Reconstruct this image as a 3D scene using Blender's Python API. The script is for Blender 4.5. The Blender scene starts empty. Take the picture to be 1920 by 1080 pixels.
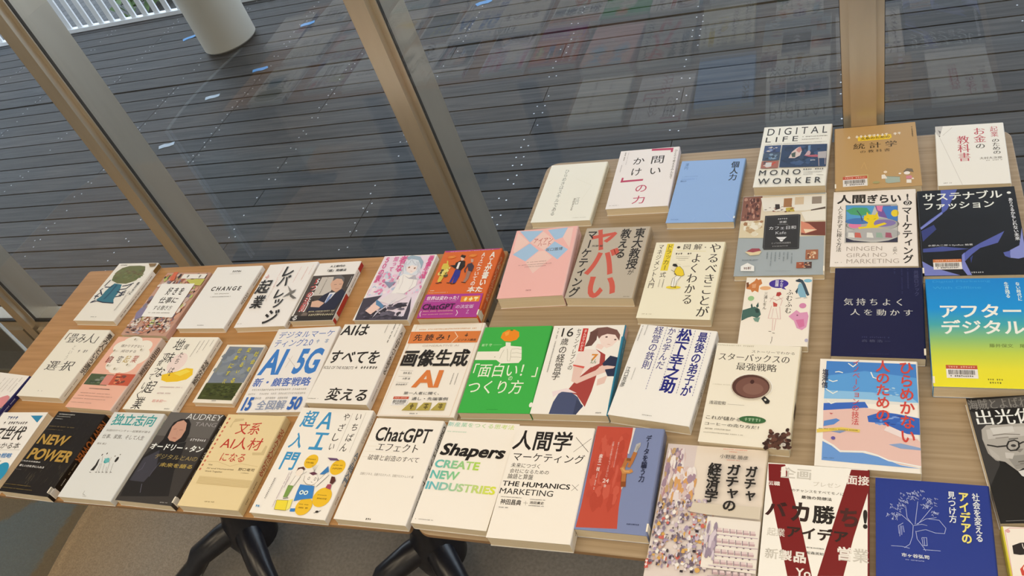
# A window-side table display of books: two wooden tables, a glazed wall, a timber deck outside.
import bpy, bmesh, math, random
from mathutils import Vector, Matrix
from mathutils.geometry import tessellate_polygon

SC = bpy.context.scene
COL = SC.collection
TZ = 0.72                       # table-top height above the floor
# ------------------------------------------------------------------ camera
FPX, PITCH, ROLL, YAW, CH = (1584.029, 0.851549, -0.391864, -0.539292, 1.06498)      # focal length (1920 px frame), angle from straight down, roll, heading, height over table
fw = Vector((math.sin(YAW)*math.sin(PITCH), math.cos(YAW)*math.sin(PITCH), -math.cos(PITCH)))
rt = Vector((math.cos(YAW), -math.sin(YAW), 0))
up = rt.cross(fw)
r2 = math.cos(ROLL)*rt + math.sin(ROLL)*up
u2 = -math.sin(ROLL)*rt + math.cos(ROLL)*up
cd = bpy.data.cameras.new('camera'); cam = bpy.data.objects.new('camera', cd); COL.objects.link(cam)
cd.sensor_width = 36; cd.lens = FPX/1920*36; cd.clip_start = .02; cd.clip_end = 200
cam.matrix_world = Matrix(((r2.x,u2.x,-fw.x,0),(r2.y,u2.y,-fw.y,0),(r2.z,u2.z,-fw.z,TZ+CH),(0,0,0,1)))
SC.camera = cam
# ------------------------------------------------------------------ world and lights
W = bpy.data.worlds.new('overcast_sky'); SC.world = W; W.use_nodes = True
wn = W.node_tree.nodes; wl = W.node_tree.links
bg = wn['Background']; tcw = wn.new('ShaderNodeTexCoord'); sep = wn.new('ShaderNodeSeparateXYZ'); rmp = wn.new('ShaderNodeValToRGB')
wl.new(tcw.outputs['Generated'], sep.inputs[0]); wl.new(sep.outputs['Z'], rmp.inputs[0]); wl.new(rmp.outputs[0], bg.inputs[0])
rmp.color_ramp.elements[0].color = (.80,.89,1,1); rmp.color_ramp.elements[1].color = (.62,.78,1,1)
bg.inputs[1].default_value = 3.0
LAMPS = [(-3.2,-.4,9.5),(-1.9,-.5,11),(-.5,-.5,13),(.9,-.5,12.5),(-2.6,.75,6),(-1.2,.8,7),(.2,.8,8.5),(1.4,.8,7.5),(-1.9,-1.9,9),(.2,-1.9,10)]
for i,(x,y,pw) in enumerate(LAMPS):
    ld = bpy.data.lights.new('ceiling_downlight','AREA'); ld.shape = 'DISK'; ld.size = .9; ld.energy = pw; ld.color = (1,.82,.58)
    lo = bpy.data.objects.new('ceiling_downlight', ld); COL.objects.link(lo); lo.location = (x,y,2.66)
vs = SC.view_settings; vs.view_transform = 'Standard'; vs.look = 'None'; vs.gamma = 1; vs.use_curve_mapping = False; vs.exposure = 0.0
SC.display_settings.display_device = 'sRGB'

# ------------------------------------------------------------------ colour and material helpers
def lin1(c): return c/12.92 if c <= .04045 else ((c+.055)/1.055)**2.4
def hexlin(h): return [lin1(int(h[i:i+2],16)/255) for i in (0,2,4)]
PAPER = hexlin('f6ead4')                    # how plain white paper reads under this room's light
def ink(h):
    return tuple(min(.93, .84*c/w) for c,w in zip(hexlin(h), PAPER))+(1,)
MATS = {}
def mat(name, col, rough=.5, metal=0, spec=.5, coat=0):
    m = bpy.data.materials.new(name); m.use_nodes = True
    b = m.node_tree.nodes['Principled BSDF']
    b.inputs['Base Color'].default_value = (*col,1); b.inputs['Roughness'].default_value = rough
    b.inputs['Metallic'].default_value = metal; b.inputs['Specular IOR Level'].default_value = spec; b.inputs['Coat Weight'].default_value = coat
    MATS[name] = m; return m, m.node_tree.nodes, m.node_tree.links, b
def noise_ramp(N, Lk, b, scale, cols, stretch=(1,1,1), detail=6, coord='Object', dist=0, bump=0, pos=None):
    tc = N.new('ShaderNodeTexCoord'); mp = N.new('ShaderNodeMapping'); mp.inputs['Scale'].default_value = stretch
    nz = N.new('ShaderNodeTexNoise'); nz.inputs['Scale'].default_value = scale; nz.inputs['Detail'].default_value = detail; nz.inputs['Distortion'].default_value = dist
    rp = N.new('ShaderNodeValToRGB'); e = rp.color_ramp.elements
    pos = pos or [.3+.4*i/(len(cols)-1) for i in range(len(cols))]
    while len(e) < len(cols): e.new(.5)
    for el,c,p in zip(e,cols,pos): el.position = p; el.color = (*c,1)
    Lk.new(tc.outputs[coord], mp.inputs[0]); Lk.new(mp.outputs[0], nz.inputs['Vector']); Lk.new(nz.outputs['Fac'], rp.inputs[0]); Lk.new(rp.outputs[0], b.inputs['Base Color'])
    if bump:
        bp = N.new('ShaderNodeBump'); bp.inputs['Strength'].default_value = bump; bp.inputs['Distance'].default_value = .002
        Lk.new(nz.outputs['Fac'], bp.inputs['Height']); Lk.new(bp.outputs[0], b.inputs['Normal'])
    return nz, rp, mp

# printed paper: the inks sit in a colour attribute, a faint film ripple on top
m,N,Lk,b = mat('printed_paper',(1,1,1),.36,0,.30)
at = N.new('ShaderNodeAttribute'); at.attribute_name = 'ink'; Lk.new(at.outputs['Color'], b.inputs['Base Color'])
tc = N.new('ShaderNodeTexCoord'); nz = N.new('ShaderNodeTexNoise'); nz.inputs['Scale'].default_value = 22; nz.inputs['Detail'].default_value = 2
bp = N.new('ShaderNodeBump'); bp.inputs['Strength'].default_value = .12; bp.inputs['Distance'].default_value = .004
Lk.new(tc.outputs['Object'], nz.inputs['Vector']); Lk.new(nz.outputs['Fac'], bp.inputs['Height']); Lk.new(bp.outputs[0], b.inputs['Normal'])
# page edges: fine horizontal leaves
m,N,Lk,b = mat('page_edges',(.7,.58,.4),.8,0,.2)
noise_ramp(N,Lk,b,40,[(.62,.53,.39),(.76,.68,.53),(.84,.77,.62)],(.05,.05,40),3,bump=.25)
# table woods
m,N,Lk,b = mat('warm_oak',(.4,.22,.09),.42,0,.4)
noise_ramp(N,Lk,b,5,[(.36,.195,.078),(.42,.235,.098),(.47,.27,.12)],(1.2,26,4),6,dist=.3)
m,N,Lk,b = mat('grey_oak',(.36,.25,.15),.36,0,.5)
noise_ramp(N,Lk,b,5,[(.29,.225,.15),(.355,.28,.195),(.41,.33,.24)],(.8,34,4),6,dist=.25)
m,N,Lk,b = mat('oak_edge',(.33,.2,.1),.5); noise_ramp(N,Lk,b,8,[(.27,.16,.08),(.37,.23,.12)],(2,2,30),4)
# champagne aluminium
m,N,Lk,b = mat('champagne_aluminium',(.58,.52,.43),.30,.75,.5); noise_ramp(N,Lk,b,20,[(.56,.505,.42),(.60,.545,.455)],(2,2,.3),3)
m,N,Lk,b = mat('black_gasket',(.012,.011,.01),.6); noise_ramp(N,Lk,b,30,[(.01,.01,.009),(.02,.018,.016)])
m,N,Lk,b = mat('black_metal',(.012,.014,.022),.3,.0,.6); noise_ramp(N,Lk,b,80,[(.010,.012,.02),(.018,.02,.03)])
# weathered deck boards
m,N,Lk,b = mat('weathered_deck',(.06,.056,.054),.55,0,.35)
nz,rp,mp = noise_ramp(N,Lk,b,3,[(.025,.0245,.0255),(.049,.0475,.047),(.083,.079,.0755)],(1.0,20,10),9,dist=.9,bump=.3,pos=[.28,.5,.74])
# broad weathering patches: some greyer, some browner
nb = N.new('ShaderNodeTexNoise'); nb.inputs['Scale'].default_value = 2.2; nb.inputs['Detail'].default_value = 5; tb = N.new('ShaderNodeTexCoord'); Lk.new(tb.outputs['Object'], nb.inputs['Vector'])
rb = N.new('ShaderNodeValToRGB'); eb = rb.color_ramp.elements; eb[0].position = .35; eb[0].color = (.86,.92,1.0,1); eb[1].position = .68; eb[1].color = (1.22,1.08,1.0,1); Lk.new(nb.outputs['Fac'], rb.inputs[0])
mb2 = N.new('ShaderNodeMix'); mb2.data_type = 'RGBA'; mb2.blend_type = 'MULTIPLY'; mb2.inputs['Factor'].default_value = 1; Lk.new(rp.outputs[0], mb2.inputs['A']); Lk.new(rb.outputs[0], mb2.inputs['B'])
oi = N.new('ShaderNodeAttribute'); oi.attribute_name = 'board'
mx = N.new('ShaderNodeMix'); mx.data_type = 'RGBA'; mx.blend_type = 'MULTIPLY'; mx.inputs['Factor'].default_value = 1
Lk.new(mb2.outputs['Result'], mx.inputs['A']); Lk.new(oi.outputs['Color'], mx.inputs['B']); Lk.new(mx.outputs['Result'], b.inputs['Base Color'])
m,N,Lk,b = mat('screw_steel',(.75,.75,.78),.3,.6); noise_ramp(N,Lk,b,90,[(.6,.6,.62),(.85,.85,.88)])
m,N,Lk,b = mat('cream_paint',(.62,.58,.5),.55); noise_ramp(N,Lk,b,4,[(.60,.565,.49),(.65,.61,.53)],bump=.05)
m,N,Lk,b = mat('white_paint',(.85,.86,.87),.45); noise_ramp(N,Lk,b,9,[(.82,.83,.85),(.88,.88,.89)])
m,N,Lk,b = mat('wall_plaster',(.7,.66,.6),.8); noise_ramp(N,Lk,b,12,[(.66,.62,.56),(.72,.68,.62)],bump=.1)
m,N,Lk,b = mat('grey_carpet',(.12,.11,.1),.95,0,.1); noise_ramp(N,Lk,b,120,[(.22,.20,.175),(.29,.265,.235)],bump=.6)
m,N,Lk,b = mat('blue_tape',(.05,.25,.75),.5); noise_ramp(N,Lk,b,30,[(.10,.36,.80),(.15,.44,.88)])
m,N,Lk,b = mat('pale_tape',(.6,.72,.85),.5); noise_ramp(N,Lk,b,30,[(.5,.64,.8),(.72,.8,.9)])
m,N,Lk,b = mat('shrub_leaf',(.12,.2,.05),.6); noise_ramp(N,Lk,b,6,[(.04,.08,.018),(.10,.16,.045)])
m,N,Lk,b = mat('dark_soil',(.07,.045,.03),.9); noise_ramp(N,Lk,b,4,[(.02,.013,.009),(.045,.028,.018)],bump=.4)
m,N,Lk,b = mat('label_paper',(.86,.84,.78),.5); noise_ramp(N,Lk,b,30,[(.82,.80,.74),(.88,.86,.80)])
# rug: grey-brown weave with a tapering blue stripe and ochre borders
m,N,Lk,b = mat('striped_rug',(.2,.16,.12),.95,0,.1)
tc = N.new('ShaderNodeTexCoord'); sx = N.new('ShaderNodeSeparateXYZ'); Lk.new(tc.outputs['Object'], sx.inputs[0])
nz = N.new('ShaderNodeTexNoise'); nz.inputs['Scale'].default_value = 45; nz.inputs['Detail'].default_value = 6; Lk.new(tc.outputs['Object'], nz.inputs['Vector'])
def mth(op,a,b_=None,c=None):
    n = N.new('ShaderNodeMath'); n.operation = op
    for i,v in enumerate((a,b_,c)):
        if v is None: continue
        if isinstance(v,(int,float)): n.inputs[i].default_value = v
        else: Lk.new(v, n.inputs[i])
    return n.outputs[0]
jit = mth('MULTIPLY', mth('SUBTRACT', nz.outputs['Fac'], .5), .05)
X = mth('ADD', sx.outputs['X'], jit); Y = sx.outputs['Y']
dr = mth('SUBTRACT', X, -2.235)                                         # right of the stripe
dl = mth('SUBTRACT', X, mth('ADD', mth('MULTIPLY', mth('SUBTRACT', Y, .835), 1.05), -2.42))
def step(v, w): 
    n = N.new('ShaderNodeMapRange'); n.interpolation_type = 'SMOOTHSTEP'; n.inputs['From Min'].default_value = -w; n.inputs['From Max'].default_value = w; Lk.new(v, n.inputs['Value']); return n.outputs[0]
blue = mth('MULTIPLY', mth('SUBTRACT', 1, step(dr,.012)), step(dl,.012))
och = N.new('ShaderNodeMapRange'); och.inputs['From Min'].default_value = .0; och.inputs['From Max'].default_value = .40; och.inputs['To Min'].default_value = 1; och.inputs['To Max'].default_value = 0; Lk.new(dr, och.inputs['Value'])
weave = N.new('ShaderNodeTexNoise'); weave.inputs['Scale'].default_value = 260; weave.inputs['Detail'].default_value = 4; Lk.new(tc.outputs['Object'], weave.inputs['Vector'])
def mixc(f,a,b_):
    n = N.new('ShaderNodeMix'); n.data_type = 'RGBA'; n.blend_type = 'MIX'
    Lk.new(f, n.inputs['Factor'])
    for k,v in (('A',a),('B',b_)):
        if isinstance(v,tuple): n.inputs[k].default_value = (*v,1)
        else: Lk.new(v, n.inputs[k])
    return n.outputs['Result']
c = mixc(och.outputs[0], (.34,.30,.255), (.44,.31,.175)); c = mixc(blue, c, (.29,.375,.405))
n = N.new('ShaderNodeMix'); n.data_type = 'RGBA'; n.blend_type = 'MULTIPLY'; n.inputs['Factor'].default_value = .55
Lk.new(c, n.inputs['A']); rp = N.new('ShaderNodeValToRGB'); rp.color_ramp.elements[0].position = .3; rp.color_ramp.elements[0].color = (.55,.55,.55,1); rp.color_ramp.elements[1].position = .7; rp.color_ramp.elements[1].color = (1.25,1.25,1.25,1)
Lk.new(weave.outputs['Fac'], rp.inputs[0]); Lk.new(rp.outputs[0], n.inputs['B']); Lk.new(n.outputs['Result'], b.inputs['Base Color'])
bp = N.new('ShaderNodeBump'); bp.inputs['Strength'].default_value = .5; bp.inputs['Distance'].default_value = .003; Lk.new(weave.outputs['Fac'], bp.inputs['Height']); Lk.new(bp.outputs[0], b.inputs['Normal'])
m,N,Lk,b = mat('rug_binding',(.42,.38,.32),.7); noise_ramp(N,Lk,b,80,[(.36,.33,.28),(.46,.42,.36)])
# ground pavers far below the deck
m,N,Lk,b = mat('grey_pavers',(.3,.28,.27),.8)
tc = N.new('ShaderNodeTexCoord'); br = N.new('ShaderNodeTexBrick'); br.inputs['Scale'].default_value = 1
br.inputs['Color1'].default_value = (.062,.058,.056,1); br.inputs['Color2'].default_value = (.082,.076,.072,1); br.inputs['Mortar'].default_value = (.03,.028,.026,1)
br.inputs['Brick Width'].default_value = .3; br.inputs['Row Height'].default_value = .3; br.inputs['Mortar Size'].default_value = .014; br.offset = 0
Lk.new(tc.outputs['Object'], br.inputs['Vector']); Lk.new(br.outputs['Color'], b.inputs['Base Color'])
# glazing: clear pane, Fresnel-weighted mirror reflection
def glazing(name, tint, f0, rough=0.0):
    m = bpy.data.materials.new(name); m.use_nodes = True; N = m.node_tree.nodes; Lk = m.node_tree.links; N.clear()
    out = N.new('ShaderNodeOutputMaterial'); mix = N.new('ShaderNodeMixShader'); tr = N.new('ShaderNodeBsdfTransparent'); gl = N.new('ShaderNodeBsdfGlossy')
    tr.inputs[0].default_value = (*tint,1); gl.inputs['Roughness'].default_value = rough
    ge = N.new('ShaderNodeNewGeometry'); dt = N.new('ShaderNodeVectorMath'); dt.operation = 'DOT_PRODUCT'
    Lk.new(ge.outputs['Incoming'], dt.inputs[0]); Lk.new(ge.outputs['Normal'], dt.inputs[1])
    def mm(op,a,b_):
        n = N.new('ShaderNodeMath'); n.operation = op
        for i,v in enumerate((a,b_)):
            if isinstance(v,(int,float)): n.inputs[i].default_value = v
            else: Lk.new(v, n.inputs[i])
        return n.outputs[0]
    ab = N.new('ShaderNodeMath'); ab.operation = 'ABSOLUTE'; Lk.new(dt.outputs['Value'], ab.inputs[0])
    f = mm('ADD', mm('MULTIPLY', mm('POWER', mm('SUBTRACT', 1, ab.outputs[0]), 5), 1-f0), f0)
    Lk.new(f, mix.inputs[0]); Lk.new(tr.outputs[0], mix.inputs[1]); Lk.new(gl.outputs[0], mix.inputs[2]); Lk.new(mix.outputs[0], out.inputs[0])
    MATS[name] = m
glazing('window_glass', (.97,.985,.98), .062)
glazing('clear_acrylic', (.66,.70,.73), .22, .10)

# ------------------------------------------------------------------ mesh helpers
class MB:
    def __init__(s): s.v=[]; s.f=[]; s.mi=[]; s.c=[]
    def face(s, pts, mi=0, col=None):
        i = len(s.v); s.v += [tuple(p) for p in pts]; s.f.append(tuple(range(i,i+len(pts)))); s.mi.append(mi); s.c += (col if isinstance(col,list) else [col or (1,1,1,1)]*len(pts))
    def box(s, x0,y0,z0,x1,y1,z1, mi=0, col=None):
        P = [(x0,y0,z0),(x1,y0,z0),(x1,y1,z0),(x0,y1,z0),(x0,y0,z1),(x1,y0,z1),(x1,y1,z1),(x0,y1,z1)]
        for q in ((0,3,2,1),(4,5,6,7),(0,1,5,4),(1,2,6,5),(2,3,7,6),(3,0,4,7)): s.face([P[k] for k in q], mi, col)
    def prism(s, poly, z0, z1, mi=0, side=None):
        n = len(poly)
        s.face([(x,y,z1) for x,y in poly], mi); s.face([(x,y,z0) for x,y in reversed(poly)], mi)
        for i in range(n):
            a=poly[i]; b=poly[(i+1)%n]; s.face([(*a,z0),(*b,z0),(*b,z1),(*a,z1)], mi if side is None else side)
    def tube(s, pts, radii, n=12, mi=0, squash=1.0):
        rings=[]
        for i,p in enumerate(pts):
            p=Vector(p); d=(Vector(pts[min(i+1,len(pts)-1)])-Vector(pts[max(i-1,0)])).normalized()
            a=d.cross(Vector((0,0,1)));  a = a.normalized() if a.length>1e-4 else Vector((1,0,0)); c=a.cross(d).normalized()
            rings.append([p+radii[i]*(math.cos(2*math.pi*k/n)*a+squash*math.sin(2*math.pi*k/n)*c) for k in range(n)])
        for i in range(len(rings)-1):
            for k in range(n): s.face([rings[i][k],rings[i][(k+1)%n],rings[i+1][(k+1)%n],rings[i+1][k]], mi)
        s.face(list(reversed(rings[0])),mi); s.face(rings[-1],mi)
    def lathe(s, prof, cx=0, cy=0, n=40, mi=0):
        for i in range(len(prof)-1):
            (r0,z0),(r1,z1)=prof[i],prof[i+1]
            for k in range(n):
                a=2*math.pi*k/n; b_=2*math.pi*(k+1)/n
                P=[(cx+r0*math.cos(a),cy+r0*math.sin(a),z0),(cx+r0*math.cos(b_),cy+r0*math.sin(b_),z0),(cx+r1*math.cos(b_),cy+r1*math.sin(b_),z1),(cx+r1*math.cos(a),cy+r1*math.sin(a),z1)]
                if r0<1e-6: P=P[1:]
                elif r1<1e-6: P=P[:3]
                s.face(P,mi)
    def build(s, name, mats, parent=None, attr=None, merge=False, smooth=False, bevel=0, loc=None):
        me = bpy.data.meshes.new(name); me.from_pydata(s.v,[],s.f)
        for mm in (mats if isinstance(mats,(list,tuple)) else [mats]): me.materials.append(MATS[mm])
        me.polygons.foreach_set('material_index', s.mi)
        if attr:
            ca = me.color_attributes.new(attr,'FLOAT_COLOR','CORNER'); ca.data.foreach_set('color',[x for c in s.c for x in c])
        if merge:
            bm = bmesh.new(); bm.from_mesh(me); bmesh.ops.remove_doubles(bm, verts=bm.verts, dist=1e-5); bmesh.ops.recalc_face_normals(bm, faces=bm.faces); bm.to_mesh(me); bm.free()
        if smooth:
            me.polygons.foreach_set('use_smooth',[True]*len(me.polygons)); me.set_sharp_from_angle(angle=math.radians(38))
        me.update(); o = bpy.data.objects.new(name, me); COL.objects.link(o)
        if parent: o.parent = parent
        if loc: o.location = loc
        if bevel:
            bv = o.modifiers.new('bevel','BEVEL'); bv.width = bevel; bv.segments = 3; bv.limit_method = 'ANGLE'
        return o
def empty(name, loc=(0,0,0), rz=0):
    o = bpy.data.objects.new(name, None); COL.objects.link(o); o.location = loc; o.rotation_euler = (0,0,rz); o.empty_display_size = .05; return o
def tag(o, label, cat, group=None):
    o['label'] = label; o['category'] = cat
    if group: o['group'] = group
    return o
def structure(o, label=None, cat=None):
    o['kind'] = 'structure'
    if label: o['label'] = label
    if cat: o['category'] = cat
    return o

# ------------------------------------------------------------------ lettering: outlines of the built-in font as flat meshes
GC = {}
def glyphs(s):
    if s in GC: return GC[s]
    cu = bpy.data.curves.new('lettering','FONT'); cu.body = s; cu.size = 1; cu.resolution_u = 3; cu.fill_mode = 'BOTH'
    ob = bpy.data.objects.new('lettering', cu); me = bpy.data.meshes.new_from_object(ob)
    key = {}; V = []; idx = []
    for v in me.vertices:
        k = (round(v.co.x,5),round(v.co.y,5))
        if k not in key: key[k] = len(V); V.append(k)
        idx.append(key[k])
    F = [tuple(idx[i] for i in p.vertices) for p in me.polygons]; F = [f for f in F if len(set(f)) == len(f)]
    F = [f if sum(V[f[i]][0]*V[f[(i+1)%len(f)]][1]-V[f[(i+1)%len(f)]][0]*V[f[i]][1] for i in range(len(f))) > 0 else f[::-1] for f in F]
    cnt = {}
    for f in F:
        for i in range(len(f)): cnt[(f[i],f[(i+1)%len(f)])] = 1
    nor = {}
    for (a,b) in cnt:
        if (b,a) not in cnt:
            dx,dy = V[b][0]-V[a][0],V[b][1]-V[a][1]; l = math.hypot(dx,dy) or 1
            for k in (a,b): nor.setdefault(k,[]).append((dy/l,-dx/l))
    NV = {}
    for k,ns in nor.items():
        if len(ns) == 2:
            d = 1+ns[0][0]*ns[1][0]+ns[0][1]*ns[1][1]; d = max(d,.6); NV[k] = ((ns[0][0]+ns[1][0])/d,(ns[0][1]+ns[1][1])/d)
        else: NV[k] = (0,0)
    bpy.data.objects.remove(ob); bpy.data.curves.remove(cu); bpy.data.meshes.remove(me)
    GC[s] = (V,F,NV); return GC[s]
STY = {'r':(.004,.004),'b':(.022,.022),'h':(.036,.034),'m':(.014,-.008),'l':(-.012,-.012),'I':(0,0)}
def weighted(s, st):
    V,F,NV = glyphs(s); ox,oy = STY[st[0]]
    Q = [(x+NV.get(i,(0,0))[0]*ox, y+NV.get(i,(0,0))[1]*oy) for i,(x,y) in enumerate(V)]
    if 'I' in st[1:]: Q = [(x+.16*y,y) for x,y in Q]
    return Q,F
TURN = 'ー―〜…「」『』（）()-'
SMALL = 'っゃゅょァィゥェォッャュョぁぃぅぇぉ'
E6 = 6e-6
class Sheet:
    """flat print laid over one face; fmap takes millimetres and a layer height to a point"""
    def __init__(s, mb, fmap): s.mb=mb; s.m=fmap; s.k=1
    def up(s): s.k+=1; return s.k*E6
    def tris(s, pts, faces, col, flip=False):
        z=s.up(); P=[s.m(x,y,z) for x,y in pts]
        for f in faces:
            c = [col(pts[i]) for i in f] if callable(col) else col
            s.mb.face([P[i] for i in f], 0, c)
    def poly(s, pts, col):
        if len(pts)<3: return
        a = sum(pts[i][0]*pts[(i+1)%len(pts)][1]-pts[(i+1)%len(pts)][0]*pts[i][1] for i in range(len(pts)))
        if a>0: pts = pts[::-1]                 # v runs downwards
        fs = tessellate_polygon([[Vector((x,y,0)) for x,y in pts]])
        out=[]
        for f in fs:
            ar = sum(pts[f[i]][0]*pts[f[(i+1)%3]][1]-pts[f[(i+1)%3]][0]*pts[f[i]][1] for i in range(3))
            out.append(tuple(f) if ar<0 else tuple(reversed(f)))
        s.tris(pts,out,col)
    def rect(s, x0,y0,x1,y1,col): s.poly([(x0,y0),(x1,y0),(x1,y1),(x0,y1)],col)
    def ell(s, cx,cy,rx,ry,rot,col):
        r=math.radians(rot); c,q=math.cos(r),math.sin(r)
        s.poly([(cx+rx*math.cos(t)*c-ry*math.sin(t)*q, cy+rx*math.cos(t)*q+ry*math.sin(t)*c) for t in (2*math.pi*i/28 for i in range(28))],col)
    def line(s, w, pts, col):
        n=len(pts); L_=[]; R_=[]
        for i,(x,y) in enumerate(pts):
            ns=[]
            for a,b in ((i-1,i),(i,i+1)):
                if 0<=a and b<n:
                    dx,dy=pts[b][0]-pts[a][0],pts[b][1]-pts[a][1]; l=math.hypot(dx,dy) or 1; ns.append((-dy/l,dx/l))
            if not ns: return
            nx=sum(q[0] for q in ns); ny=sum(q[1] for q in ns); d=max(.35,nx*nx+ny*ny)/len(ns)
            nx,ny=nx/d,ny/d; L_.append((x+nx*w/2,y+ny*w/2)); R_.append((x-nx*w/2,y-ny*w/2))
        P=L_+R_; fs=[]
        for i in range(n-1): fs.append((i,i+1,n+i+1,n+i))
        out=[]
        for f in fs:
            ar=sum(P[f[i]][0]*P[f[(i+1)%4]][1]-P[f[(i+1)%4]][0]*P[f[i]][1] for i in range(4)); out.append(f if ar<0 else f[::-1])
        s.tris(P,out,col)
    def text(s, t, x0,y0,x1,y1,col,st='r'):
        Q,F=weighted(t,st)
        if not Q: return
        ax=min(p[0] for p in Q); bx=max(p[0] for p in Q); ay=min(p[1] for p in Q); by=max(p[1] for p in Q)
        sx=(x1-x0)/((bx-ax) or 1); sy=(y1-y0)/((by-ay) or 1)
        s.tris([(x0+(x-ax)*sx, y1-(y-ay)*sy) for x,y in Q], F, col)
    def vtext(s, t, x0,y0,x1,y1,col,st='r'):
        n=len(t); ch=(y1-y0)/n; w=x1-x0; em=1/.9
        for i,cc in enumerate(t):
            Q,F=weighted(cc,st)
            if not Q: continue
            ax=min(p[0] for p in Q); bx=max(p[0] for p in Q); cy=.36
            wide=max(.92, bx-ax)
            mx=(ax+bx)/2 if cc.isascii() or cc in 'ＡＩ' else .5
            if cc in TURN: Q=[(.5+(y-cy), cy-(x-.5)) for x,y in Q]; mx=.5
            dx,dy=(.12,.1) if cc in SMALL else (0,0)
            if cc in '、。': dx,dy=.55,.55
            s.tris([(x0+w/2+(x-mx+dx)*w*1.04, y0+ch*(i+.5)-(y+dy-cy)*ch*1.04) for x,y in Q], F, col)
    def specks(s, d, x0,y0,x1,y1,col,seed=1):
        rg=random.Random(seed); x0,x1=min(x0,x1),max(x0,x1); y0,y1=min(y0,y1),max(y0,y1)
        if d=='h':
            a=max(y1-y0,.9); p=x0
            while p<x1-a*.3:
                w=min(a*rg.uniform(.55,.8),x1-p)
                if rg.random()>.08:
                    for _ in range(2):
                        q=rg.uniform(0,.6); s.rect(p,y0+(y1-y0)*q,p+w,y0+(y1-y0)*(q+.22),col)
                    s.rect(p+w*rg.uniform(.2,.5),y0,p+w*.7,y1,col)
                p+=a*.95
        else:
            a=max(x1-x0,.9); p=y0
            a=min(a,3.2); xm=(x0+x1)/2
            while p<y1-a*.3:
                h=min(a*rg.uniform(.55,.8),y1-p)
                if rg.random()>.08:
                    s.rect(xm-a*.4,p,xm+a*.4,p+h*.25,col); s.rect(xm-a*rg.uniform(.1,.3),p+h*.55,xm+a*.4,p+h*.8,col); s.rect(xm-.12*a,p,xm+.12*a,p+h,col)
                p+=a*.98
    def patches(s, cols, x0,y0,x1,y1,n,seed,s0,s1):
        rg=random.Random(seed); W_=x1-x0; H_=y1-y0
        for i in range(n):
            a=rg.uniform(s0,s1)*W_; b_=rg.uniform(s0,s1)*H_; cx=rg.uniform(x0+a*.5,x1-a*.5); cy=rg.uniform(y0+b_*.5,y1-b_*.5)
            k=rg.choice((5,6,7)); t0=rg.uniform(0,6)
            s.poly([(cx+a*.5*rg.uniform(.6,1)*math.cos(t0+6.283*j/k), cy+b_*.5*rg.uniform(.6,1)*math.sin(t0+6.283*j/k)) for j in range(k)], ink(rg.choice(cols)))
def grad(c0,c1,x0,x1):
    a,b_=ink(c0),ink(c1)
    def f(p):
        t=min(1,max(0,(p[0]-x0)/(x1-x0))); return tuple(a[i]*(1-t)+b_[i]*t for i in range(4))
    return f

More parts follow.
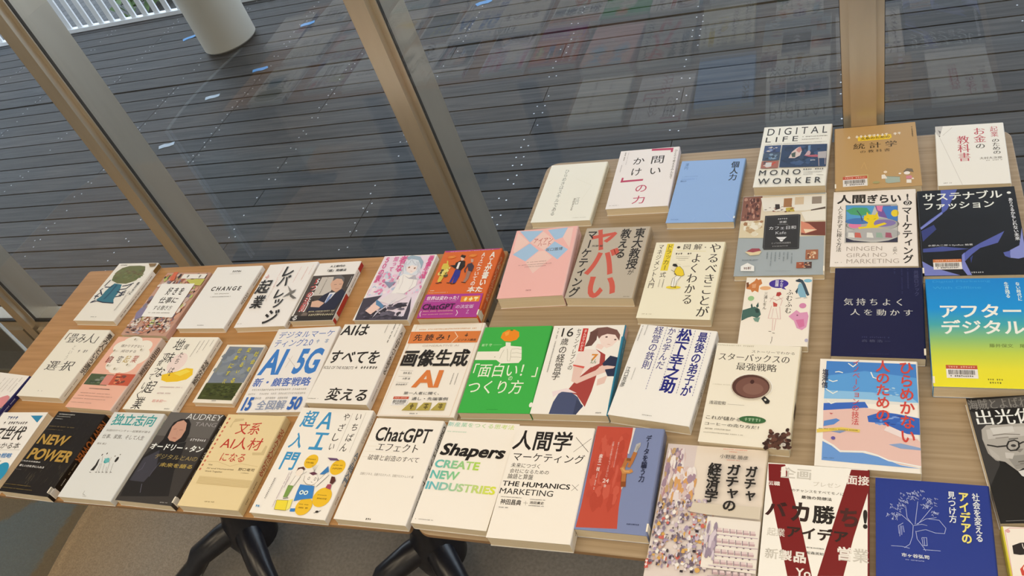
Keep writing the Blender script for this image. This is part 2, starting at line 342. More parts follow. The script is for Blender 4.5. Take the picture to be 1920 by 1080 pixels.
def make_book(name_label, x, y, rz, w, h, t, cover, spine, side, edge, items, sp, parts, full=None):
    root = empty('book', (x,y,TZ), rz); tag(root, name_label, 'book', 'books laid out on the tables')
    W_,H_ = w*1000,h*1000; S_ = 1 if side=='R' else -1
    mb = MB(); c = .0007; r = min(.0022,t*.18)
    arc = [(w/2-r+r*math.sin(a), r-r*math.cos(a)) for a in (math.pi/2*i/4 for i in range(5))]
    out = [(-w/2,0)]+arc+[(q[0],t-q[1]) for q in reversed(arc)]+[(-w/2,t)]
    arc2 = [(w/2-r+(r-c)*math.sin(a), r-(r-c)*math.cos(a)) for a in (math.pi/2*i/4 for i in range(5))]
    inn = [(-w/2,c)]+arc2+[(q[0],t-q[1]) for q in reversed(arc2)]+[(-w/2,t-c)]
    cc,cs = ink(cover),ink(spine); n=len(out)
    def q4(p, col):
        mb.face([(S_*a,b_,z) for a,b_,z in (p if S_>0 else p[::-1])],0,col)
    for i in range(n-1):
        col = cc if i in (0,n-2) else cs
        (a0,z0),(a1,z1)=out[i],out[i+1]; q4([(a0,-h/2,z0),(a1,-h/2,z1),(a1,h/2,z1),(a0,h/2,z0)],col)
        (b0,w0),(b1,w1)=inn[i],inn[i+1]; q4([(b0,h/2,w0),(b1,h/2,w1),(b1,-h/2,w1),(b0,-h/2,w0)],ink('f0e8d8'))
        q4([(a0,-h/2,z0),(b0,-h/2,w0),(b1,-h/2,w1),(a1,-h/2,z1)],col); q4([(a0,h/2,z0),(a1,h/2,z1),(b1,h/2,w1),(b0,h/2,w0)],col)
    for e in (0,n-1):
        (a0,z0),(b0,w0)=out[e],inn[e]; q4([(a0,-h/2,z0),(a0,h/2,z0),(b0,h/2,w0),(b0,-h/2,w0)][::(1 if e==0 else -1)],cc)
    sh = Sheet(mb, lambda u,v,z: (u/1000-w/2, h/2-v/1000, t+z))
    if full:
        z=sh.up()
        for (f0,c0),(f1,c1) in zip(full,full[1:]):
            P=[(.2,f0*H_),(W_-.2,f0*H_),(W_-.2,f1*H_),(.2,f1*H_)]; P=[sh.m(a,b_,z) for a,b_ in P]
            mb.face(P[::-1],0,[ink(c1),ink(c1),ink(c0),ink(c0)])
    k=0
    for q in items:
        o=q[0]; k+=1
        if o in 'TV':
            col=q[6]
            col = grad(col[1],col[2],q[2],q[4]) if isinstance(col,(tuple,list)) else ink(col)
            (sh.text if o=='T' else sh.vtext)(q[1],*q[2:6],col,q[7])
        elif o=='P': sh.poly(q[2],ink(q[1]))
        elif o=='E': sh.ell(*q[2:7],ink(q[1]))
        elif o=='L': sh.line(q[2],q[3],ink(q[1]))
        elif o=='G': sh.specks(q[1],*q[2:6],ink(q[6]),k)
        elif o=='K': sh.patches(q[1],*q[2:])
    if side=='R':
        T_=t*1000
        ss = Sheet(mb, lambda a,v,z: (w/2+z, h/2-v/1000, t-a/1000))
        for q in sp:
            if q[0]=='B': ss.rect(2,q[1]*H_+.3,T_-2,q[2]*H_-.3,ink(q[3]))
            elif q[0]=='G': ss.specks('v',T_/2-T_*q[4]/2,q[1]*H_,T_/2+T_*q[4]/2,q[2]*H_,ink(q[3]),5)
            else:
                _,s,f0,f1,col,st,kk=q; a0,a1=T_/2-T_*kk/2,T_/2+T_*kk/2
                if st.endswith('L'):
                    Q,F=weighted(s,st[0]); ax=min(p[0] for p in Q); bx=max(p[0] for p in Q); ay=min(p[1] for p in Q); by=max(p[1] for p in Q)
                    ss.tris([(a0+(yy-ay)/(by-ay)*(a1-a0), f0*H_+(xx-ax)/(bx-ax)*(f1-f0)*H_) for xx,yy in Q],F,ink(col))
                else: ss.vtext(s,a0,f0*H_,a1,f1*H_,ink(col),st)
    mb.build('cover','printed_paper',root,attr='ink')
    pb = MB(); g=.0008
    pb.box(-w/2+.001 if S_>0 else -w/2+c, -h/2+g, c, w/2-c if S_>0 else w/2-.001, h/2-g, t-c); pb.build('page_block','page_edges',root)
    for q in parts:
        if q[0]=='barcode_sticker':
            _,x0,y0,x1,y1,top=q; zb=t+(sh.k+3)*E6; sm=MB(); X0,X1=x0/1000-w/2,x1/1000-w/2; Y0,Y1=h/2-y1/1000,h/2-y0/1000
            sm.box(X0,Y0,t+E6,X1,Y1,zb+.0002,0,ink('efe6d8')); zz=zb+.0002
            s2=Sheet(sm, lambda u,v,z: (u/1000-w/2, h/2-v/1000, zz+z)); hh=y1-y0; ww=x1-x0
            s2.rect(x0,y0,x1,y0+hh*.30,ink(top)); s2.specks('h',x0+ww*.08,y0+hh*.08,x1-ww*.08,y0+hh*.22,ink('e8b49a'),2)
            rg=random.Random(5); p=x0+ww*.07
            while p<x1-ww*.09:
                bw=rg.choice((.35,.5,.8)); s2.rect(p,y0+hh*.38,p+bw,y0+hh*.74,ink('3a3634')); p+=bw+rg.choice((.4,.6,.9))
            s2.specks('h',x0+ww*.12,y0+hh*.80,x1-ww*.14,y0+hh*.92,ink('4a4644'),3)
            sm.build('barcode_sticker','printed_paper',root,attr='ink')
        else:
            lm=MB(); s_=1 if q[1]=='R' else -1; zt=t+(sh.k+3)*E6; e=.00018
            y0,y1=-h/2+.006,-h/2+.018
            def bx(a0,b0,z0,a1,b1,z1): lm.box(min(s_*a0,s_*a1),b0,z0,max(s_*a0,s_*a1),b1,z1)
            bx(w/2-.0025,y0,t+E6,w/2+e,y1,zt+e); bx(w/2+E6*2,y0,.0015,w/2+e,y1,zt+e)
            lm.build('spine_label','label_paper',root)
    return root

# ------------------------------------------------------------------ the room shell (floor level z = 0)
GY = 1.475                                    # glass plane
g = MB(); g.box(-6,-3,-.05,3.4,1.535,0); structure(g.build('floor','grey_carpet'))
g = MB(); g.box(-6,-3,2.7,3.4,1.6,2.8); structure(g.build('ceiling','wall_plaster'))
g = MB(); g.box(-6.1,-3.1,-.05,3.5,-3,2.8); structure(g.build('wall_back','wall_plaster'))
g = MB(); g.box(-6.1,-3,-.05,-6,1.575,2.8); structure(g.build('wall_left','wall_plaster'))
g = MB(); g.box(3.4,-3,-.05,3.5,1.575,2.8); structure(g.build('wall_right','wall_plaster'))
# glazed wall: bays of one pane, the mullion on its right, and the sill rail below
P_ = .955
for n_,k in enumerate(range(-6,4)):
    xm = .001+P_*k; x0 = xm-P_+.036; x1 = xm-.036
    if n_==0: x0 = -6
    if n_==9: x1 = 3.4-.036; xm = 3.4
    root = structure(empty('window_%d'%(n_+1),(xm,GY,0)))
    m_ = MB(); m_.box(-.0365,-.008,.04,.0365,.100,2.7)
    m_.box(-.0225,-.027,.04,.0225,-.008,2.7)                               # raised front face
    m_.build('mullion','champagne_aluminium',root,bevel=.0012)
    q = MB(); q.box(-.0375,-.0045,.155,-.0363,.0045,2.7); q.box(.0363,-.0045,.155,.0375,.0045,2.7)
    q.box(x0-xm,-.0065,.1495,x1-xm,.0065,.156); q.build('gasket','black_gasket',root)
    s_ = MB(); s_.box(x0-xm+.001,-.010,0,x1-xm-.001,.070,.15); s_.box(x0-xm+.001,-.027,0,x1-xm-.001,-.010,.125)
    s_.build('sill_rail','champagne_aluminium',root,bevel=.0012)
    p_ = MB(); p_.box(x0-xm+.0002,-.004,.156,x1-xm-.0002,.004,2.7); p_.build('glass_pane','window_glass',root)
# deck outside: boards with gaps, board ends over the joists, screw pairs
dk = MB(); rg = random.Random(8); BW=.112; JO=[-3.52+.578*i for i in range(-9,14)]
y = 1.585; row = 0
while y < 4.30:
    cuts=[-9.0]; start=rg.randint(0,3)
    for j,jx in enumerate(JO):
        if (j+start)%4==0 or (2.55<y<3.3 and j in (9,10)): cuts.append(jx)
    cuts=sorted(set(cuts))+[6.0]
    wide=.104
    for a,b_ in zip(cuts,cuts[1:]):
        v=rg.uniform(.68,1.3); tint=rg.uniform(-.04,.05)
        dk.box(a+.0015,y,-.03,b_-.0015,y+wide,0,0,(v*(1-tint),v,v*(1+tint),1))
    for jx in JO:
        for dx in (-.016,.016):
            if rg.random()<.22: continue
            for dy in ((rg.uniform(.3,.7),) if rg.random()<.62 else (.27,.75)):
                cx=jx+dx+rg.uniform(-.003,.003); cy=y+wide*dy
                dk.face([(cx+.0034*math.cos(a),cy+.0034*math.sin(a),.0006) for a in (math.pi/3*i for i in range(6))],1)
    y += BW+(.010 if 3.25<y<3.37 else 0); row += 1
dk.box(-9,1.58,-.12,6,4.42,-.06,2)
structure(dk.build('floor_deck',['weathered_deck','screw_steel','black_gasket'],attr='board'))
g = MB(); g.box(-9,1.6,2.75,6,4.6,2.95); structure(g.build('ceiling_canopy','wall_plaster'))
# column standing on the deck
root = empty('round_column',(-3.40,3.80,0)); tag(root,'round cream painted column standing on the timber deck outside','column')
q = MB(); q.lathe([(0,.012),(.152,.012),(.160,.02),(.160,2.75),(0,2.75)],n=64); q.build('shaft','cream_paint',root,merge=True,smooth=True)
q = MB(); q.lathe([(0,.0),(.148,.0),(.148,.013),(0,.013)],n=48); q.build('base_joint','black_gasket',root,merge=True)
# railing along the outer edge of the deck
root = empty('railing',(0,4.34,0)); tag(root,'white picket railing along the outer edge of the deck','railing')
q = MB(); q.box(-9,-.02,.004,6,.02,.03); q.build('bottom_rail','white_paint',root)
q = MB(); q.box(-9,-.03,1.08,6,.03,1.13); q.build('top_rail','white_paint',root)
vis = 0
for i in range(150):
    px = -9+.05+i*.1005
    if -6.2 < px < -3.2:
        q = MB(); q.box(-.021,-.006,.03,.021,.006,1.08); q.build('picket','white_paint',root,loc=(px,0,0))
q = MB()
for i in range(150):
    px = -9+.05+i*.1005
    if not (-6.2 < px < -3.2): q.box(px-.021,-.006,.03,px+.021,.006,1.08)
o = q.build('picket','white_paint',root); o['kind']='stuff'
# ground below, with a strip of soil and shrubs
g = MB(); g.box(-60,4.5,-3.6,30,60,-3.5); structure(g.build('floor_ground','grey_pavers'))
g = MB(); g.box(-60,15.6,-3.5,20,30,-3.42); o = g.build('soil_bed','dark_soil'); tag(o,'strip of dark planting soil on the ground beyond the railing','soil'); o['kind']='stuff'
g = MB(); g.box(-60,15.45,-3.5,20,15.6,-3.38); o = g.build('trim_1','wall_plaster'); structure(o)
def shrub(x,y,z,r,seed,label):
    rg = random.Random(seed); q = MB()
    for i in range(420):
        d = Vector((rg.gauss(0,1),rg.gauss(0,1),abs(rg.gauss(0,1)))).normalized()*r*rg.uniform(.35,1); a = Vector((rg.gauss(0,1),rg.gauss(0,1),rg.gauss(0,1))).normalized(); b_ = d.cross(a).normalized(); l = .16*rg.uniform(.6,1.2)
        c_ = d+Vector((0,0,.2)); q.face([c_-a*l, c_-b_*l*.4, c_+a*l, c_+b_*l*.4])
    q.tube([(0,0,0),(0,0,r*.6)],[.04,.02],8); o = q.build('shrub','shrub_leaf'); o.location = (x,y,z); tag(o,label,'shrub'); return o
shrub(-13.3,13.6,-3.5,.9,1,'loose green shrub growing just beyond the deck railing pickets')
shrub(-11.2,16.4,-3.42,1.1,2,'green shrub on the soil strip nearest the round column')
shrub(-16.6,16.6,-3.419,.7,3,'small green shrub on the soil strip, farthest left behind the railing')
# scraps of tape on the deck
TAPES = [(-3.812,3.951,'blue','small blue tape scrap on the deck just left of the round column',.5),(-2.902,3.876,'blue','blue tape scrap on the deck right of the round column, beside the middle window post',.3),
 (-2.981,3.425,'blue','blue tape scrap on the deck in front of the round column',.25),(-1.772,3.789,'blue','blue tape scrap on the deck at the top edge between the window posts',.35),
 (-3.165,3.198,'pale','pale bluish tape scrap between the two rows of deck screws, farther one',.2),(-3.198,2.781,'pale','pale bluish tape scrap on the deck nearest the left window post',.25)]
for i,(x,y,cname,lab,rz) in enumerate(TAPES):
    rg = random.Random(i+40); q = MB(); pts=[]
    for a,b_ in ((-1,-1),(-.3,-.8),(.4,-1.1),(1,-.7),(.9,.9),(.2,.7),(-.5,1),(-1.1,.8)): pts.append((a*.045*rg.uniform(.85,1.1), b_*.018*rg.uniform(.8,1.2)))
    q.prism(pts,.0005,.002); o = q.build('tape_scrap',cname+'_tape'); o.location=(x,y,0); o.rotation_euler=(0,0,rz); tag(o,lab,'tape','tape scraps on the deck')

# ------------------------------------------------------------------ tables
def rounded(x0,y0,x1,y1,r,n=8):
    P=[]
    for cx,cy,a0 in ((x1-r,y1-r,0),(x0+r,y1-r,90),(x0+r,y0+r,180),(x1-r,y0+r,270)):
        for i in range(n+1):
            a=math.radians(a0+90*i/n); P.append((cx+r*math.cos(a),cy+r*math.sin(a)))
    return P
def pedestal(parent, px, py, rot, reach):
    q = MB(); q.lathe([(0,.05),(.062,.05),(.066,.09),(.05,.14),(.034,.18),(.032,.66),(.05,.672),(.05,.69),(0,.69)],px,py,28)
    col = q.build('pedestal','black_metal',parent,merge=True,smooth=True)
    q = MB(); q.box(px-.16,py-.025,.682,px+.16,py+.025,.694); q.box(px-.025,py-.16,.682,px+.025,py+.16,.694); q.build('mounting_plate','black_metal',col)
    for k in range(4):
        a = rot+math.pi/2*k; dx,dy=math.cos(a),math.sin(a)
        pts=[(px+dx*r_,py+dy*r_,z_) for r_,z_ in ((.0,.115),(.06,.112),(.14,.095),(reach*.62,.068),(reach*.86,.04),(reach,.022))]
        q = MB(); q.tube(pts,[.034,.034,.031,.027,.024,.016],14,squash=.95); q.lathe([(0,.003),(.018,.003),(.018,.02),(0,.02)],px+dx*(reach-.02),py+dy*(reach-.02),16)
        q.build('leg','black_metal',col,merge=True,smooth=True)
def table(label, cx, cy, rz, w, d, wood, peds, cr=.028):
    root = empty('table',(cx,cy,0),rz); tag(root,label,'table','tables pushed together by the window')
    q = MB(); A = rounded(-w/2,-d/2,w/2,d/2,cr); B_ = rounded(-w/2+.03,-d/2+.03,w/2-.03,d/2-.03,cr*.7); n = len(A)
    q.face([(x,y,TZ) for x,y in A],0); q.face([(x,y,TZ-.026) for x,y in reversed(B_)],1)
    for i in range(n):
        j=(i+1)%n; q.face([(*A[i],TZ-.009),(*A[j],TZ-.009),(*A[j],TZ),(*A[i],TZ)],1); q.face([(*B_[i],TZ-.026),(*B_[j],TZ-.026),(*A[j],TZ-.009),(*A[i],TZ-.009)],1)
    q.build('tabletop',[wood,'oak_edge'],root,merge=True,bevel=.0015)
    for p in peds: pedestal(root,*p)
    return root
table('long narrow warm orange-brown wooden table on the left carrying three rows of books',-1.224,.826,math.radians(1.15),1.138,.624,'warm_oak',[(-.275,-.02,math.radians(42),.27),(.275,-.02,math.radians(42),.27)],.007)
table('square greyer wooden table on the right with visible straight grain',-.1995,.9755,0,.889,.903,'grey_oak',[(0,.0,math.radians(45),.29)])
# striped rug with a rounded corner and a light binding
rug = empty('rug',(0,0,0)); tag(rug,'grey-brown rug with a blue stripe on the floor under the left table','rug')
rp_ = rounded(-3.6,.30,-1.648,1.36,.30,14); q = MB(); q.prism(rp_,.0003,.0022); q.build('weave','striped_rug',rug)
q = MB(); n = len(rp_); inner = rounded(-3.594,.306,-1.654,1.354,.294,14)
for i in range(n):
    j=(i+1)%n; q.face([(*inner[i],.0024),(*rp_[i],.0026),(*rp_[j],.0026),(*inner[j],.0024)]); q.face([(*rp_[i],.0026),(*rp_[i],.0004),(*rp_[j],.0004),(*rp_[j],.0026)])
q.build('binding','rug_binding',rug)
# clear acrylic screen beside the table's left end
scr = empty('acrylic_screen',(-2.12,.82,.003)); tag(scr,'bent clear acrylic screen standing between the left table end and the window','screen')
q = MB(); ys=[-.28+.05*i for i in range(11)]; fx=lambda t: -.05*math.cos((t-.02)*4.2)
for side_ in (0,1):
    for a,b_ in zip(ys,ys[1:]):
        o_=.004*side_; P=[(fx(a)+o_,a,.02),(fx(b_)+o_,b_,.02),(fx(b_)+o_,b_,.615),(fx(a)+o_,a,.615)]; q.face(P if side_ else P[::-1])
for a,b_ in zip(ys,ys[1:]):
    for z in (.02,.615): q.face([(fx(a),a,z),(fx(a)+.004,a,z),(fx(b_)+.004,b_,z),(fx(b_),b_,z)])
for a in (ys[0],ys[-1]): q.face([(fx(a),a,.02),(fx(a)+.004,a,.02),(fx(a)+.004,a,.615),(fx(a),a,.615)])
q.build('sheet','clear_acrylic',scr,merge=True,smooth=True)
q = MB(); q.tube([(fx(a)+.002,a,.617) for a in ys],[.004]*len(ys),8); q.tube([(fx(ys[-1])+.002,ys[-1],.03),(fx(ys[-1])+.002,ys[-1],.617)],[.005,.005],8); q.build('edge_strip','pale_tape',scr,merge=True,smooth=True)
for fy in (-.265,.195):
    q = MB(); q.box(-.14,fy-.025,0,.10,fy+.025,.02); q.build('foot','black_metal',scr,bevel=.003)

# ------------------------------------------------------------------ the books
# each row: label, x, y, turn, width, height, thickness, cover, spine, spine side, page tone, print items (mm from the cover's top left), spine print, stickers
BOOKS = [
('white paperback with an olive-crowned painted tree, at the far left of the back row',-1.6287,1.0387,-0.0169,0.1275,0.1880,0.0160,'f1e7d2','f1e7d2','R','e2d2ae',
 [('P','6d6d38',[(19.8,58.3),(13.8,43.1),(13.6,27.9),(21.9,15.7),(40.3,9),(74.8,8.4),(93.4,10.9),(102.8,24.7),(106.2,42.8),(96.7,60.4),(75.2,69.7),(45.3,68.3)]),
  ('K',['5f6a34','7d6f3f','6a5a35','767a45'],7.5,20.1,113.8,60.6,40,3,0.08,0.2),
  ('P','33707c',[(38,68.3),(64.5,72.6),(73.6,95.4),(73.5,109.8),(75.4,121.3),(83.8,132),(60.3,131),(34.7,127.7),(19.9,122.1),(27.5,109.9),(27.7,93.9),(32.3,77.7)]),
  ('P','1f4f66',[(45.2,71.9),(52.1,73.4),(50.3,104.1),(47.4,118.5),(41.1,121.4),(45.7,98.3)]),
  ('L','2c3040',3.3,[(8.8,131.6),(27.3,125.8),(48.5,130.5),(84.3,132.6)]),
  ('L','2c3040',3.3,[(12.5,120.1),(10.9,105.6),(16.4,99.7)]),
  ('L','2c3040',3.3,[(5.7,109.9),(20,111.4)]),
  ('L','2c3040',3.3,[(11.8,77.6),(13.4,68.7),(15.7,56.7)]),
  ('L','2c3040',3.3,[(15.6,80.6),(35.1,81.3),(38.7,74.8)]),
  ('L','2c3040',3.3,[(26.6,107),(9.2,90.9),(13.3,85)]),
  ('L','2c3040',3.3,[(74.3,112.7),(89.1,109.8),(84.7,96.9),(94.2,92.6)]),
  ('L','2c3040',3.3,[(67.7,89.6),(88.3,86.7),(95.7,72.2)]),
  ('L','2c3040',3.3,[(66.5,95.4),(85.3,101.2),(95.8,98.3)]),
  ('L','2c3040',3.3,[(70.1,77.9),(85,75.1),(99.4,67.8)]),
  ('L','2c3040',3.3,[(10.1,129.6),(19.2,122.9)]),
  ('L','2c3040',3.3,[(81.2,107),(97.3,105.8)]),
  ('G','h',10.3,4.5,31.5,8.4,'4a4540'),
  ('G','h',46.6,174.9,65,177.4,'8a8378'),
  ('G','v',127.1,21.9,127.1,81.2,'3a3632'),
  ('V','僕たちに',111.6,66.4,118.9,106.9,'2b2622','b'),
  ('G','v',105,95.5,108.3,118.3,'4a4540'),
  ('G','v',105.2,118.3,109.8,164.4,'3a3632'),
  ('P','8a6a3c',[(100.4,4),(125.6,3.3),(127.1,13.1),(112.9,15.2)])],
 [('B',0,0.14,'80602f'),('G',0.2,0.9,'3a3632',0.4)],[]),
('collage-covered paperback with a white title panel, partly tucked under the plain white book',-1.4467,0.9985,-0.0216,0.1313,0.1924,0.0160,'c99a80','c99a80','R','e2d2ae',
 [('K',['d9a283','c9805f','6b4a42','3f3433','e8c9ae','b9bf6a','8a7d86','d7b9a6','e3d3c0','a8604a','f0dcc8'],.4,.4,130.9,189.3,330,11,0.05,0.14),
  ('K',['4a3a38','d88f6e','b9a3a0','efdfd0'],.4,143.8,130.9,192,90,12,0.04,0.12),
  ('P','d96a45',[(22.8,.4),(36.2,.4),(36.5,12.2),(41.3,26.7),(26.9,29.5)]),
  ('P','c8c25a',[(75.4,25.4),(130.9,22.8),(130.2,43.9),(102,41.1)]),
  ('P','8b7f96',[(4.3,113.8),(24.7,112.2),(27,140.5),(11.2,151.5),(.4,130.2)]),
  ('P','f3ead8',[(57.4,7.1),(127.3,7.1),(127.3,21.9),(57.4,21.9)]),
  ('G','h',71.6,10.5,113.2,19.9,'6a6258'),
  ('P','f6eedd',[(11.6,38.7),(110.3,37.7),(115.6,141.4),(24,140)]),
  ('T','好 き を',44.8,49.4,93.7,74.1,'2b2622','b'),
  ('T','仕事に',41.9,80.4,95.2,99.6,'2b2622','b'),
  ('T','する働き方',41.2,106.1,94.8,120.5,'2b2622','r'),
  ('G','h',36.4,127.5,99.2,129.8,'5a5048')],
 [('B',0.8,1,'d9a894')],[]),
('plain white paperback with a black English one-word title in wide letters, back row',-1.3078,1.0184,0.0097,0.1276,0.1874,0.0140,'f3ece0','f3ece0','R','e2d2ae',
 [('T','C H A N G E',25,63.2,106.3,76.3,'2b2622','h'),
  ('G','h',42.6,84.2,83,86.9,'7a736b'),
  ('G','h',37,93.6,93.4,96,'7a736b'),
  ('G','h',53.4,13.2,80.3,18.6,'5a544c'),
  ('G','h',48,23.2,82.5,24.7,'b8b0a4'),
  ('G','h',53.7,178.2,71.6,180.6,'9a9288')],
 [('S','CHANGE',0.42,0.6,'3a3632','b',0.62),('G',0.08,0.3,'5a544c',0.4),('G',0.85,0.95,'6a645c',0.4)],[]),
('white paperback with giant black katakana running down between faint red text',-1.1564,1.0225,0.0441,0.1261,0.1875,0.0150,'f4ebdd','f4ebdd','R','e2d2ae',
 [('G','v',117,9.7,119,39.7,'e0a99c'),
  ('G','v',104.9,15.4,107.8,55.2,'e0a99c'),
  ('G','v',87.8,13.8,89.8,62.2,'e0a99c'),
  ('G','v',40.6,8.8,42.6,50.7,'e8b3a6'),
  ('G','h',7.6,32.9,26.2,45.3,'e3b0a4'),
  ('G','v',43,50.7,45.2,74.8,'dd8f80'),
  ('G','v',44.8,69.3,46.8,117.3,'c9a48a'),
  ('T','レ',50.5,11.5,75.8,43.2,'2b2622','b'),
  ('T','バ',50.3,38.8,77.4,72.6,'2b2622','b'),
  ('T','レ',60.3,82.5,81.4,108.8,'2b2622','b'),
  ('T','ッ',68.6,110.2,89.5,136.4,'2b2622','b'),
  ('T','ジ',64.7,141,96.9,181.2,'2b2622','b'),
  ('T','起',2.4,49.9,36.4,92.4,'2b2622','b'),
  ('T','業',11,97.2,41.9,135.7,'2b2622','b'),
  ('P','8d867c',[(79.9,70.5),(99.8,89),(96.5,94)]),
  ('P','7d766c',[(83.2,106.2),(95.3,91.3),(107.7,84.2),(107.9,92.1),(97.3,100.5)]),
  ('P','6a645c',[(98.9,96.7),(121.1,111),(112.9,112.5),(101.5,104.7)]),
  ('G','h',3.5,177.9,17.5,179.4,'8a8378')],
 [('G',0.15,0.95,'4a4540',0.5)],[]),
('small paperback showing a man in a navy suit beside tall red-outlined lettering',-1.0349,1.0292,0.0373,0.1031,0.1685,0.0160,'f2e9da','f0e6d4','R','e2d2ae',
 [('P','4a4038',[(.4,38),(102.7,39),(102.7,168.1),(3.5,168.1)]),
  ('K',['5f534a','3a302a','7a6a5c','4c4139'],14.6,43.1,101.4,168.1,40,5,0.1,0.3),
  ('P','cbbfae',[(24.9,43.8),(64.9,43.8),(64.9,98.1),(24.9,98.1)]),
  ('G','v',38.3,44.9,42,96.6,'5a5248'),
  ('P','d8a98a',[(55.6,51.1),(65.6,43.8),(80.2,47.4),(85.7,60.8),(87.9,81.5),(79.1,91.2),(64.8,82.8),(55.7,66.7)]),
  ('P','6a6460',[(57.3,57.7),(54.4,43.1),(70.7,40.2),(83.5,50.2),(86.8,63.5),(76.8,52.4),(64,50.3)]),
  ('L','4a3a34',1,[(65.2,68.6),(71.6,68.2)]),
  ('L','4a3a34',1,[(76.9,68),(83.3,67.9)]),
  ('L','a06a58',1,[(72.5,80.6),(82.2,80.7)]),
  ('P','262638',[(64.8,87.9),(51.6,97.4),(43,112.1),(32.3,131.6),(30.3,143.9),(95.8,140.6),(101.8,115),(102.7,92.6),(90.1,81.7),(80.2,93.8)]),
  ('P','e8e2da',[(64.3,91.7),(79.1,91.2),(73.7,108.6),(63.9,120.6)]),
  ('P','7d8fb5',[(68.1,95.7),(73.6,96),(71.5,113.5),(66.1,123.2),(64.9,108.2)]),
  ('P','dcae90',[(31.4,115.3),(45.2,112.2),(63.9,120.6),(56.4,132.7),(35,130.5)]),
  ('V','5つの法則',12.4,45.5,26.5,143.9,'f1e8dc','h'),
  ('V','5つの法則',9.1,46.3,23,143,'c2403a','b'),
  ('T','ＡＩ時代の',32.3,8.5,68.8,15.6,'2b2622','b'),
  ('T','「超」発想法',30.3,21.2,77.3,28.9,'2b2622','b'),
  ('G','v',98.5,46,100.5,77.1,'e8e0d4'),
  ('P','2c2622',[(.4,155.3),(102.7,155.3),(102.7,168.1),(.4,168.1)]),
  ('G','h',36.4,142.4,98.6,145.4,'d9cba0'),
  ('G','h',41.5,151.7,100.5,156.6,'d9cba0'),
  ('T','る',5.6,154.4,16.8,167.4,'e8e0d4','b')],
 [('B',0,0.13,'b23028'),('G',0.15,0.5,'2c2622',0.7),('B',0.55,1,'b8382c'),('B',0.88,0.95,'e0d2b8')],[]),
('paperback with a silver-haired illustrated girl in white among pink hearts',-0.8712,1.0370,0.0072,0.1233,0.1813,0.0160,'f5eee4','f5eee4','R','e2d2ae',
 [('P','ecd9dc',[(.4,.4),(119.1,2.8),(122.9,180.9),(5.9,180.9)]),
  ('K',['e68fae','ef9fbb','d9779b','f2c2d0','cfd5dc','f4e3e6','b9c4cf'],3.1,44.2,78.8,119.5,80,21,0.08,0.2),
  ('K',['e68fae','f2c2d0','cfd5dc'],91,55.3,122.9,116.1,25,22,0.1,0.2),
  ('P','474049',[(.4,122.6),(40.4,114.9),(25.1,142.6),(24,164.1),(111,172.1),(109.1,120.1),(119.5,158.2),(122.4,180.9),(4.9,180.9)]),
  ('K',['3a343c','5a525c','332d35','6a626c'],.4,132.3,114.6,180.9,40,23,0.1,0.3),
  ('P','9fb0b8',[(55.2,7),(66.5,.9),(87.2,5.9),(100.4,22.3),(102.8,43),(91.9,24.5),(77,12),(63.6,15.3)]),
  ('P','dfe0e2',[(58.8,41.2),(57.1,20.3),(68.5,11.6),(86.9,16.4),(97.9,32.5),(101.5,50.6),(97,60.6),(66.9,56.9)]),
  ('P','f6e2d4',[(65.3,33.7),(74,26.3),(90.6,32.2),(93.4,45.2),(85.2,56.3),(70.8,48.1)]),
  ('P','dfe0e2',[(60.3,20.4),(87.2,23),(89.5,34.7),(77.5,30.3),(67.4,36.4)]),
  ('E','9a6a52',72.8,37.1,2.2,2.4,0),
  ('E','9a6a52',86.8,39.8,2.2,2.4,0),
  ('L','c98a80',0.8,[(79.9,47.7),(84.3,48.4)]),
  ('P','f4ebe2',[(59.4,64.3),(66.4,55.6),(86.7,60.2),(103.9,68.4),(108.2,90.9),(88.2,112.4),(59.6,111.7),(63.1,89.6)]),
  ('P','b9b2b4',[(67.4,58.2),(83.3,67.7),(94.9,60.5),(104.8,73.4),(84.3,70.2)]),
  ('P','e9dcd6',[(58.6,109.2),(88.2,112.4),(99.1,119.9),(71.2,141),(38.7,130.8)]),
  ('P','f1c9b4',[(34.5,130.7),(55.4,141.9),(35.2,166.6),(18.8,156.9)]),
  ('P','5f87a6',[(32,127),(39.7,130.8),(55.9,143.1),(55.2,151.5),(36.5,140.4)]),
  ('P','d8cfd0',[(57.8,147.9),(79.8,121.9),(70.2,138.6),(50.5,159.7),(43.2,176.1),(45.4,162)]),
  ('P','d7a0b4',[(36,83.8),(43.6,71.4),(55,79.3),(48.5,94.1)]),
  ('P','8f93a6',[(28.7,75.9),(46.6,79),(58.2,76.9),(49,95.4)]),
  ('V','画像生成',108.5,3.4,120.7,71.2,'e0588c','h'),
  ('V','５０の質',5,3.5,18,75.4,'e0588c','b'),
  ('V','知って',26.5,3.2,37.2,47.9,'e77ba4','b'),
  ('V','者な',41.7,1.6,59,49.8,'e0588c','b'),
  ('G','v',2.2,98,6.4,112.8,'e68fae'),
  ('L','b4b2ba',1,[(58.1,22.9),(60.9,41.3),(65.4,55.6)]),
  ('L','b4b2ba',1,[(60.8,19.1),(63.2,33.6),(69.3,46.8)]),
  ('L','b4b2ba',1,[(88.8,21.7),(96.3,37.6),(98.3,53)]),
  ('L','b4b2ba',1,[(84.1,20.2),(92,34.8),(93.4,45.2)]),
  ('L','b4b2ba',1,[(69.5,14.3),(69.8,23.5),(65.9,29.8)]),
  ('L','b4b2ba',1,[(71.6,14.4),(78.4,24.4),(87,30.7)]),
  ('L','b4b2ba',1,[(58.8,41.2),(57.4,59.1),(55.1,74.3)]),
  ('L','b4b2ba',1,[(102.5,50.6),(112.2,66.2),(116.7,81.3)]),
  ('L','cfc4c2',0.9,[(67.9,59.5),(73.7,79.9),(73.2,99.8)]),
  ('L','cfc4c2',0.9,[(95.7,68.1),(98.2,85.6),(95.7,100.4)]),
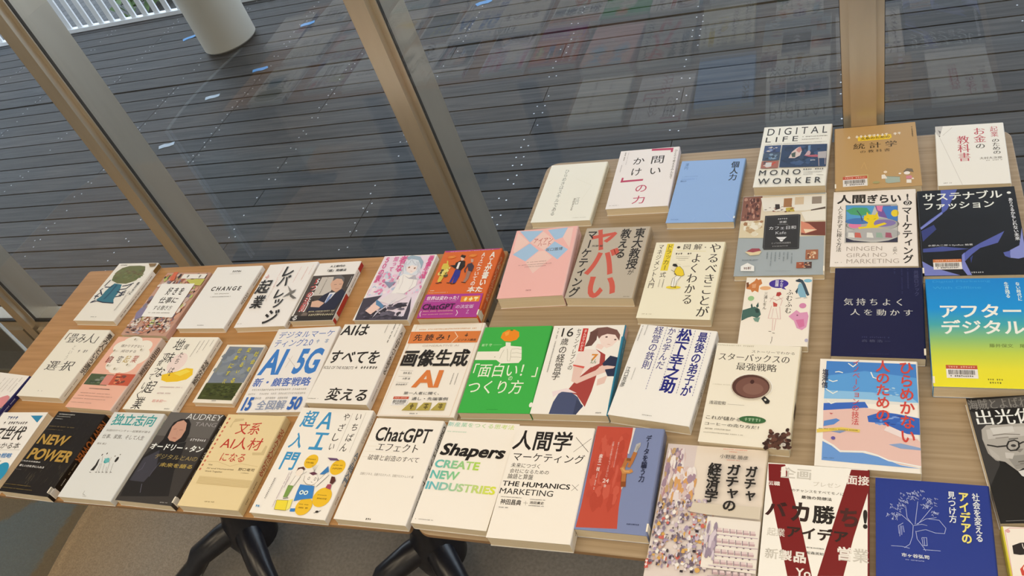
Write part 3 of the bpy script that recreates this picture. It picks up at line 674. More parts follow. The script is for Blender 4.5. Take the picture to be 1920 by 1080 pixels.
  ('L','cfc4c2',0.9,[(70.9,109.5),(92.4,113)]),
  ('L','cfc4c2',0.9,[(67.3,131.3),(88.5,134.1)]),
  ('L','cfc4c2',0.9,[(62.5,69.5),(65.3,84.6)]),
  ('P','e58aa9',[(27.8,52.9),(32.1,50.5),(37.4,55.8),(35.2,63.4)]),
  ('P','e58aa9',[(27.5,98.5),(31.5,95.6),(36.9,101.3),(34.7,108.6)]),
  ('P','e58aa9',[(42.5,68.8),(45.7,66.4),(50.9,71.6),(48.1,76.6)]),
  ('P','e58aa9',[(116.3,91.1),(119.4,88.8),(122.9,93.8),(121.9,101.1)]),
  ('T','AIと',98.8,164.8,108.4,173.6,'e6dfe0','b')],
 [('G',0.55,0.62,'d98aa0',0.4),('G',0.7,0.86,'7a6a6a',0.4)],[]),
('thick orange paperback with three cartoon figures and a magenta lower band',-0.7262,1.0405,0.0218,0.1269,0.1868,0.0200,'dd6a2f','d9642b','R','e2d2ae',
 [('P','b03f8a',[(1.8,.4),(122.1,.4),(122.3,2.9),(1.1,4)]),
  ('G','h',13.5,2.6,111,4.8,'d9a8c8'),
  ('V','ＡＩが書い',104.7,8.9,118.5,104.9,'f7ecd8','h'),
  ('V','ＡＩについての',86.5,10.2,96.1,103.9,'f7ecd8','b'),
  ('T','本た',84.2,105.4,116.4,121.2,'f7ecd8','h'),
  ('E','e58a3a',22.2,19.7,9,4.5,0),
  ('E','e58a3a',68.1,18.2,9,4.5,0),
  ('L','c9551f',0.6,[(13,19.1),(20.8,15.2),(31.3,20.3),(23.8,24.7),(13,19.1)]),
  ('L','c9551f',0.6,[(58.1,17.6),(66.7,13.5),(78,18.9),(69.6,23.5),(58.1,17.6)]),
  ('P','e8b99a',[(42,19.6),(48.6,18.8),(52.8,29.3),(47,32.7)]),
  ('P','2c2420',[(41,19.6),(43.2,14.1),(53.2,17.8),(51.6,25.4)]),
  ('P','2a2420',[(36.6,37.2),(44.6,31.3),(56,33.3),(59.7,48.6),(53.7,60.8),(42.2,55.2),(29.8,46.9),(25,44.1),(36.6,43.5)]),
  ('P','f0e6da',[(42.2,36.3),(46.8,35.3),(47.2,55.5),(42.2,53.9)]),
  ('P','33358a',[(41.6,56.4),(54.3,59.6),(56.4,75.8),(53.4,93.9),(46.9,94.8),(45.6,75.2),(44.2,92.3),(39.1,91.5),(40.9,72.5)]),
  ('L','2a2420',2,[(33.8,93),(44.8,94.2)]),
  ('L','2a2420',2,[(43.6,96.4),(52.9,95.6)]),
  ('P','d9c04a',[(9.2,38.1),(18.9,37.4),(24.8,46.7),(23.6,64.2),(19.8,88.7),(14.7,90.9),(11.9,88.3),(12.4,66.1),(8.5,48.3)]),
  ('P','d9c04a',[(14.4,29.5),(17.8,31),(20.2,38.3),(16.7,38.1)]),
  ('K',['5a5030','e8d878'],2.8,42.9,30.8,86.8,18,31,0.15,0.3),
  ('L','2a2420',2,[(9.9,93.1),(16.6,93.9)]),
  ('L','2a2420',2,[(16,91.9),(22.9,92.3)]),
  ('P','463a44',[(63.6,42.6),(72.4,39.3),(80.3,49.8),(79.9,64.7),(71.3,61.7)]),
  ('P','c9a08a',[(66.9,27.6),(73.3,29.3),(74.9,38.2),(70,37.9)]),
  ('P','a07a6a',[(69.4,61.6),(77.9,64.6),(78,84.2),(74.3,93.7),(69.1,92.2),(70.8,78.9)]),
  ('L','2a2420',1.6,[(65.4,92.8),(75.5,94.7)]),
  ('L','463a44',2.4,[(65.4,45.2),(62.7,58.8),(66,66.4)]),
  ('G','h',5.3,112.7,14.1,115.2,'f3d9b8'),
  ('G','h',4.1,119.1,45.1,120.6,'f3d9b8'),
  ('P','b0408c',[(.4,124.5),(121.8,125.3),(125.3,186.4),(.9,186.4)]),
  ('T','世界は変わった！',5,129.4,73,140.3,'f6e6ea','b'),
  ('P','e88a2a',[(78.3,131.8),(117.9,131),(118.8,146.6),(80.1,146.7)]),
  ('G','h',86.1,134.3,115.2,144.9,'f8e6a0'),
  ('G','h',3.7,143.2,71.6,144.7,'e6c4d8'),
  ('T','ChatGPT',4.2,150.6,72,165.4,'3a1f3a','b'),
  ('T','の決定版',75.3,154.6,112.1,164.3,'f0cfe0','r'),
  ('L','f6e6ea',1.2,[(5.4,168.9),(4.5,175.8),(7.9,183.2)]),
  ('L','f6e6ea',1.2,[(79.4,168.2),(83.9,175.6),(82,182.7)]),
  ('G','h',9.1,168.5,73,171.3,'e9b0a0'),
  ('G','h',11,177.6,74.9,179.6,'e9b0a0'),
  ('L','e6c4d8',0.8,[(101.2,170.4),(105.4,169.4),(102.6,178.3),(107.8,177.5)])],
 [('S','ＡＩが書いたＡＩについての本',0.08,0.72,'f3d9b0','r',0.62),('G',0.75,0.84,'f3d9b0',0.4),('B',0.88,0.95,'e8dcc0')],[('spine_label','R')]),
('cream paperback with thin grey kanji at both cover ends, by the left table edge',-1.6167,0.8214,-0.0082,0.1272,0.1886,0.0180,'f1e6cd','f1e6cd','R','e2d2ae',
 [('T','「畳み人」',9.4,10.9,110,39,'4a4640','m'),
  ('V','という',53.2,44.3,63.8,88.6,'8a8478','l'),
  ('G','h',79.1,58.2,106.7,66.6,'8a8478'),
  ('T','選 択',19,90.9,99.9,117.6,'4a4640','m'),
  ('L','8a8478',0.5,[(35.9,100.6),(63.9,99.6)]),
  ('L','8a8478',0.5,[(40.2,107.9),(68.7,107.7)]),
  ('G','h',51.7,171.5,65.4,174.4,'9a9288')],
 [('S','畳み人という選択',0.03,0.62,'4a4640','b',0.75),('G',0.7,0.95,'8a7e68',0.4)],[]),
('salmon pink paperback with a cream cloud-shaped title patch and two square photos',-1.4515,0.7995,-0.0232,0.1278,0.1904,0.0180,'efb497','e2c4ae','R','e2d2ae',
 [('E','f5e8cf',52.2,11.8,26,14,0),
  ('E','f5e8cf',36.8,27.5,28,18,0),
  ('E','f5e8cf',89.7,25.5,26,18,0),
  ('E','f5e8cf',42.5,49.7,26,20,0),
  ('E','f5e8cf',86.4,51.5,40,26,0),
  ('E','f5e8cf',44.3,71.7,20,20,0),
  ('E','f5e8cf',86.9,76.9,24,20,0),
  ('E','f5e8cf',62.8,85.3,22,14,0),
  ('T','儲かりすぎない',27.6,20.9,92.2,28.6,'5a4a40','r'),
  ('T','成功する',39,35.5,82.1,43.1,'5a4a40','r'),
  ('T','自',17.1,53.6,32.2,72.5,'8a3028','b'),
  ('T','宅',44.6,52.5,59.5,71.1,'3a3430','r'),
  ('T','起',64.6,50.8,80,70.2,'b8962a','r'),
  ('T','業',86.2,49.1,102.2,69.1,'a8442a','r'),
  ('P','4f5a3a',[(3,102.8),(69.3,102.8),(69.3,131.6),(3,131.6)]),
  ('K',['3f4a34','6f7a5a','8a8a7a'],11.5,106,60.1,129.7,14,41,0.2,0.4),
  ('P','d98a76',[(48.8,103.9),(83.2,103.9),(83.2,130),(48.8,130)]),
  ('G','h',62.3,104.9,66.3,129.4,'f0d0c0'),
  ('P','c9583a',[(71.9,99.1),(127.4,99.1),(127.4,129),(71.9,129)]),
  ('K',['a83a2a','e08a5a','7a4a3a'],75.1,100.7,122.6,127.6,14,42,0.2,0.4),
  ('G','h',28,139.7,89.1,142.1,'5a4a40'),
  ('G','h',13.9,152.5,98.2,154,'8a6a58'),
  ('G','h',12.9,160.1,111.5,161.6,'8a6a58'),
  ('G','h',7.6,168.5,100.4,170,'8a6a58'),
  ('G','h',9.7,179,70.6,180.5,'8a6a58'),
  ('E','a89a7a',60.3,9.6,2.4,3,0),
  ('E','a89a7a',24.8,42.3,2.4,3,0),
  ('E','a89a7a',98.4,37,2.4,3,0),
  ('E','a89a7a',90.1,78.5,2.4,3,0),
  ('E','a89a7a',37.7,82.9,2.4,3,0),
  ('E','a89a7a',63.2,90.6,2.4,3,0)],
 [('B',0,1,'e3cdb8'),('S','自宅起業',0.1,0.5,'6a5a50','b',0.62),('G',0.52,0.95,'6a5a50',0.4)],[]),
('white paperback with bold black kanji column and a yellow brush-painted blob',-1.2982,0.8027,0.0074,0.1280,0.1880,0.0180,'f5ead2','f5ead2','R','e2d2ae',
 [('E','f3d9c8',62,68.9,22,26,0),
  ('P','f2c31f',[(42.5,100.7),(55.9,96.9),(76.7,91.2),(95.1,82.2),(113.3,83.6),(121.2,98.8),(113.5,110.8),(93.6,117),(67.1,118.8),(50,114.2)]),
  ('P','f6d648',[(69.7,96.6),(97.3,85.6),(110.8,90.5),(91.2,102.9)]),
  ('E','3a3020',62.3,101.2,1.6,2,0),
  ('T','地',23.6,4.2,48.4,35.3,'2b2622','r'),
  ('T','僕',52.2,18.8,64.3,34,'2b2622','r'),
  ('T','味',21.5,41.6,44.2,70,'2b2622','r'),
  ('T','な',23.2,80.9,43.9,106.8,'2b2622','r'),
  ('T','起',20.5,116.7,46.4,147.9,'2b2622','r'),
  ('T','業',18.4,157.2,42.9,186.7,'2b2622','r'),
  ('V','たち',53.2,39.9,65.2,73.1,'2b2622','r'),
  ('T','は',54.1,81.3,66.5,96.7,'2b2622','r'),
  ('V','で食って',10.8,42.7,23.9,115.3,'2b2622','r'),
  ('V','いく',9.2,118.5,25,162.2,'2b2622','r'),
  ('G','v',118.4,5.7,120.4,25.6,'4a4540'),
  ('G','v',106.6,7.6,108.6,36.4,'4a4540'),
  ('G','v',95.5,9.5,97.5,43.7,'4a4540'),
  ('G','v',85.4,11.3,87.4,54.5,'4a4540'),
  ('G','h',59.9,130.8,119.7,133.9,'c9a89a'),
  ('G','h',63.6,145.7,98.9,149.4,'c9a89a'),
  ('T','岩本初一',63.6,162.9,100.3,169.7,'e0907e','r'),
  ('G','h',106.8,183,120.4,185.3,'7a736b')],
 [('S','地味な起業',0.3,0.62,'2b2622','b',0.7),('G',0.02,0.25,'3a3632',0.5),('G',0.66,0.95,'4a4540',0.5)],[]),
('small framed-look book with yellow handwriting on a grey sky above grass',-1.1583,0.8099,0.0132,0.0959,0.1463,0.0120,'f1e4cc','e9d8bc','R','e2d2ae',
 [('P','7d8288',[(8.3,4.7),(95.2,6.8),(94.6,96.1),(7.2,99.2)]),
  ('K',['8a9094','73797f','868a88'],.4,7.6,95.5,92.3,40,51,0.15,0.35),
  ('P','45491f',[(5.9,98.8),(92.9,96.8),(90.4,138.9),(6.4,138)]),
  ('K',['3a3f18','535a2a','4a4f22','2f3414'],8.6,101.4,95.5,135.6,70,52,0.08,0.2),
  ('T','仕',35.4,9.4,45.5,22,'d8c83a','b'),
  ('T','変',58.1,8.6,67.6,20.2,'d8c83a','b'),
  ('T','社',81.5,17.8,91.9,30.9,'d8c83a','b'),
  ('T','事',37.3,29,46.4,40.4,'d8c83a','b'),
  ('T','え',59.7,29.5,68.3,40.2,'d8c83a','b'),
  ('T','会',84.2,38.4,94.1,50.8,'d8c83a','b'),
  ('T','に',36.6,49.2,46.6,61.6,'d8c83a','b'),
  ('T','る',61.4,47.1,70.1,57.9,'d8c83a','b'),
  ('T','を',85.2,57.6,94.1,68.7,'d8c83a','b'),
  ('T','す',40.2,68.4,49.1,79.5,'d8c83a','b'),
  ('T','い',62.4,65.8,70,73.5,'d8c83a','b'),
  ('T','る',62.2,85.8,71.7,97.7,'d8c83a','b'),
  ('T','ひと',44.7,88.1,51.4,99.6,'d8c83a','b'),
  ('G','v',11.5,44.9,13.5,74.5,'b8ac3e'),
  ('G','h',44.6,140.4,55,142.8,'4a4540')],
 [('B',0.88,0.95,'e8e0cc'),('G',0.5,0.8,'4a4540',0.5)],[]),
('large white book with big blue Latin letters and digits across the cover',-1.0219,0.8251,0.0622,0.1439,0.2073,0.0130,'f1e7d8','f1e7d8','R','e2d2ae',
 [('T','デジタルマーケ',9.3,7.6,136.9,25.4,'4f6fae','r'),
  ('T','ティング2.0',8.9,28.3,97,48.5,'4f6fae','r'),
  ('G','h',104.7,32.1,136.8,42.4,'a9b0bd'),
  ('T','AI',3.9,54.3,52.5,118.9,'3f7dbf','h'),
  ('L','c9b9a8',0.8,[(57.5,77.2),(83,100.3)]),
  ('L','c9b9a8',0.8,[(65.4,71.9),(61.4,101.7)]),
  ('T','5G',80.1,54.6,133.8,118.7,'3f7dbf','h'),
  ('G','h',128.6,86.9,135.1,109.4,'9fb6d0'),
  ('T','新・顧客戦略',5.3,126.1,133.9,147.7,'4a6cb0','b'),
  ('G','h',10.3,152.8,131.3,157.4,'b4ac9e'),
  ('G','h',6.9,162.6,133.6,167.1,'c9bfae'),
  ('G','h',28.3,172.9,107.1,177.7,'c2b8a8'),
  ('T','15',8.2,172.9,27,204.2,'3566ad','h'),
  ('T','全図解',39.1,180.4,102,202.5,'8a93a6','r'),
  ('T','50',109.1,172.9,135.1,203.3,'3566ad','h'),
  ('G','h',66.5,205.9,73.5,206.9,'9a9288')],
 [],[]),
('thick white paperback with three widely spaced black lines of large text',-0.8762,0.8374,0.0098,0.1289,0.1900,0.0200,'f3e8d5','f3e8d5','R','e2d2ae',
 [('T','AIは',.4,.4,61,29.2,'2b2622','b'),
  ('T','すべてを',4.7,66.3,111.4,98.1,'2b2622','b'),
  ('T','変える',36.9,154.2,121.6,183.6,'2b2622','b'),
  ('T','ROLE OF THE ROBOTS',2,104.8,66.3,111.6,'3a3632','r'),
  ('G','h',70,103.6,117.2,110,'5a544c'),
  ('G','h',1,179.6,23.4,181.2,'5a544c'),
  ('G','v',122.3,.4,124.3,33.6,'3a3632'),
  ('G','v',111.9,.4,116.5,46.8,'3a3632'),
  ('G','v',97.7,.4,99.9,23.6,'4a4540')],
 [('S','ＡＩはすべてを変える',0.06,0.6,'3a3632','b',0.6),('G',0.68,0.92,'5a544c',0.4)],[]),
('tall cream book with an orange top band and large black kanji over orange letters',-0.7146,0.8333,0.0324,0.1476,0.2121,0.0140,'f4e8d3','f4e8d3','R','e2d2ae',
 [('G','h',15.5,11.7,133.2,15,'dba36c'),
  ('P','dd7d3c',[(.4,18.8),(144.9,20.2),(144.2,47.6),(3.1,47.6)]),
  ('T','先 読 み !',11.8,25.6,85.3,42.1,'2b2622','b'),
  ('L','f2d2b0',1.4,[(92.5,21.6),(101.7,33.3),(92.9,47.8)]),
  ('G','h',115,24.8,128.4,33.6,'5a3a28'),
  ('T','ビジネス講座',105,38.5,140.7,44.3,'3a2a20','b'),
  ('T','GENERATIVE AI',36.3,51.9,110.1,56.4,'cdbca4','r'),
  ('T','画像生成',5.2,62.9,138.7,104.4,'2b2622','h'),
  ('T','AI',45.5,111.2,98.4,150.2,'dd7d3c','h'),
  ('L','8a8378',0.4,[(11.2,111.9),(37.3,112.9)]),
  ('L','8a8378',0.4,[(11.8,125.3),(37.2,126.1)]),
  ('L','8a8378',0.4,[(12.5,138.7),(37.1,139.5)]),
  ('T','宮本 直人',18.9,115.3,36.3,120.3,'4a4540','r'),
  ('T','大野 治',21.4,128.2,37,132.6,'4a4540','r'),
  ('T','森本由美子',12.8,141.8,36,145.7,'4a4540','r'),
  ('G','v',126.8,118.6,128.8,143.5,'4a4540'),
  ('G','v',118.7,118.6,120.7,143.5,'4a4540'),
  ('T','第一人者に聞く、',36.1,159.9,105.6,166.2,'2b2622','r'),
  ('T','通し・先端事例',56.1,171.4,125.3,178.4,'2b2622','r'),
  ('P','b5a04c',[(55.3,183.7),(70.7,183.5),(71.3,200),(44.7,200.5)]),
  ('G','h',58.3,185.7,66,197.5,'6a5a2a'),
  ('P','b5a04c',[(82.5,183.3),(97.7,183.1),(98,199.5),(71.8,200)]),
  ('G','h',85.2,185.3,93,197.1,'6a5a2a'),
  ('P','b5a04c',[(110.2,183),(125.2,182.7),(125.3,199),(99.5,199.5)]),
  ('G','h',112.7,184.9,120.6,196.6,'6a5a2a'),
  ('G','h',62.7,205.5,78.2,207.8,'7a736b'),
  ('L','dba36c',0.4,[(9.1,1.8),(143.7,2.3),(140,210.7),(3,211.7),(9.1,1.8)])],
 [],[('barcode_sticker',19.6,171,49.9,189.8,'c4553a')]),
('bright green book with a white fist balancing an orange on its thumb',-0.5708,0.8340,0.0365,0.1289,0.1900,0.0180,'3fae45','3aa541','R','e2d2ae',
 [('P','f2e8cf',[(.4,62.7),(.4,57.1),(41,57.4),(42.9,50),(51,44.9),(48.9,36.4),(58.8,37.3),(60.4,45.1),(81.3,47.4),(83.8,56.4),(88,76.4),(84.4,84),(51.6,84.7),(41.3,76.9),(.4,76.3)]),
  ('L','8a8a6a',0.5,[(55.4,51.3),(58.5,60.4),(61.5,76.1),(64.4,80.5)]),
  ('L','8a8a6a',0.5,[(50.3,53.5),(47.9,62.5),(47,73.6)]),
  ('L','8a8a6a',0.5,[(64.1,52.6),(74.9,51.7),(82.9,54.1)]),
  ('L','8a8a6a',0.5,[(66.2,61.7),(75.2,60.7),(84.9,63.1)]),
  ('L','8a8a6a',0.5,[(66.6,70.6),(77.6,70.8),(86.7,72)]),
  ('L','8a8a6a',0.5,[(64.3,53.8),(64.1,60.5),(66.3,69.5),(67.1,80.5)]),
  ('P','ef8a1d',[(36.7,25.7),(37.6,14),(45.6,7.7),(58.7,7.1),(68.5,12.6),(71.5,23.1),(68.2,31.1),(57.9,35),(46.4,34)]),
  ('P','f5a23c',[(41.5,14.1),(49.9,9.7),(50.3,19.1),(45.4,22.4)]),
  ('E','4a7a2a',53.8,8.6,3,1.4,0),
  ('E','8a8a6a',36.8,70.1,1,1,0),
  ('T','飯干 守',4.7,39.1,24.1,45.5,'c9e8b0','r'),
  ('L','c9e8b0',0.4,[(26.7,42.1),(42.7,42)]),
  ('T','「面白い！」',4.7,84.7,122.4,114.7,'f0efcf','r'),
  ('T','の',74,113.1,81.1,122,'e6efc8','r'),
  ('T','つくり方',4.6,121.2,104,150.4,'f0efcf','r'),
  ('G','h',51.2,181.9,70.9,184,'2a8a34'),
  ('E','f2ead6',126.7,172.6,3,5,0)],
 [],[]),
('white paperback with a ponytailed girl in a red-trimmed shirt holding a folder',-0.4401,0.8375,0.0192,0.1295,0.1892,0.0180,'f4ead7','2f7f96','R','e2d2ae',
 [('P','f0dccb',[(55.8,63.4),(69.5,53.6),(85.3,54.8),(85.6,93.1),(80,126.1),(65.8,122.3),(52.7,91.2)]),
  ('P','a8433a',[(84.9,52.6),(104.3,65.5),(107.4,92.9),(97,109.5),(94.7,141.9),(89.2,173.4),(71.4,150.4),(53.1,142.8),(65,118.2),(83.9,93.1),(97.5,84.6),(95.4,63.4)]),
  ('P','f0dccb',[(75.4,56.9),(87,54.8),(95.8,65.5),(97.5,84.6),(85.6,93.1),(77.3,76.2)]),
  ('P','d9584a',[(52.7,87),(73.3,91.1),(72.4,95.3),(52.9,90.2)]),
  ('P','e9c4b0',[(54.5,91.2),(72.4,95.3),(69.3,114),(93.5,99.2),(101.7,88.8),(118,86.6),(123.7,90.7),(113.8,101.1),(97,109.5),(66.8,127.3),(56.5,122.4)]),
  ('P','e9c4b0',[(100.1,117.7),(115.3,109.3),(113.1,125.5),(100.9,130.8)]),
  ('P','49506c',[(40.9,145),(58.1,142.7),(73.9,154.3),(85.9,173.5),(75.9,188.8),(32,188.8),(34.3,165.2)]),
  ('P','3a4058',[(73,158.2),(86.3,171.6),(77.6,188.8),(72.7,188.8)]),
  ('P','efd9d0',[(28,144.3),(51.9,136.7),(70.6,146.4),(44.9,144),(32.1,155.3)]),
  ('P','f2d2bf',[(86.4,41.7),(100.6,44),(95.6,54.8),(84.5,50.4)]),
  ('P','f4d9c6',[(85.3,26.2),(92.1,15.2),(113.3,17.6),(121,33.2),(112.9,46.2),(103.6,51.6),(93.7,43.9)]),
  ('P','7a5348',[(67.9,17.1),(79.9,6),(97.1,4),(115.6,11),(122.6,22.2),(123,35.4),(114,22.1),(99.8,19.7),(90.1,24.1),(87,30.7),(83.2,24)]),
  ('P','6a463c',[(69.2,14.9),(82.5,10.5),(83,32.9),(76.8,46),(65,48.2),(69.1,32.8)]),
  ('E','5a3a34',99.6,26.8,2.2,1.6,0),
  ('E','5a3a34',115.8,32.7,2,1.6,0),
  ('L','c98a78',0.7,[(103.8,42.9),(109,43.6)]),
  ('P','2b3046',[(102.6,84.6),(113.1,67.7),(127.3,71.9),(128.8,111.2),(115.6,111.3)]),
  ('P','e9c4b0',[(98.7,90.9),(111.7,88.7),(125.4,90.7),(122.7,94.8),(109.8,97),(104.6,105.3),(94.2,103.4)]),
  ('T','7',81.1,64.5,92.2,78.3,'d9882f','h'),
  ('T','えん',81.4,74.9,91.6,84.9,'6a8a6a','b'),
  ('P','c9382e',[(54.4,6.7),(64.2,6.9),(65.3,58.6),(55.2,58.6)]),
  ('V','まんがでわかる',57.1,9.1,62.8,56.9,'f4ead7','r'),
  ('V','セブンイレブンの',44.1,6.7,52.5,99.7,'2b2622','r'),
  ('T','16',17.9,5.4,38.9,25.6,'2b2622','r'),
  ('T','歳',20.2,29.1,33.9,44.7,'2b2622','r'),
  ('V','の経営学',20.1,45.9,34.7,120.7,'2b2622','r'),
  ('G','v',8,6.1,11.9,30,'8a8378'),
  ('G','v',8.6,36.8,12.2,104.3,'8a8378'),
  ('G','h',109.3,183.4,118.5,185.9,'7a736b'),
  ('P','2f7f96',[(125.9,26.6),(129.1,26.7),(129.1,172.2),(127.4,172.3)])],
 [('B',0,0.12,'cfa99a'),('G',0.15,0.3,'d9e6e6',0.3),('B',0.9,1,'d9d2c2')],[]),
('white book with navy vertical title between dashed rules, tilted clockwise',-0.2974,0.8300,-0.1194,0.1292,0.1892,0.0220,'f4ecdc','f4ecdc','R','e2d2ae',
 [('V','最後の弟子が',100.5,4.9,116.3,136.6,'24277a','b'),
  ('V','松下幸之助',67.4,1.7,89.9,134.4,'24277a','h'),
  ('V','から学んだ',49.1,.4,62.2,90.7,'24277a','r'),
  ('V','経営の鉄則',26.3,.9,41.2,93.7,'24277a','r'),
  ('L','2b2f8a',0.7,[(119,4),(119,7.2)]),
  ('L','2b2f8a',0.7,[(119.1,9.8),(119.1,13)]),
  ('L','2b2f8a',0.7,[(119.1,15.6),(119.2,18.8)]),
  ('L','2b2f8a',0.7,[(119.2,21.4),(119.2,24.5)]),
  ('L','2b2f8a',0.7,[(119.2,27.1),(119.3,30.2)]),
  ('L','2b2f8a',0.7,[(119.3,32.8),(119.3,35.9)]),
  ('L','2b2f8a',0.7,[(119.4,38.5),(119.4,41.6)]),
  ('L','2b2f8a',0.7,[(119.4,44.1),(119.5,47.2)]),
  ('L','2b2f8a',0.7,[(119.5,49.7),(119.5,52.8)]),
  ('L','2b2f8a',0.7,[(119.6,55.3),(119.6,58.4)]),
  ('L','2b2f8a',0.7,[(119.6,60.9),(119.7,63.9)]),
  ('L','2b2f8a',0.7,[(119.7,66.4),(119.7,69.4)]),
  ('L','2b2f8a',0.7,[(119.7,71.9),(119.8,74.9)]),
  ('L','2b2f8a',0.7,[(119.8,77.4),(119.8,80.4)]),
  ('L','2b2f8a',0.7,[(119.9,82.8),(119.9,85.8)]),
  ('L','2b2f8a',0.7,[(119.9,88.2),(120,91.2)]),
  ('L','2b2f8a',0.7,[(120,93.6),(120,96.6)]),
  ('L','2b2f8a',0.7,[(120,99),(120.1,101.9)]),
  ('L','2b2f8a',0.7,[(120.1,104.3),(120.1,107.3)]),
  ('L','2b2f8a',0.7,[(120.2,109.6),(120.2,112.6)]),
  ('L','2b2f8a',0.7,[(120.2,114.9),(120.2,117.8)]),
  ('L','2b2f8a',0.7,[(120.3,120.2),(120.3,123.1)]),
  ('L','2b2f8a',0.7,[(120.3,125.4),(120.4,128.3)]),
  ('L','2b2f8a',0.7,[(120.4,130.6),(120.4,133.5)]),
  ('L','2b2f8a',0.7,[(93.5,2.9),(93.6,6.1)]),
  ('L','2b2f8a',0.7,[(93.6,8.7),(93.6,11.9)]),
  ('L','2b2f8a',0.7,[(93.7,14.5),(93.7,17.6)]),
  ('L','2b2f8a',0.7,[(93.7,20.2),(93.8,23.4)]),
  ('L','2b2f8a',0.7,[(93.8,26),(93.8,29.1)]),
  ('L','2b2f8a',0.7,[(93.9,31.7),(93.9,34.8)]),
  ('L','2b2f8a',0.7,[(93.9,37.3),(94,40.4)]),
  ('L','2b2f8a',0.7,[(94,43),(94,46.1)]),
  ('L','2b2f8a',0.7,[(94.1,48.6),(94.1,51.7)]),
  ('L','2b2f8a',0.7,[(94.1,54.2),(94.2,57.3)]),
  ('L','2b2f8a',0.7,[(94.2,59.8),(94.3,62.8)]),
  ('L','2b2f8a',0.7,[(94.3,65.3),(94.3,68.3)]),
  ('L','2b2f8a',0.7,[(94.4,70.8),(94.4,73.8)]),
  ('L','2b2f8a',0.7,[(94.4,76.3),(94.5,79.3)]),
  ('L','2b2f8a',0.7,[(94.5,81.7),(94.5,84.7)]),
  ('L','2b2f8a',0.7,[(94.6,87.1),(94.6,90.1)]),
  ('L','2b2f8a',0.7,[(94.6,92.5),(94.7,95.5)]),
  ('L','2b2f8a',0.7,[(94.7,97.9),(94.7,100.9)]),
  ('L','2b2f8a',0.7,[(94.8,103.3),(94.8,106.2)]),
  ('L','2b2f8a',0.7,[(94.8,108.6),(94.9,111.5)]),
  ('L','2b2f8a',0.7,[(94.9,113.9),(94.9,116.8)]),
  ('L','2b2f8a',0.7,[(94.9,119.2),(95,122)]),
  ('L','2b2f8a',0.7,[(95,124.4),(95,127.3)]),
  ('L','2b2f8a',0.7,[(95.1,129.6),(95.1,132.5)]),
  ('L','2b2f8a',0.7,[(66.8,3.3),(66.9,6.5)]),
  ('L','2b2f8a',0.7,[(66.9,9),(66.9,12.2)]),
  ('L','2b2f8a',0.7,[(66.9,14.8),(66.9,17.9)]),
  ('L','2b2f8a',0.7,[(66.9,20.5),(66.9,23.6)]),
  ('L','2b2f8a',0.7,[(66.9,26.2),(66.9,29.3)]),
  ('L','2b2f8a',0.7,[(66.9,31.8),(67,34.9)]),
  ('L','2b2f8a',0.7,[(67,37.4),(67,40.5)]),
  ('L','2b2f8a',0.7,[(67,43),(67,46.1)]),
  ('L','2b2f8a',0.7,[(67,48.6),(67,51.6)]),
  ('L','2b2f8a',0.7,[(67,54.1),(67,57.2)]),
  ('L','2b2f8a',0.7,[(67,59.6),(67,62.7)]),
  ('L','2b2f8a',0.7,[(67.1,65.1),(67.1,68.1)]),
  ('L','2b2f8a',0.7,[(67.1,70.6),(67.1,73.6)]),
  ('L','2b2f8a',0.7,[(67.1,76),(67.1,79)]),
  ('L','2b2f8a',0.7,[(67.1,81.4),(67.1,84.4)]),
  ('L','2b2f8a',0.7,[(67.1,86.8),(67.1,89.7)]),
  ('L','2b2f8a',0.7,[(67.2,92.2),(67.2,95.1)]),
  ('L','2b2f8a',0.7,[(67.2,97.5),(67.2,100.4)]),
  ('L','2b2f8a',0.7,[(67.2,102.8),(67.2,105.7)]),
  ('L','2b2f8a',0.7,[(67.2,108.1),(67.2,111)]),
  ('L','2b2f8a',0.7,[(67.2,113.3),(67.2,116.2)]),
  ('L','2b2f8a',0.7,[(67.2,118.6),(67.3,121.4)]),
  ('L','2b2f8a',0.7,[(67.3,123.8),(67.3,126.6)]),
  ('L','2b2f8a',0.7,[(67.3,128.9),(67.3,131.8)]),
  ('L','2b2f8a',0.7,[(46,1.4),(46,4.7)]),
  ('L','2b2f8a',0.7,[(46,7.3),(46,10.5)]),
  ('L','2b2f8a',0.7,[(46,13.2),(46,16.4)]),
  ('L','2b2f8a',0.7,[(46,19),(46,22.2)]),
  ('L','2b2f8a',0.7,[(46,24.8),(46,28)]),
  ('L','2b2f8a',0.7,[(45.9,30.5),(45.9,33.7)]),
  ('L','2b2f8a',0.7,[(45.9,36.3),(45.9,39.4)]),
  ('L','2b2f8a',0.7,[(45.9,42),(45.9,45.1)]),
  ('L','2b2f8a',0.7,[(45.9,47.7),(45.9,50.8)]),
  ('L','2b2f8a',0.7,[(45.9,53.3),(45.9,56.4)]),
  ('L','2b2f8a',0.7,[(45.9,58.9),(45.9,62)]),
  ('L','2b2f8a',0.7,[(45.9,64.5),(45.9,67.6)]),
  ('L','2b2f8a',0.7,[(45.9,70.1),(45.9,73.2)]),
  ('L','2b2f8a',0.7,[(45.9,75.7),(45.9,78.7)]),
  ('L','2b2f8a',0.7,[(45.9,81.2),(45.9,84.2)]),
  ('L','2b2f8a',0.7,[(45.9,86.7),(45.9,89.7)]),
  ('L','2b2f8a',0.7,[(45.9,92.1),(45.9,95.1)]),
  ('L','2b2f8a',0.7,[(45.9,97.6),(45.9,100.5)]),
  ('L','2b2f8a',0.7,[(45.9,103),(45.9,105.9)]),
  ('L','2b2f8a',0.7,[(45.9,108.4),(45.9,111.3)]),
  ('L','2b2f8a',0.7,[(45.9,113.7),(45.9,116.7)]),
  ('L','2b2f8a',0.7,[(45.9,119.1),(45.9,122)]),
  ('L','2b2f8a',0.7,[(45.9,124.4),(45.9,127.3)]),
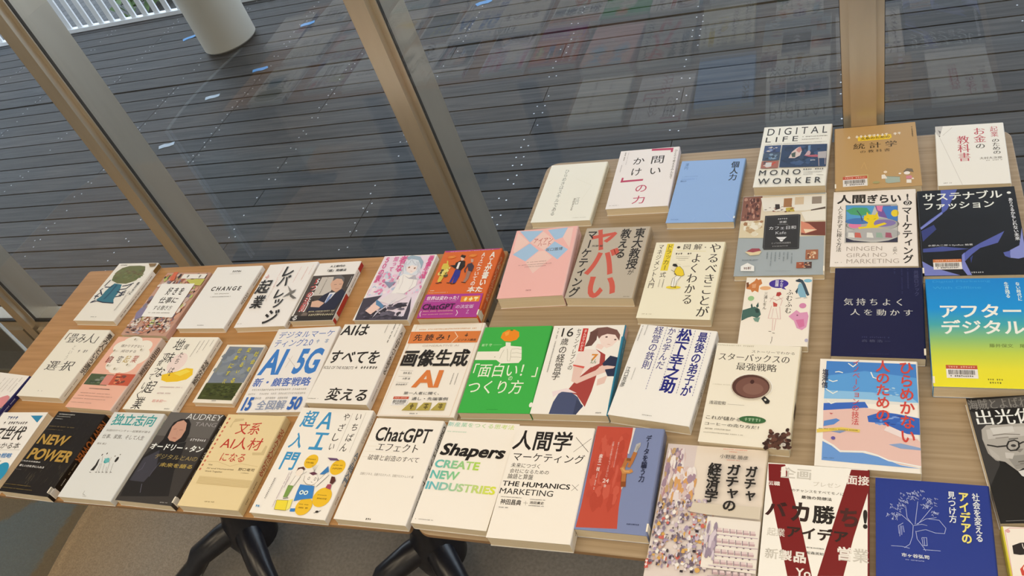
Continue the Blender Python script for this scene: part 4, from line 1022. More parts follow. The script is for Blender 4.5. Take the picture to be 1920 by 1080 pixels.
  ('L','2b2f8a',0.7,[(45.9,129.6),(45.9,132.5)]),
  ('V','江口克彦',2.5,92.4,10.1,134.1,'4a4844','r'),
  ('G','v',16.4,93.1,18.4,117.9,'a8a296'),
  ('G','v',11.3,1.1,13.3,25,'8a8378'),
  ('G','v',3.6,3.6,5.6,37.7,'6a645c'),
  ('G','h',54,180.2,69.4,182.1,'8a8378')],
 [('S','最後の弟子が松下幸之助から学んだ',0.1,0.75,'4a4858','r',0.5),('G',0.8,0.95,'7a7468',0.4)],[]),
('white paperback with a pink blob and navy spine, cropped at the left edge',-1.7610,0.6930,-0.0698,0.1300,0.1880,0.0160,'f3e7d4','27295e','R','e2d2ae',
 [('G','v',105.9,6.9,114.7,47,'5a5048'),
  ('G','v',98.1,10.5,100.1,44.2,'5a5048'),
  ('G','v',84.8,11.4,86.8,49.4,'5a5048'),
  ('G','v',74.2,13.6,76.2,59.3,'5a5048'),
  ('G','v',60.5,13.3,62.5,62.6,'5a5048'),
  ('P','dd8a86',[(89.5,70.7),(103.1,61.1),(115.1,55.6),(125,58.6),(129.6,71.8),(129,85.1),(112.5,91.8)]),
  ('P','4a3a3e',[(110.5,93.6),(128.5,88.3),(129.6,75.1),(129.6,93.4),(121.1,103.2)])],
 [('G',0.3,0.8,'d0ccd8',0.4)],[]),
('white book with a teal triangle in its top corner, cropped at the left edge',-1.6120,0.5930,0.0524,0.1276,0.1880,0.0180,'f4ead8','e6d9bd','L','e2d2ae',
 [('P','2f84a6',[(86,8.3),(120.2,8.2),(117.8,26)]),
  ('G','h',24.6,9.9,57,17.9,'4a5a7a'),
  ('G','h',24.9,23.4,93.2,30.5,'5a5450'),
  ('T','Z世代',26.4,35,103.3,69.1,'2b2622','b'),
  ('T','がわかる本',27.7,74.5,115.2,89.6,'2b2622','r'),
  ('T','の戦略',69.8,99.5,112.8,111.2,'4a84b4','b'),
  ('E','2a8fae',110.3,146.8,20,26,0),
  ('L','7a736b',0.4,[(54.6,93.1),(122.5,91.8)]),
  ('G','h',82.2,116.3,94.1,121.5,'8a8378')],
 [],[]),
('black book with gold English capitals on cover and spine, front row',-1.4584,0.5993,-0.0114,0.1317,0.1859,0.0200,'1c1511','1a1410','R','e2d2ae',
 [('L','6a5a40',0.35,[(52.4,123.3),(52.2,131.8)]),
  ('L','3a2f24',0.35,[(29,121.3),(28.9,131.3)]),
  ('L','3a2f24',0.35,[(131.3,145.2),(131.3,151.9)]),
  ('L','6a5a40',0.35,[(60.7,125.9),(60.5,131.8)]),
  ('L','3a2f24',0.35,[(131.3,111.4),(131.3,122.1)]),
  ('L','3a2f24',0.35,[(131.3,120.5),(131.1,128.2)]),
  ('L','6a5a40',0.35,[(52.2,147.3),(52,158.1)]),
  ('L','3a2f24',0.35,[(59.2,140.4),(59.1,146.1)]),
  ('L','3a2f24',0.35,[(28.7,134.5),(28.6,145.8)]),
  ('L','3a2f24',0.35,[(131.3,133.6),(131.3,142.1)]),
  ('L','4a3c2c',0.35,[(81.1,123.5),(80.9,131.2)]),
  ('L','8a7a58',0.35,[(45.7,141.1),(45.5,154.9)]),
  ('L','4a3c2c',0.35,[(116.5,119.5),(116.1,130.5)]),
  ('L','3a2f24',0.35,[(80.2,125.5),(79.9,136.2)]),
  ('L','6a5a40',0.35,[(58.5,138.6),(58.3,148.8)]),
  ('L','6a5a40',0.35,[(131.3,115.2),(131.3,120.7)]),
  ('L','4a3c2c',0.35,[(76.9,143.8),(76.5,156.3)]),
  ('L','4a3c2c',0.35,[(68.2,125.4),(68,134.5)]),
  ('L','3a2f24',0.35,[(68,120.9),(67.7,134.5)]),
  ('L','3a2f24',0.35,[(131.3,154.3),(131.3,159.2)]),
  ('L','4a3c2c',0.35,[(66,124.4),(65.7,135.3)]),
  ('L','6a5a40',0.35,[(63.7,126.5),(63.5,135.5)]),
  ('L','4a3c2c',0.35,[(73.9,144.9),(73.7,151.2)]),
  ('L','3a2f24',0.35,[(83.4,137.2),(83.2,145.4)]),
  ('L','6a5a40',0.35,[(131.3,134.5),(131.3,143.2)]),
  ('L','4a3c2c',0.35,[(81.9,125.6),(81.8,131.1)]),
  ('L','4a3c2c',0.35,[(131.3,138.7),(131.3,152)]),
  ('L','4a3c2c',0.35,[(112.6,140.5),(112.3,148.2)]),
  ('L','8a7a58',0.35,[(53.9,143.5),(53.7,155.3)]),
  ('L','8a7a58',0.35,[(112.1,122.5),(111.8,129.3)]),
  ('L','6a5a40',0.35,[(73.4,118.2),(73.2,127)]),
  ('L','6a5a40',0.35,[(120.1,132.6),(119.8,139.4)]),
  ('L','6a5a40',0.35,[(30.5,132.5),(30.5,139.7)]),
  ('L','3a2f24',0.35,[(131.3,130.6),(131.3,137.8)]),
  ('L','8a7a58',0.35,[(60.1,161.7),(59.9,171.5)]),
  ('L','4a3c2c',0.35,[(131.3,138.4),(131.3,150.8)]),
  ('L','6a5a40',0.35,[(86.9,119.7),(86.7,126.6)]),
  ('L','3a2f24',0.35,[(87.6,146.3),(87.3,158.2)]),
  ('L','3a2f24',0.35,[(131.3,134.9),(131.3,145.4)]),
  ('L','3a2f24',0.35,[(77.7,134.8),(77.4,144.1)]),
  ('L','6a5a40',0.35,[(131.3,139.1),(131.3,144.3)]),
  ('L','6a5a40',0.35,[(129.9,124.2),(129.3,136.7)]),
  ('L','8a7a58',0.35,[(126.8,133.7),(126.4,142.7)]),
  ('L','6a5a40',0.35,[(131.3,120.1),(131.3,125)]),
  ('L','8a7a58',0.35,[(53,159.9),(52.9,165.8)]),
  ('L','6a5a40',0.35,[(131.3,135.1),(131.3,147.5)]),
  ('L','8a7a58',0.35,[(62.4,146.4),(62.1,158.6)]),
  ('L','4a3c2c',0.35,[(131.3,129.8),(131.3,135.4)]),
  ('L','6a5a40',0.35,[(115.6,153.3),(115.2,163.4)]),
  ('L','4a3c2c',0.35,[(24.7,124.6),(24.6,137.6)]),
  ('L','8a7a58',0.35,[(70.3,133.3),(70.2,138.9)]),
  ('L','6a5a40',0.35,[(98.5,151.4),(98.3,159)]),
  ('L','4a3c2c',0.35,[(131.3,149.5),(131.3,157.8)]),
  ('L','8a7a58',0.35,[(56.5,147.6),(56.3,160.3)]),
  ('L','6a5a40',0.35,[(100.2,147.7),(99.9,156.4)]),
  ('L','4a3c2c',0.35,[(131.3,154.2),(131.3,163.1)]),
  ('L','6a5a40',0.35,[(130.2,119.4),(129.6,132)]),
  ('L','3a2f24',0.35,[(124.1,127.4),(123.6,139.9)]),
  ('L','4a3c2c',0.35,[(124,154.3),(123.5,165.3)]),
  ('L','8a7a58',0.35,[(108.6,119.1),(108.4,125)]),
  ('L','3a2f24',0.35,[(107.6,138.1),(107.3,146.6)]),
  ('L','4a3c2c',0.35,[(94.5,150.8),(94.1,164.3)]),
  ('L','8a7a58',0.35,[(130.7,140.1),(130.3,147.6)]),
  ('L','8a7a58',0.35,[(131.3,137),(131.3,150)]),
  ('L','3a2f24',0.35,[(116.1,133.6),(115.8,139.7)]),
  ('L','6a5a40',0.35,[(131.3,124.7),(131.3,133.3)]),
  ('L','3a2f24',0.35,[(131,140.6),(130.6,148)]),
  ('L','4a3c2c',0.35,[(74.4,154),(74.1,164.8)]),
  ('L','3a2f24',0.35,[(52.4,149.1),(52.2,162)]),
  ('L','4a3c2c',0.35,[(117.2,128.1),(116.9,135.6)]),
  ('L','4a3c2c',0.35,[(118.1,42.8),(120.1,51.3)]),
  ('L','4a3c2c',0.35,[(131.3,62.5),(131.3,72.2)]),
  ('L','4a3c2c',0.35,[(109.4,79.9),(111.2,87.6)]),
  ('L','3a2f24',0.35,[(131.3,74.5),(131.3,78.3)]),
  ('L','3a2f24',0.35,[(131.3,58.8),(131.3,66.2)]),
  ('L','4a3c2c',0.35,[(131.3,53.4),(131.3,62.7)]),
  ('L','4a3c2c',0.35,[(131.3,54.3),(131.3,59.5)]),
  ('L','3a2f24',0.35,[(131.3,42.9),(131.3,49.8)]),
  ('L','3a2f24',0.35,[(131.3,31.6),(131.3,37.6)]),
  ('L','4a3c2c',0.35,[(82.4,36.3),(83.2,39.6)]),
  ('L','3a2f24',0.35,[(131.3,36),(131.3,43.1)]),
  ('L','4a3c2c',0.35,[(91.8,33.8),(92.7,37.2)]),
  ('L','3a2f24',0.35,[(131.3,76.4),(131.3,83.8)]),
  ('L','3a2f24',0.35,[(105,26.7),(105.9,30.5)]),
  ('L','4a3c2c',0.35,[(114.6,52.3),(116.2,58.8)]),
  ('L','4a3c2c',0.35,[(58.9,23.9),(60.3,29.3)]),
  ('L','3a2f24',0.35,[(95.5,65.7),(97.5,73.5)]),
  ('L','4a3c2c',0.35,[(47.4,25.2),(49.7,34)]),
  ('L','4a3c2c',0.35,[(53.3,30.7),(54.4,34.7)]),
  ('L','4a3c2c',0.35,[(131.3,49.9),(131.3,57.3)]),
  ('L','4a3c2c',0.35,[(131.3,51.8),(131.3,61.6)]),
  ('L','4a3c2c',0.35,[(124.7,55.8),(126.6,64)]),
  ('L','3a2f24',0.35,[(85.8,15.1),(88.1,24.6)]),
  ('L','3a2f24',0.35,[(100.3,32.2),(101.4,36.5)]),
  ('L','3a2f24',0.35,[(111.1,44.4),(112.3,49.7)]),
  ('L','4a3c2c',0.35,[(84.9,34.2),(86.4,40.4)]),
  ('L','4a3c2c',0.35,[(98.7,56.4),(100,61.6)]),
  ('L','4a3c2c',0.35,[(45,14.7),(47.1,22.5)]),
  ('L','4a3c2c',0.35,[(86.8,47.5),(88.4,54)]),
  ('L','3a2f24',0.35,[(131.3,35.6),(131.3,43.9)]),
  ('L','4a3c2c',0.35,[(71.8,17.6),(73.6,24.7)]),
  ('L','3a2f24',0.35,[(79.7,53.3),(82.2,62.9)]),
  ('L','4a3c2c',0.35,[(131.3,63.4),(131.3,69.3)]),
  ('L','3a2f24',0.35,[(118.2,17.7),(119.9,25.1)]),
  ('L','4a3c2c',0.35,[(131.3,38.1),(131.3,47.2)]),
  ('L','4a3c2c',0.35,[(131.3,68.2),(131.3,77.3)]),
  ('L','3a2f24',0.35,[(118.4,43),(120.8,53.2)]),
  ('L','4a3c2c',0.35,[(125.7,14.3),(126.5,17.8)]),
  ('L','4a3c2c',0.35,[(77.2,58),(78.6,63.5)]),
  ('L','4a3c2c',0.35,[(101,11),(103.5,21.5)]),
  ('T','NEW',5.7,55.5,84.9,78.8,'b8903f','h'),
  ('T','POWER',8.8,88.1,123.1,114,'b8903f','h'),
  ('G','h',8.3,5.6,54,8.4,'d0c8b8'),
  ('G','h',7.5,11.8,45.5,13.3,'d0c8b8'),
  ('G','h',7.9,18,29.3,19.6,'d0c8b8'),
  ('G','h',6.6,36,77.1,38.6,'7a6438'),
  ('G','h',4.9,44.5,52.7,46,'7a6438'),
  ('T','これからの世界の',3.9,118,55.9,121.1,'e8e0d0','b'),
  ('T','新しい力を手に入れろ',7.7,127.2,75.1,132,'e8e0d0','b'),
  ('G','h',.8,137.9,21,139.4,'8a8070'),
  ('G','h',3.1,170.5,77.8,172,'8a7030'),
  ('G','h',4.3,178.6,88.9,180.1,'8a7030')],
 [('S','NEW POWER',0.07,0.56,'a8602c','hL',0.85),('G',0.58,0.72,'a89878',0.6),('G',0.76,0.86,'d0c8b8',0.5),('B',0.89,0.96,'d9cdb8')],[('spine_label','R')]),
('pale grey-white paperback with teal kanji heading and tiny cartoon people',-1.3100,0.6059,0.0169,0.1291,0.1905,0.0180,'dfdbce','dfdbce','R','e2d2ae',
 [('T','独立志向',9.8,3.5,116.8,30.9,'3a9a94','b'),
  ('T','伝説のITベンチャー起業家が語る',10.5,40.2,121.2,45.2,'5a5650','r'),
  ('T','仕事、家族、そして人生',10.9,51.5,115.8,61.3,'4a4640','r'),
  ('T','榎本 博之',9.2,71.3,33.5,75.8,'6a645c','r'),
  ('P','2a2622',[(41.1,105.8),(38.9,108.9),(39.9,120.6),(36.6,132.4),(45.2,131.9),(45.3,120.2)]),
  ('E','2a2622',40.8,97.9,1.3,2.4,0),
  ('E','3a9a94',60.7,109.6,6,6,0),
  ('P','6ab4ae',[(51.9,105.2),(64.8,104.4),(68.8,113),(61,114.4)]),
  ('E','2a2622',50.6,94.4,1.4,2,0),
  ('E','2a2622',83.1,105.9,3.4,6,0),
  ('E','2a2622',74.1,99,1,1.4,0),
  ('E','2a2622',84,94.9,1,1.4,0),
  ('L','6a645c',0.6,[(50,116.1),(54.6,137)]),
  ('L','6a645c',0.6,[(53.2,115.9),(59.9,136.7)]),
  ('L','6a645c',0.6,[(61,117.3),(68.4,136.1)]),
  ('L','6a645c',0.6,[(70.4,122.6),(76.8,135.6)]),
  ('L','6a645c',0.6,[(71,112.9),(79.6,136.4)]),
  ('L','6a645c',0.6,[(80.8,114.2),(87.9,135.8)]),
  ('L','6a645c',0.6,[(44,100.7),(51.8,114)]),
  ('L','6a645c',0.6,[(66.9,101.4),(68.8,113)]),
  ('L','2a2622',1,[(37,135.9),(41.8,136.3)]),
  ('L','2a2622',1,[(50.9,135),(55.7,135.4)]),
  ('L','2a2622',1,[(58.3,134.5),(63.1,134.9)]),
  ('L','2a2622',1,[(66.7,133.9),(71.5,134.4)]),
  ('L','2a2622',1,[(76.2,133.3),(81,133.8)]),
  ('L','2a2622',1,[(85.7,132.7),(90.4,133.2)]),
  ('L','6a645c',0.6,[(55.8,174.6),(56.3,181.5),(62,182.5)]),
  ('G','h',58,184.4,68.4,185.9,'9a9488')],
 [('G',0.05,0.3,'6a9a94',0.5),('G',0.33,0.9,'6a645c',0.4)],[]),
('dark grey book with a long-haired person in black and white handwritten title',-1.1704,0.6114,0.0024,0.1295,0.1918,0.0180,'655e56','3a342f','R','e2d2ae',
 [('P','3a342f',[(.3,80.6),(129.2,80.6),(129.2,191.5),(.3,191.5)]),
  ('P','4f4841',[(.3,53.7),(129.2,53.7),(129.2,80.6),(.3,80.6)]),
  ('P','1c1715',[(21.1,39.3),(23.1,22.9),(35,14.4),(54.3,14),(65.9,24.6),(75.2,46.1),(76.1,63.8),(43.1,71.8),(16.7,77.5),(22.9,61.3)]),
  ('P','c8957a',[(25.5,32.9),(30.9,21.4),(43,16.7),(54.9,23.2),(61.9,38.9),(61.7,54.9),(53.6,65.2),(39.4,63.2),(30.7,56.8)]),
  ('L','7a4a3e',0.8,[(32.6,38.6),(38.9,36.6)]),
  ('L','7a4a3e',0.8,[(46.8,38.8),(55.1,38.3)]),
  ('L','a85a50',1.2,[(42.8,57),(51.7,57.5)]),
  ('L','b98a74',0.7,[(43.3,40),(45.9,48.9),(49.7,49.6)]),
  ('P','1f1b1a',[(16.7,77.5),(35.1,66.4),(62.3,68.6),(80.1,63.5),(85.8,88.3),(91.8,125.4),(112.4,174.3),(5.2,183.9),(.4,142.2),(.4,102.1)]),
  ('P','3d3a40',[(4.7,103.6),(30.2,84.4),(47.2,121.4),(39,151.8),(4.4,151)]),
  ('L','56535c',1.5,[(15.3,112.5),(16.2,125.7),(9.8,131.9)]),
  ('L','56535c',1.2,[(47.9,110.1),(44.2,129.2),(43.6,140.4)]),
  ('L','6a6670',1,[(37.5,155.6),(45.8,173)]),
  ('T','AUDREY',45.7,1.5,129.1,14.1,'f0ebe2','l'),
  ('T','TANG',75.4,19.6,125.9,28.2,'a8a098','l'),
  ('T','オードリー・タン',3.5,70.1,127.3,83.9,'f4efe6','b'),
  ('G','h',85.9,55.3,125.1,61,'c9c2b8'),
  ('T','デジタルとAIの',28.6,92,127.7,102.6,'a08a52','r'),
  ('T','未来を語る',51.3,109.6,126.7,118.4,'b09448','b'),
  ('G','h',101.8,186.3,119.1,188.3,'b8b0a4')],
 [('S','オードリー・タン',0.1,0.5,'d8d0c4','b',0.5),('G',0.6,0.85,'a8a098',0.5),('B',0.9,0.96,'d9d0c0')],[('spine_label','R')]),
('thick beige paperback with red handwritten-style title, front row',-1.0285,0.6136,0.0185,0.1290,0.1910,0.0200,'e9cf98','dabf88','R','e2d2ae',
 [('P','d3b984',[(21.2,9.5),(40.9,8.4),(42.3,12.7),(21.7,17.4),(22.3,29.3),(18.3,27.4)]),
  ('P','d3b984',[(117.6,63.2),(122.3,64.8),(124.4,83.1),(100.3,84.4),(97.4,79),(116,78)]),
  ('T','文系',37.6,15.7,88.1,42.7,'bf2f22','r'),
  ('T','AI人材',21,49,108.6,74.5,'bf2f22','r'),
  ('T','になる',35.9,82.2,87.9,99.8,'bf2f22','r'),
  ('E','c9684a',8.2,10,2,2.6,0),
  ('E','c9684a',8,19.3,2,2.6,0),
  ('E','c9684a',7.8,28.7,2,2.6,0),
  ('E','c9684a',7.6,37.9,2,2.6,0),
  ('E','c9684a',7.3,47.1,2,2.6,0),
  ('E','c9684a',7.1,56.2,2,2.6,0),
  ('E','c9684a',6.9,65.2,2,2.6,0),
  ('E','c9684a',6.7,74.2,2,2.6,0),
  ('E','c9684a',6.4,83.1,2,2.6,0),
  ('E','c9684a',6.2,91.9,2,2.6,0),
  ('E','c9684a',6,100.7,2,2.6,0),
  ('E','c9684a',5.8,109.4,2,2.6,0),
  ('E','c9684a',5.6,118.1,2,2.6,0),
  ('L','c9ad76',0.6,[(10.9,102.3),(33.9,101),(66,109.1)]),
  ('L','c9ad76',0.6,[(66,109.1),(85.4,102.5),(123.7,106.6)]),
  ('T','How',18.3,106.5,27.3,109.6,'6a5838','r'),
  ('T','AI and Humanities',18.6,113.8,77.4,116.6,'5a4a30','r'),
  ('T','Work Together',17.9,119.9,56.7,123.6,'5a4a30','r'),
  ('T','野口竜司',86.6,110.8,120.4,116.7,'4a3c28','r'),
  ('G','h',96,119.9,112.1,121.5,'7a6848'),
  ('P','dabf88',[(12.8,131.4),(127.2,133.7),(128.6,147.4),(13.6,145.7)]),
  ('L','c4a86e',0.5,[(13.7,134.6),(126.9,136.7)]),
  ('L','c4a86e',0.5,[(13.9,137.5),(127,139.5)]),
  ('L','c4a86e',0.5,[(14.1,140.3),(127,142.2)]),
  ('L','c4a86e',0.5,[(14.2,143.2),(127,145)]),
  ('L','c4a86e',0.5,[(14.4,146),(127,147.7)]),
  ('G','h',52.8,178.5,73.5,180.5,'8a7448')],
 [('S','文系ＡＩ人材になる',0.12,0.62,'a8482c','b',0.7),('G',0.68,0.8,'5a4a30',0.5),('G',0.85,0.92,'6a5a40',0.4)],[]),
('tall white book with blue vertical lettering and cartoon children, front row',-0.8683,0.6275,0.0037,0.1485,0.2135,0.0160,'f5ead6','f5ead6','R','e2d2ae',
 [('T','超',11.9,6.5,41.7,42.4,'3f93bd','b'),
  ('T','入',9.9,53.5,36.2,86.4,'3f93bd','b'),
  ('T','門',13.7,94,43.5,129.4,'3f93bd','b'),
  ('T','Ａ',47.9,7.9,77,44.2,'3f93bd','b'),
  ('T','Ｉ',53.5,51.3,81.8,86.7,'3f93bd','b'),
  ('T','い',119.3,8.5,130,21.8,'2b2622','r'),
  ('T','ち',120.1,29.3,131.5,43.6,'2b2622','r'),
  ('T','ば',119,49.8,132,66,'2b2622','r'),
  ('T','ん',116.4,69.9,129.5,86.3,'2b2622','r'),
  ('T','や',94.4,8.7,106.5,23.9,'2b2622','r'),
  ('T','ざ',94.2,30.6,106.5,46,'2b2622','r'),
  ('T','し',92.2,51.1,104.8,66.8,'2b2622','r'),
  ('T','い',93.6,72.4,103.5,84.7,'2b2622','r'),
  ('L','8a8070',0.4,[(135.6,4.9),(137.8,87.4)]),
  ('L','8a8070',0.4,[(109.6,8),(112,87.4)]),
  ('E','f0bd2a',71.9,109.7,13,13.7,0),
  ('G','h',61.1,104.6,79.7,107,'8a6a1a'),
  ('G','h',63.3,110.9,82.2,114.3,'8a6a1a'),
  ('E','f0bd2a',128.7,117.3,14,14.7,0),
  ('G','h',118.2,112.4,136.4,114.7,'8a6a1a'),
  ('G','h',120.2,118.5,138.6,121.8,'8a6a1a'),
  ('E','f0bd2a',125,174.4,17,17.9,0),
  ('G','h',114.7,169.9,132.7,171.8,'8a6a1a'),
  ('G','h',116.6,175.7,134.9,178.5,'8a6a1a'),
  ('E','f0bd2a',99,193.9,15,15.8,0),
  ('G','h',88.5,189.5,106.7,191.3,'8a6a1a'),
  ('G','h',90.6,195.2,109,197.9,'8a6a1a'),
  ('P','5a2f2a',[(53.2,134.8),(53.3,124.3),(62.8,121.5),(68.2,125.8),(63.7,131.4),(58.5,129.2)]),
  ('E','f7e6cf',60.4,132.9,7,7,0),
  ('P','f5ead6',[(55.8,139.8),(65.5,140.3),(62.6,158.5),(52.9,160.6)]),
  ('P','7f9c4a',[(50.3,158.3),(61.3,158.7),(59.1,180.3),(51.6,181.4)]),
  ('L','2a2622',1,[(52.6,183.4),(62.3,181.3)]),
  ('L','4a4038',0.5,[(55.8,139.8),(52.3,159.4)]),
  ('L','4a4038',0.5,[(66.8,140.2),(61.3,158.7)]),
  ('L','4a4038',0.5,[(65.5,137.7),(74.1,130.6)]),
  ('P','f7ead6',[(73.9,138.4),(78.2,133.4),(94.6,134.2),(101.4,140.1),(103.6,150.1),(95.5,155),(84.1,153.4),(75.7,147.2)]),
  ('L','4a4038',0.6,[(73.9,138.4),(75.7,147.2),(84.1,153.4),(95.5,155),(103.6,150.1),(101.4,140.1)]),
  ('P','6a3a48',[(79.2,132.8),(88.3,129.5),(96.9,133.5),(89.2,136.7)]),
  ('E','4a4038',84.1,142.7,2,3,0),
  ('E','4a4038',96.8,143,2,3,0),
  ('E','f7ead6',84.1,142.7,1.3,2.2,0),
  ('E','f7ead6',96.8,143,1.3,2.2,0),
  ('L','4a4038',0.6,[(91,148.6),(94.4,150.1)]),
  ('P','3f82bd',[(72.9,155.1),(101.3,156.1),(108.3,178.4),(85.6,182.9),(75.5,186.3),(73.3,169)]),
  ('P','f7ead6',[(99.7,152.9),(112.6,130.2),(119.4,133.5),(104.6,157.6)]),
  ('L','4a4038',0.5,[(99.7,152.9),(112.6,130.2)]),
  ('L','4a4038',0.5,[(104.6,157.6),(119.4,133.5)]),
  ('P','3f7db0',[(101,133.7),(110.3,116.9),(116.5,127.3),(108.7,133.1)]),
  ('E','e8f0f4',82.8,169.5,4,4,0),
  ('E','e8f0f4',91.5,169.4,4,4,0),
  ('E','2f5f90',82.8,169.5,2,2,0),
  ('E','2f5f90',91.5,169.4,2,2,0),
  ('P','f1d83a',[(42.6,187.3),(64.7,186),(68.8,204.1),(46.3,204.2)]),
  ('P','f5e468',[(64.7,186),(72.4,182.8),(74.5,199.9),(68.8,204.1)]),
  ('L','6a5a2a',0.6,[(42.6,187.3),(64.7,186),(68.8,204.1),(46.3,204.2),(42.6,187.3)]),
  ('P','3f82bd',[(76.3,199.7),(85.8,198.8),(86.3,204.8),(77.3,205.2)]),
  ('P','5a2f2a',[(125.6,135.6),(132.5,136.3),(137.1,143.5),(133.7,150.1),(127.6,148.1)]),
  ('P','a84a5a',[(124.9,150.8),(132.4,150.2),(134.4,160),(124,157.2)]),
  ('P','6a4a6a',[(101.4,101),(120.1,101),(127.3,105.2),(109,105.7)]),
  ('L','2a2622',0.8,[(123.2,203.7),(130.7,200.6),(134.4,197.9)]),
  ('E','2a2622',128.2,200.9,3,2,0),
  ('L','8a8070',0.4,[(88.3,129.5),(78.3,117.2)]),
  ('L','8a8070',0.4,[(88.3,129.5),(82.2,116.9)]),
  ('L','8a8070',0.4,[(88.3,129.5),(86.1,116.6)]),
  ('L','8a8070',0.4,[(88.3,129.5),(90,116.3)]),
  ('G','v',43.6,132.5,45.6,164.3,'7a4a6a'),
  ('G','v',39.8,134.9,41.8,200.3,'8a5a7a'),
  ('G','v',15.6,147.6,21.1,186.9,'5a5450'),
  ('G','h',8.1,199.4,16.7,203.6,'3f8fb8')],
 [('S','いちばんやさしい',0.02,0.3,'6a7078','r',0.5),('S','ＡＩ超入門',0.38,0.68,'5f7f9a','b',0.85),('G',0.78,0.86,'8a5a4a',0.6)],[]),
('cream-white paperback with black Latin title above katakana, middle of the front row',-0.7140,0.6215,0.0075,0.1295,0.1934,0.0180,'f6ead5','f6ead5','R','e2d2ae',
 [('T','ChatGPT',11.7,17.4,115.7,45.8,'2b2622','b'),
  ('T','エフェクト',23.5,48.8,101.4,64.8,'2b2622','m'),
  ('T','破壊と創造のすべて',14.9,72.7,110,83.3,'3a342e','r'),
  ('T','日経ビジネス、日経クロステック、日経クロストレンド 編',13.9,106.9,111.9,111.8,'7a7064','r'),
  ('L','e6d6ba',0.5,[(5.5,46),(72.9,45.2)]),
  ('L','e6d6ba',0.5,[(4.8,56.7),(76.8,55.5)]),
  ('L','e6d6ba',0.5,[(4.1,67.4),(80.7,65.6)]),
  ('L','e6d6ba',0.5,[(3.5,77.9),(84.5,75.7)]),
  ('G','h',57.4,186.7,68.4,190.3,'4a443c')],
 [('S','ChatGPTエフェクト',0.03,0.62,'2b2622','bL',0.6),('G',0.66,0.9,'4a443c',0.4)],[]),
('white paperback with black Latin title over three green gradient lines',-0.5788,0.6256,-0.0042,0.1273,0.1896,0.0180,'f6ead5','f6ead5','L','e2d2ae',
 [('T','新産業をつくる思考法',1.5,2.7,120.1,11.6,('g','6fbfae','c9d84a'),'r'),
  ('G','h',4.6,20.6,41.2,22.6,'9fc8a8'),
  ('T','Shapers',5.8,44.1,118.8,74,'1f1a18','hI'),
  ('T','CREATE',4.6,75.7,82.5,90.7,('g','62b9b0','b8d64a'),'h'),
  ('T','NEW',4.1,95.6,53.5,110.8,('g','62b9b0','8fc97c'),'h'),
  ('T','INDUSTRIES',3.4,116.1,122,130.3,('g','5fb6bd','dfe03a'),'h'),
  ('G','h',6.4,181.3,37,182.8,'6a645c')],
 [],[]),
('cream-white paperback with large black kanji and English capitals, right end of left table',-0.4486,0.6167,0.0186,0.1276,0.1951,0.0240,'f6ead5','f6ead5','R','e2d2ae',
 [('T','人間学',.6,7.8,95.8,45,'1f1a18','b'),
  ('L','1f1a18',0.8,[(100.5,17.8),(124.9,43.2)]),
  ('L','1f1a18',0.6,[(125.2,19.1),(101.6,44.4)]),
  ('T','マーケティング',6.7,48.9,121.5,65,'1f1a18','r'),
  ('T','未来につづく',7.7,68.5,54.3,76.8,'2b2622','r'),
  ('T','会社になるための',8,78.8,70.9,86.3,'2b2622','r'),
  ('T','論語と算盤',7.1,87.5,48.1,96.7,'2b2622','r'),
  ('T','THE HUMANICS',1.8,100.6,108.9,109.3,'1f1a18','b'),
  ('T','MARKETING',1.1,113,85.5,122.8,'1f1a18','r'),
  ('L','1f1a18',0.6,[(111.2,100.8),(121.4,109.6)]),
  ('L','1f1a18',0.5,[(121.3,99.6),(112,110.8)]),
  ('T','神田昌典',6.8,131.4,39.9,140.7,'2b2622','b'),
  ('T','池田貴史',52.9,131.9,75.1,136.7,'2b2622','b'),
  ('L','8a8378',0.5,[(43.2,135.7),(50.3,135.7)]),
  ('L','8a8378',0.5,[(46.2,132.5),(47.5,139.4)]),
  ('G','h',5.5,127.3,38.8,128.8,'5a544c'),
  ('G','h',52.4,128.7,76.8,130.2,'5a544c'),
  ('G','h',6.8,145,21.9,146.8,'5a544c'),
  ('G','h',52.6,139.1,76.9,140.6,'5a544c')],
 [('G',0.05,0.9,'5a4a40',0.5)],[]),
('small book half brick red half slate blue with a knotted rope, front row',-0.3320,0.6338,0.0036,0.1047,0.1759,0.0220,'8089a8','7a8098','R','e2d2ae',
 [('P','c24d38',[(.4,.4),(56.5,.4),(56.9,17.8),(55.6,46.3),(56.4,58.6),(53.4,80.1),(57.3,109.4),(58.2,136.6),(61.6,169.6),(2.2,172.8),(3.2,137.4),(.4,14.7)]),
  ('K',['b84632','cb5a44','bd4a36'],4.3,7.8,55.9,152.2,60,61,0.1,0.3),
  ('P','e6d6c8',[(56.5,.4),(60.2,.6),(59.1,19.2),(57.8,47.7),(55.6,46.3),(56.9,17.8)]),
  ('P','e0cdb8',[(58.5,97.6),(60.4,98.9),(57,108),(55.7,102.2)]),
  ('V','疑似ふしぎな話の世界でとらえる',37.9,27.6,40.1,72.1,'e8c0b0','r'),
  ('V','正解とかを超えてもっとたのしい',29.6,27.4,32.6,89.3,'e8c0b0','r'),
  ('T','24',26.8,92,36.2,98.7,'efd0c0','b'),
  ('T','章',29.8,101.4,33.9,106.4,'efd0c0','r'),
  ('V','麻生一枝',13.7,50.7,19,80.5,'f0dccc','b'),
  ('G','v',15.2,83.1,17.7,111.3,'e8c0b0'),
  ('L','8a4a22',7.5,[(58.8,103.4),(56.9,88.8),(56.4,78.4)]),
  ('L','b5713a',6,[(57.6,94.7),(56.6,82.9),(53.4,72.6),(56.4,58.6),(63.5,61.2),(67.3,43.9)]),
  ('L','c98a4a',6,[(51.2,71.2),(55.8,78.4),(63.6,77.8),(67.8,75.2)]),
  ('L','b5713a',5,[(56,56.3),(63.1,62.7),(61.1,70.5)]),
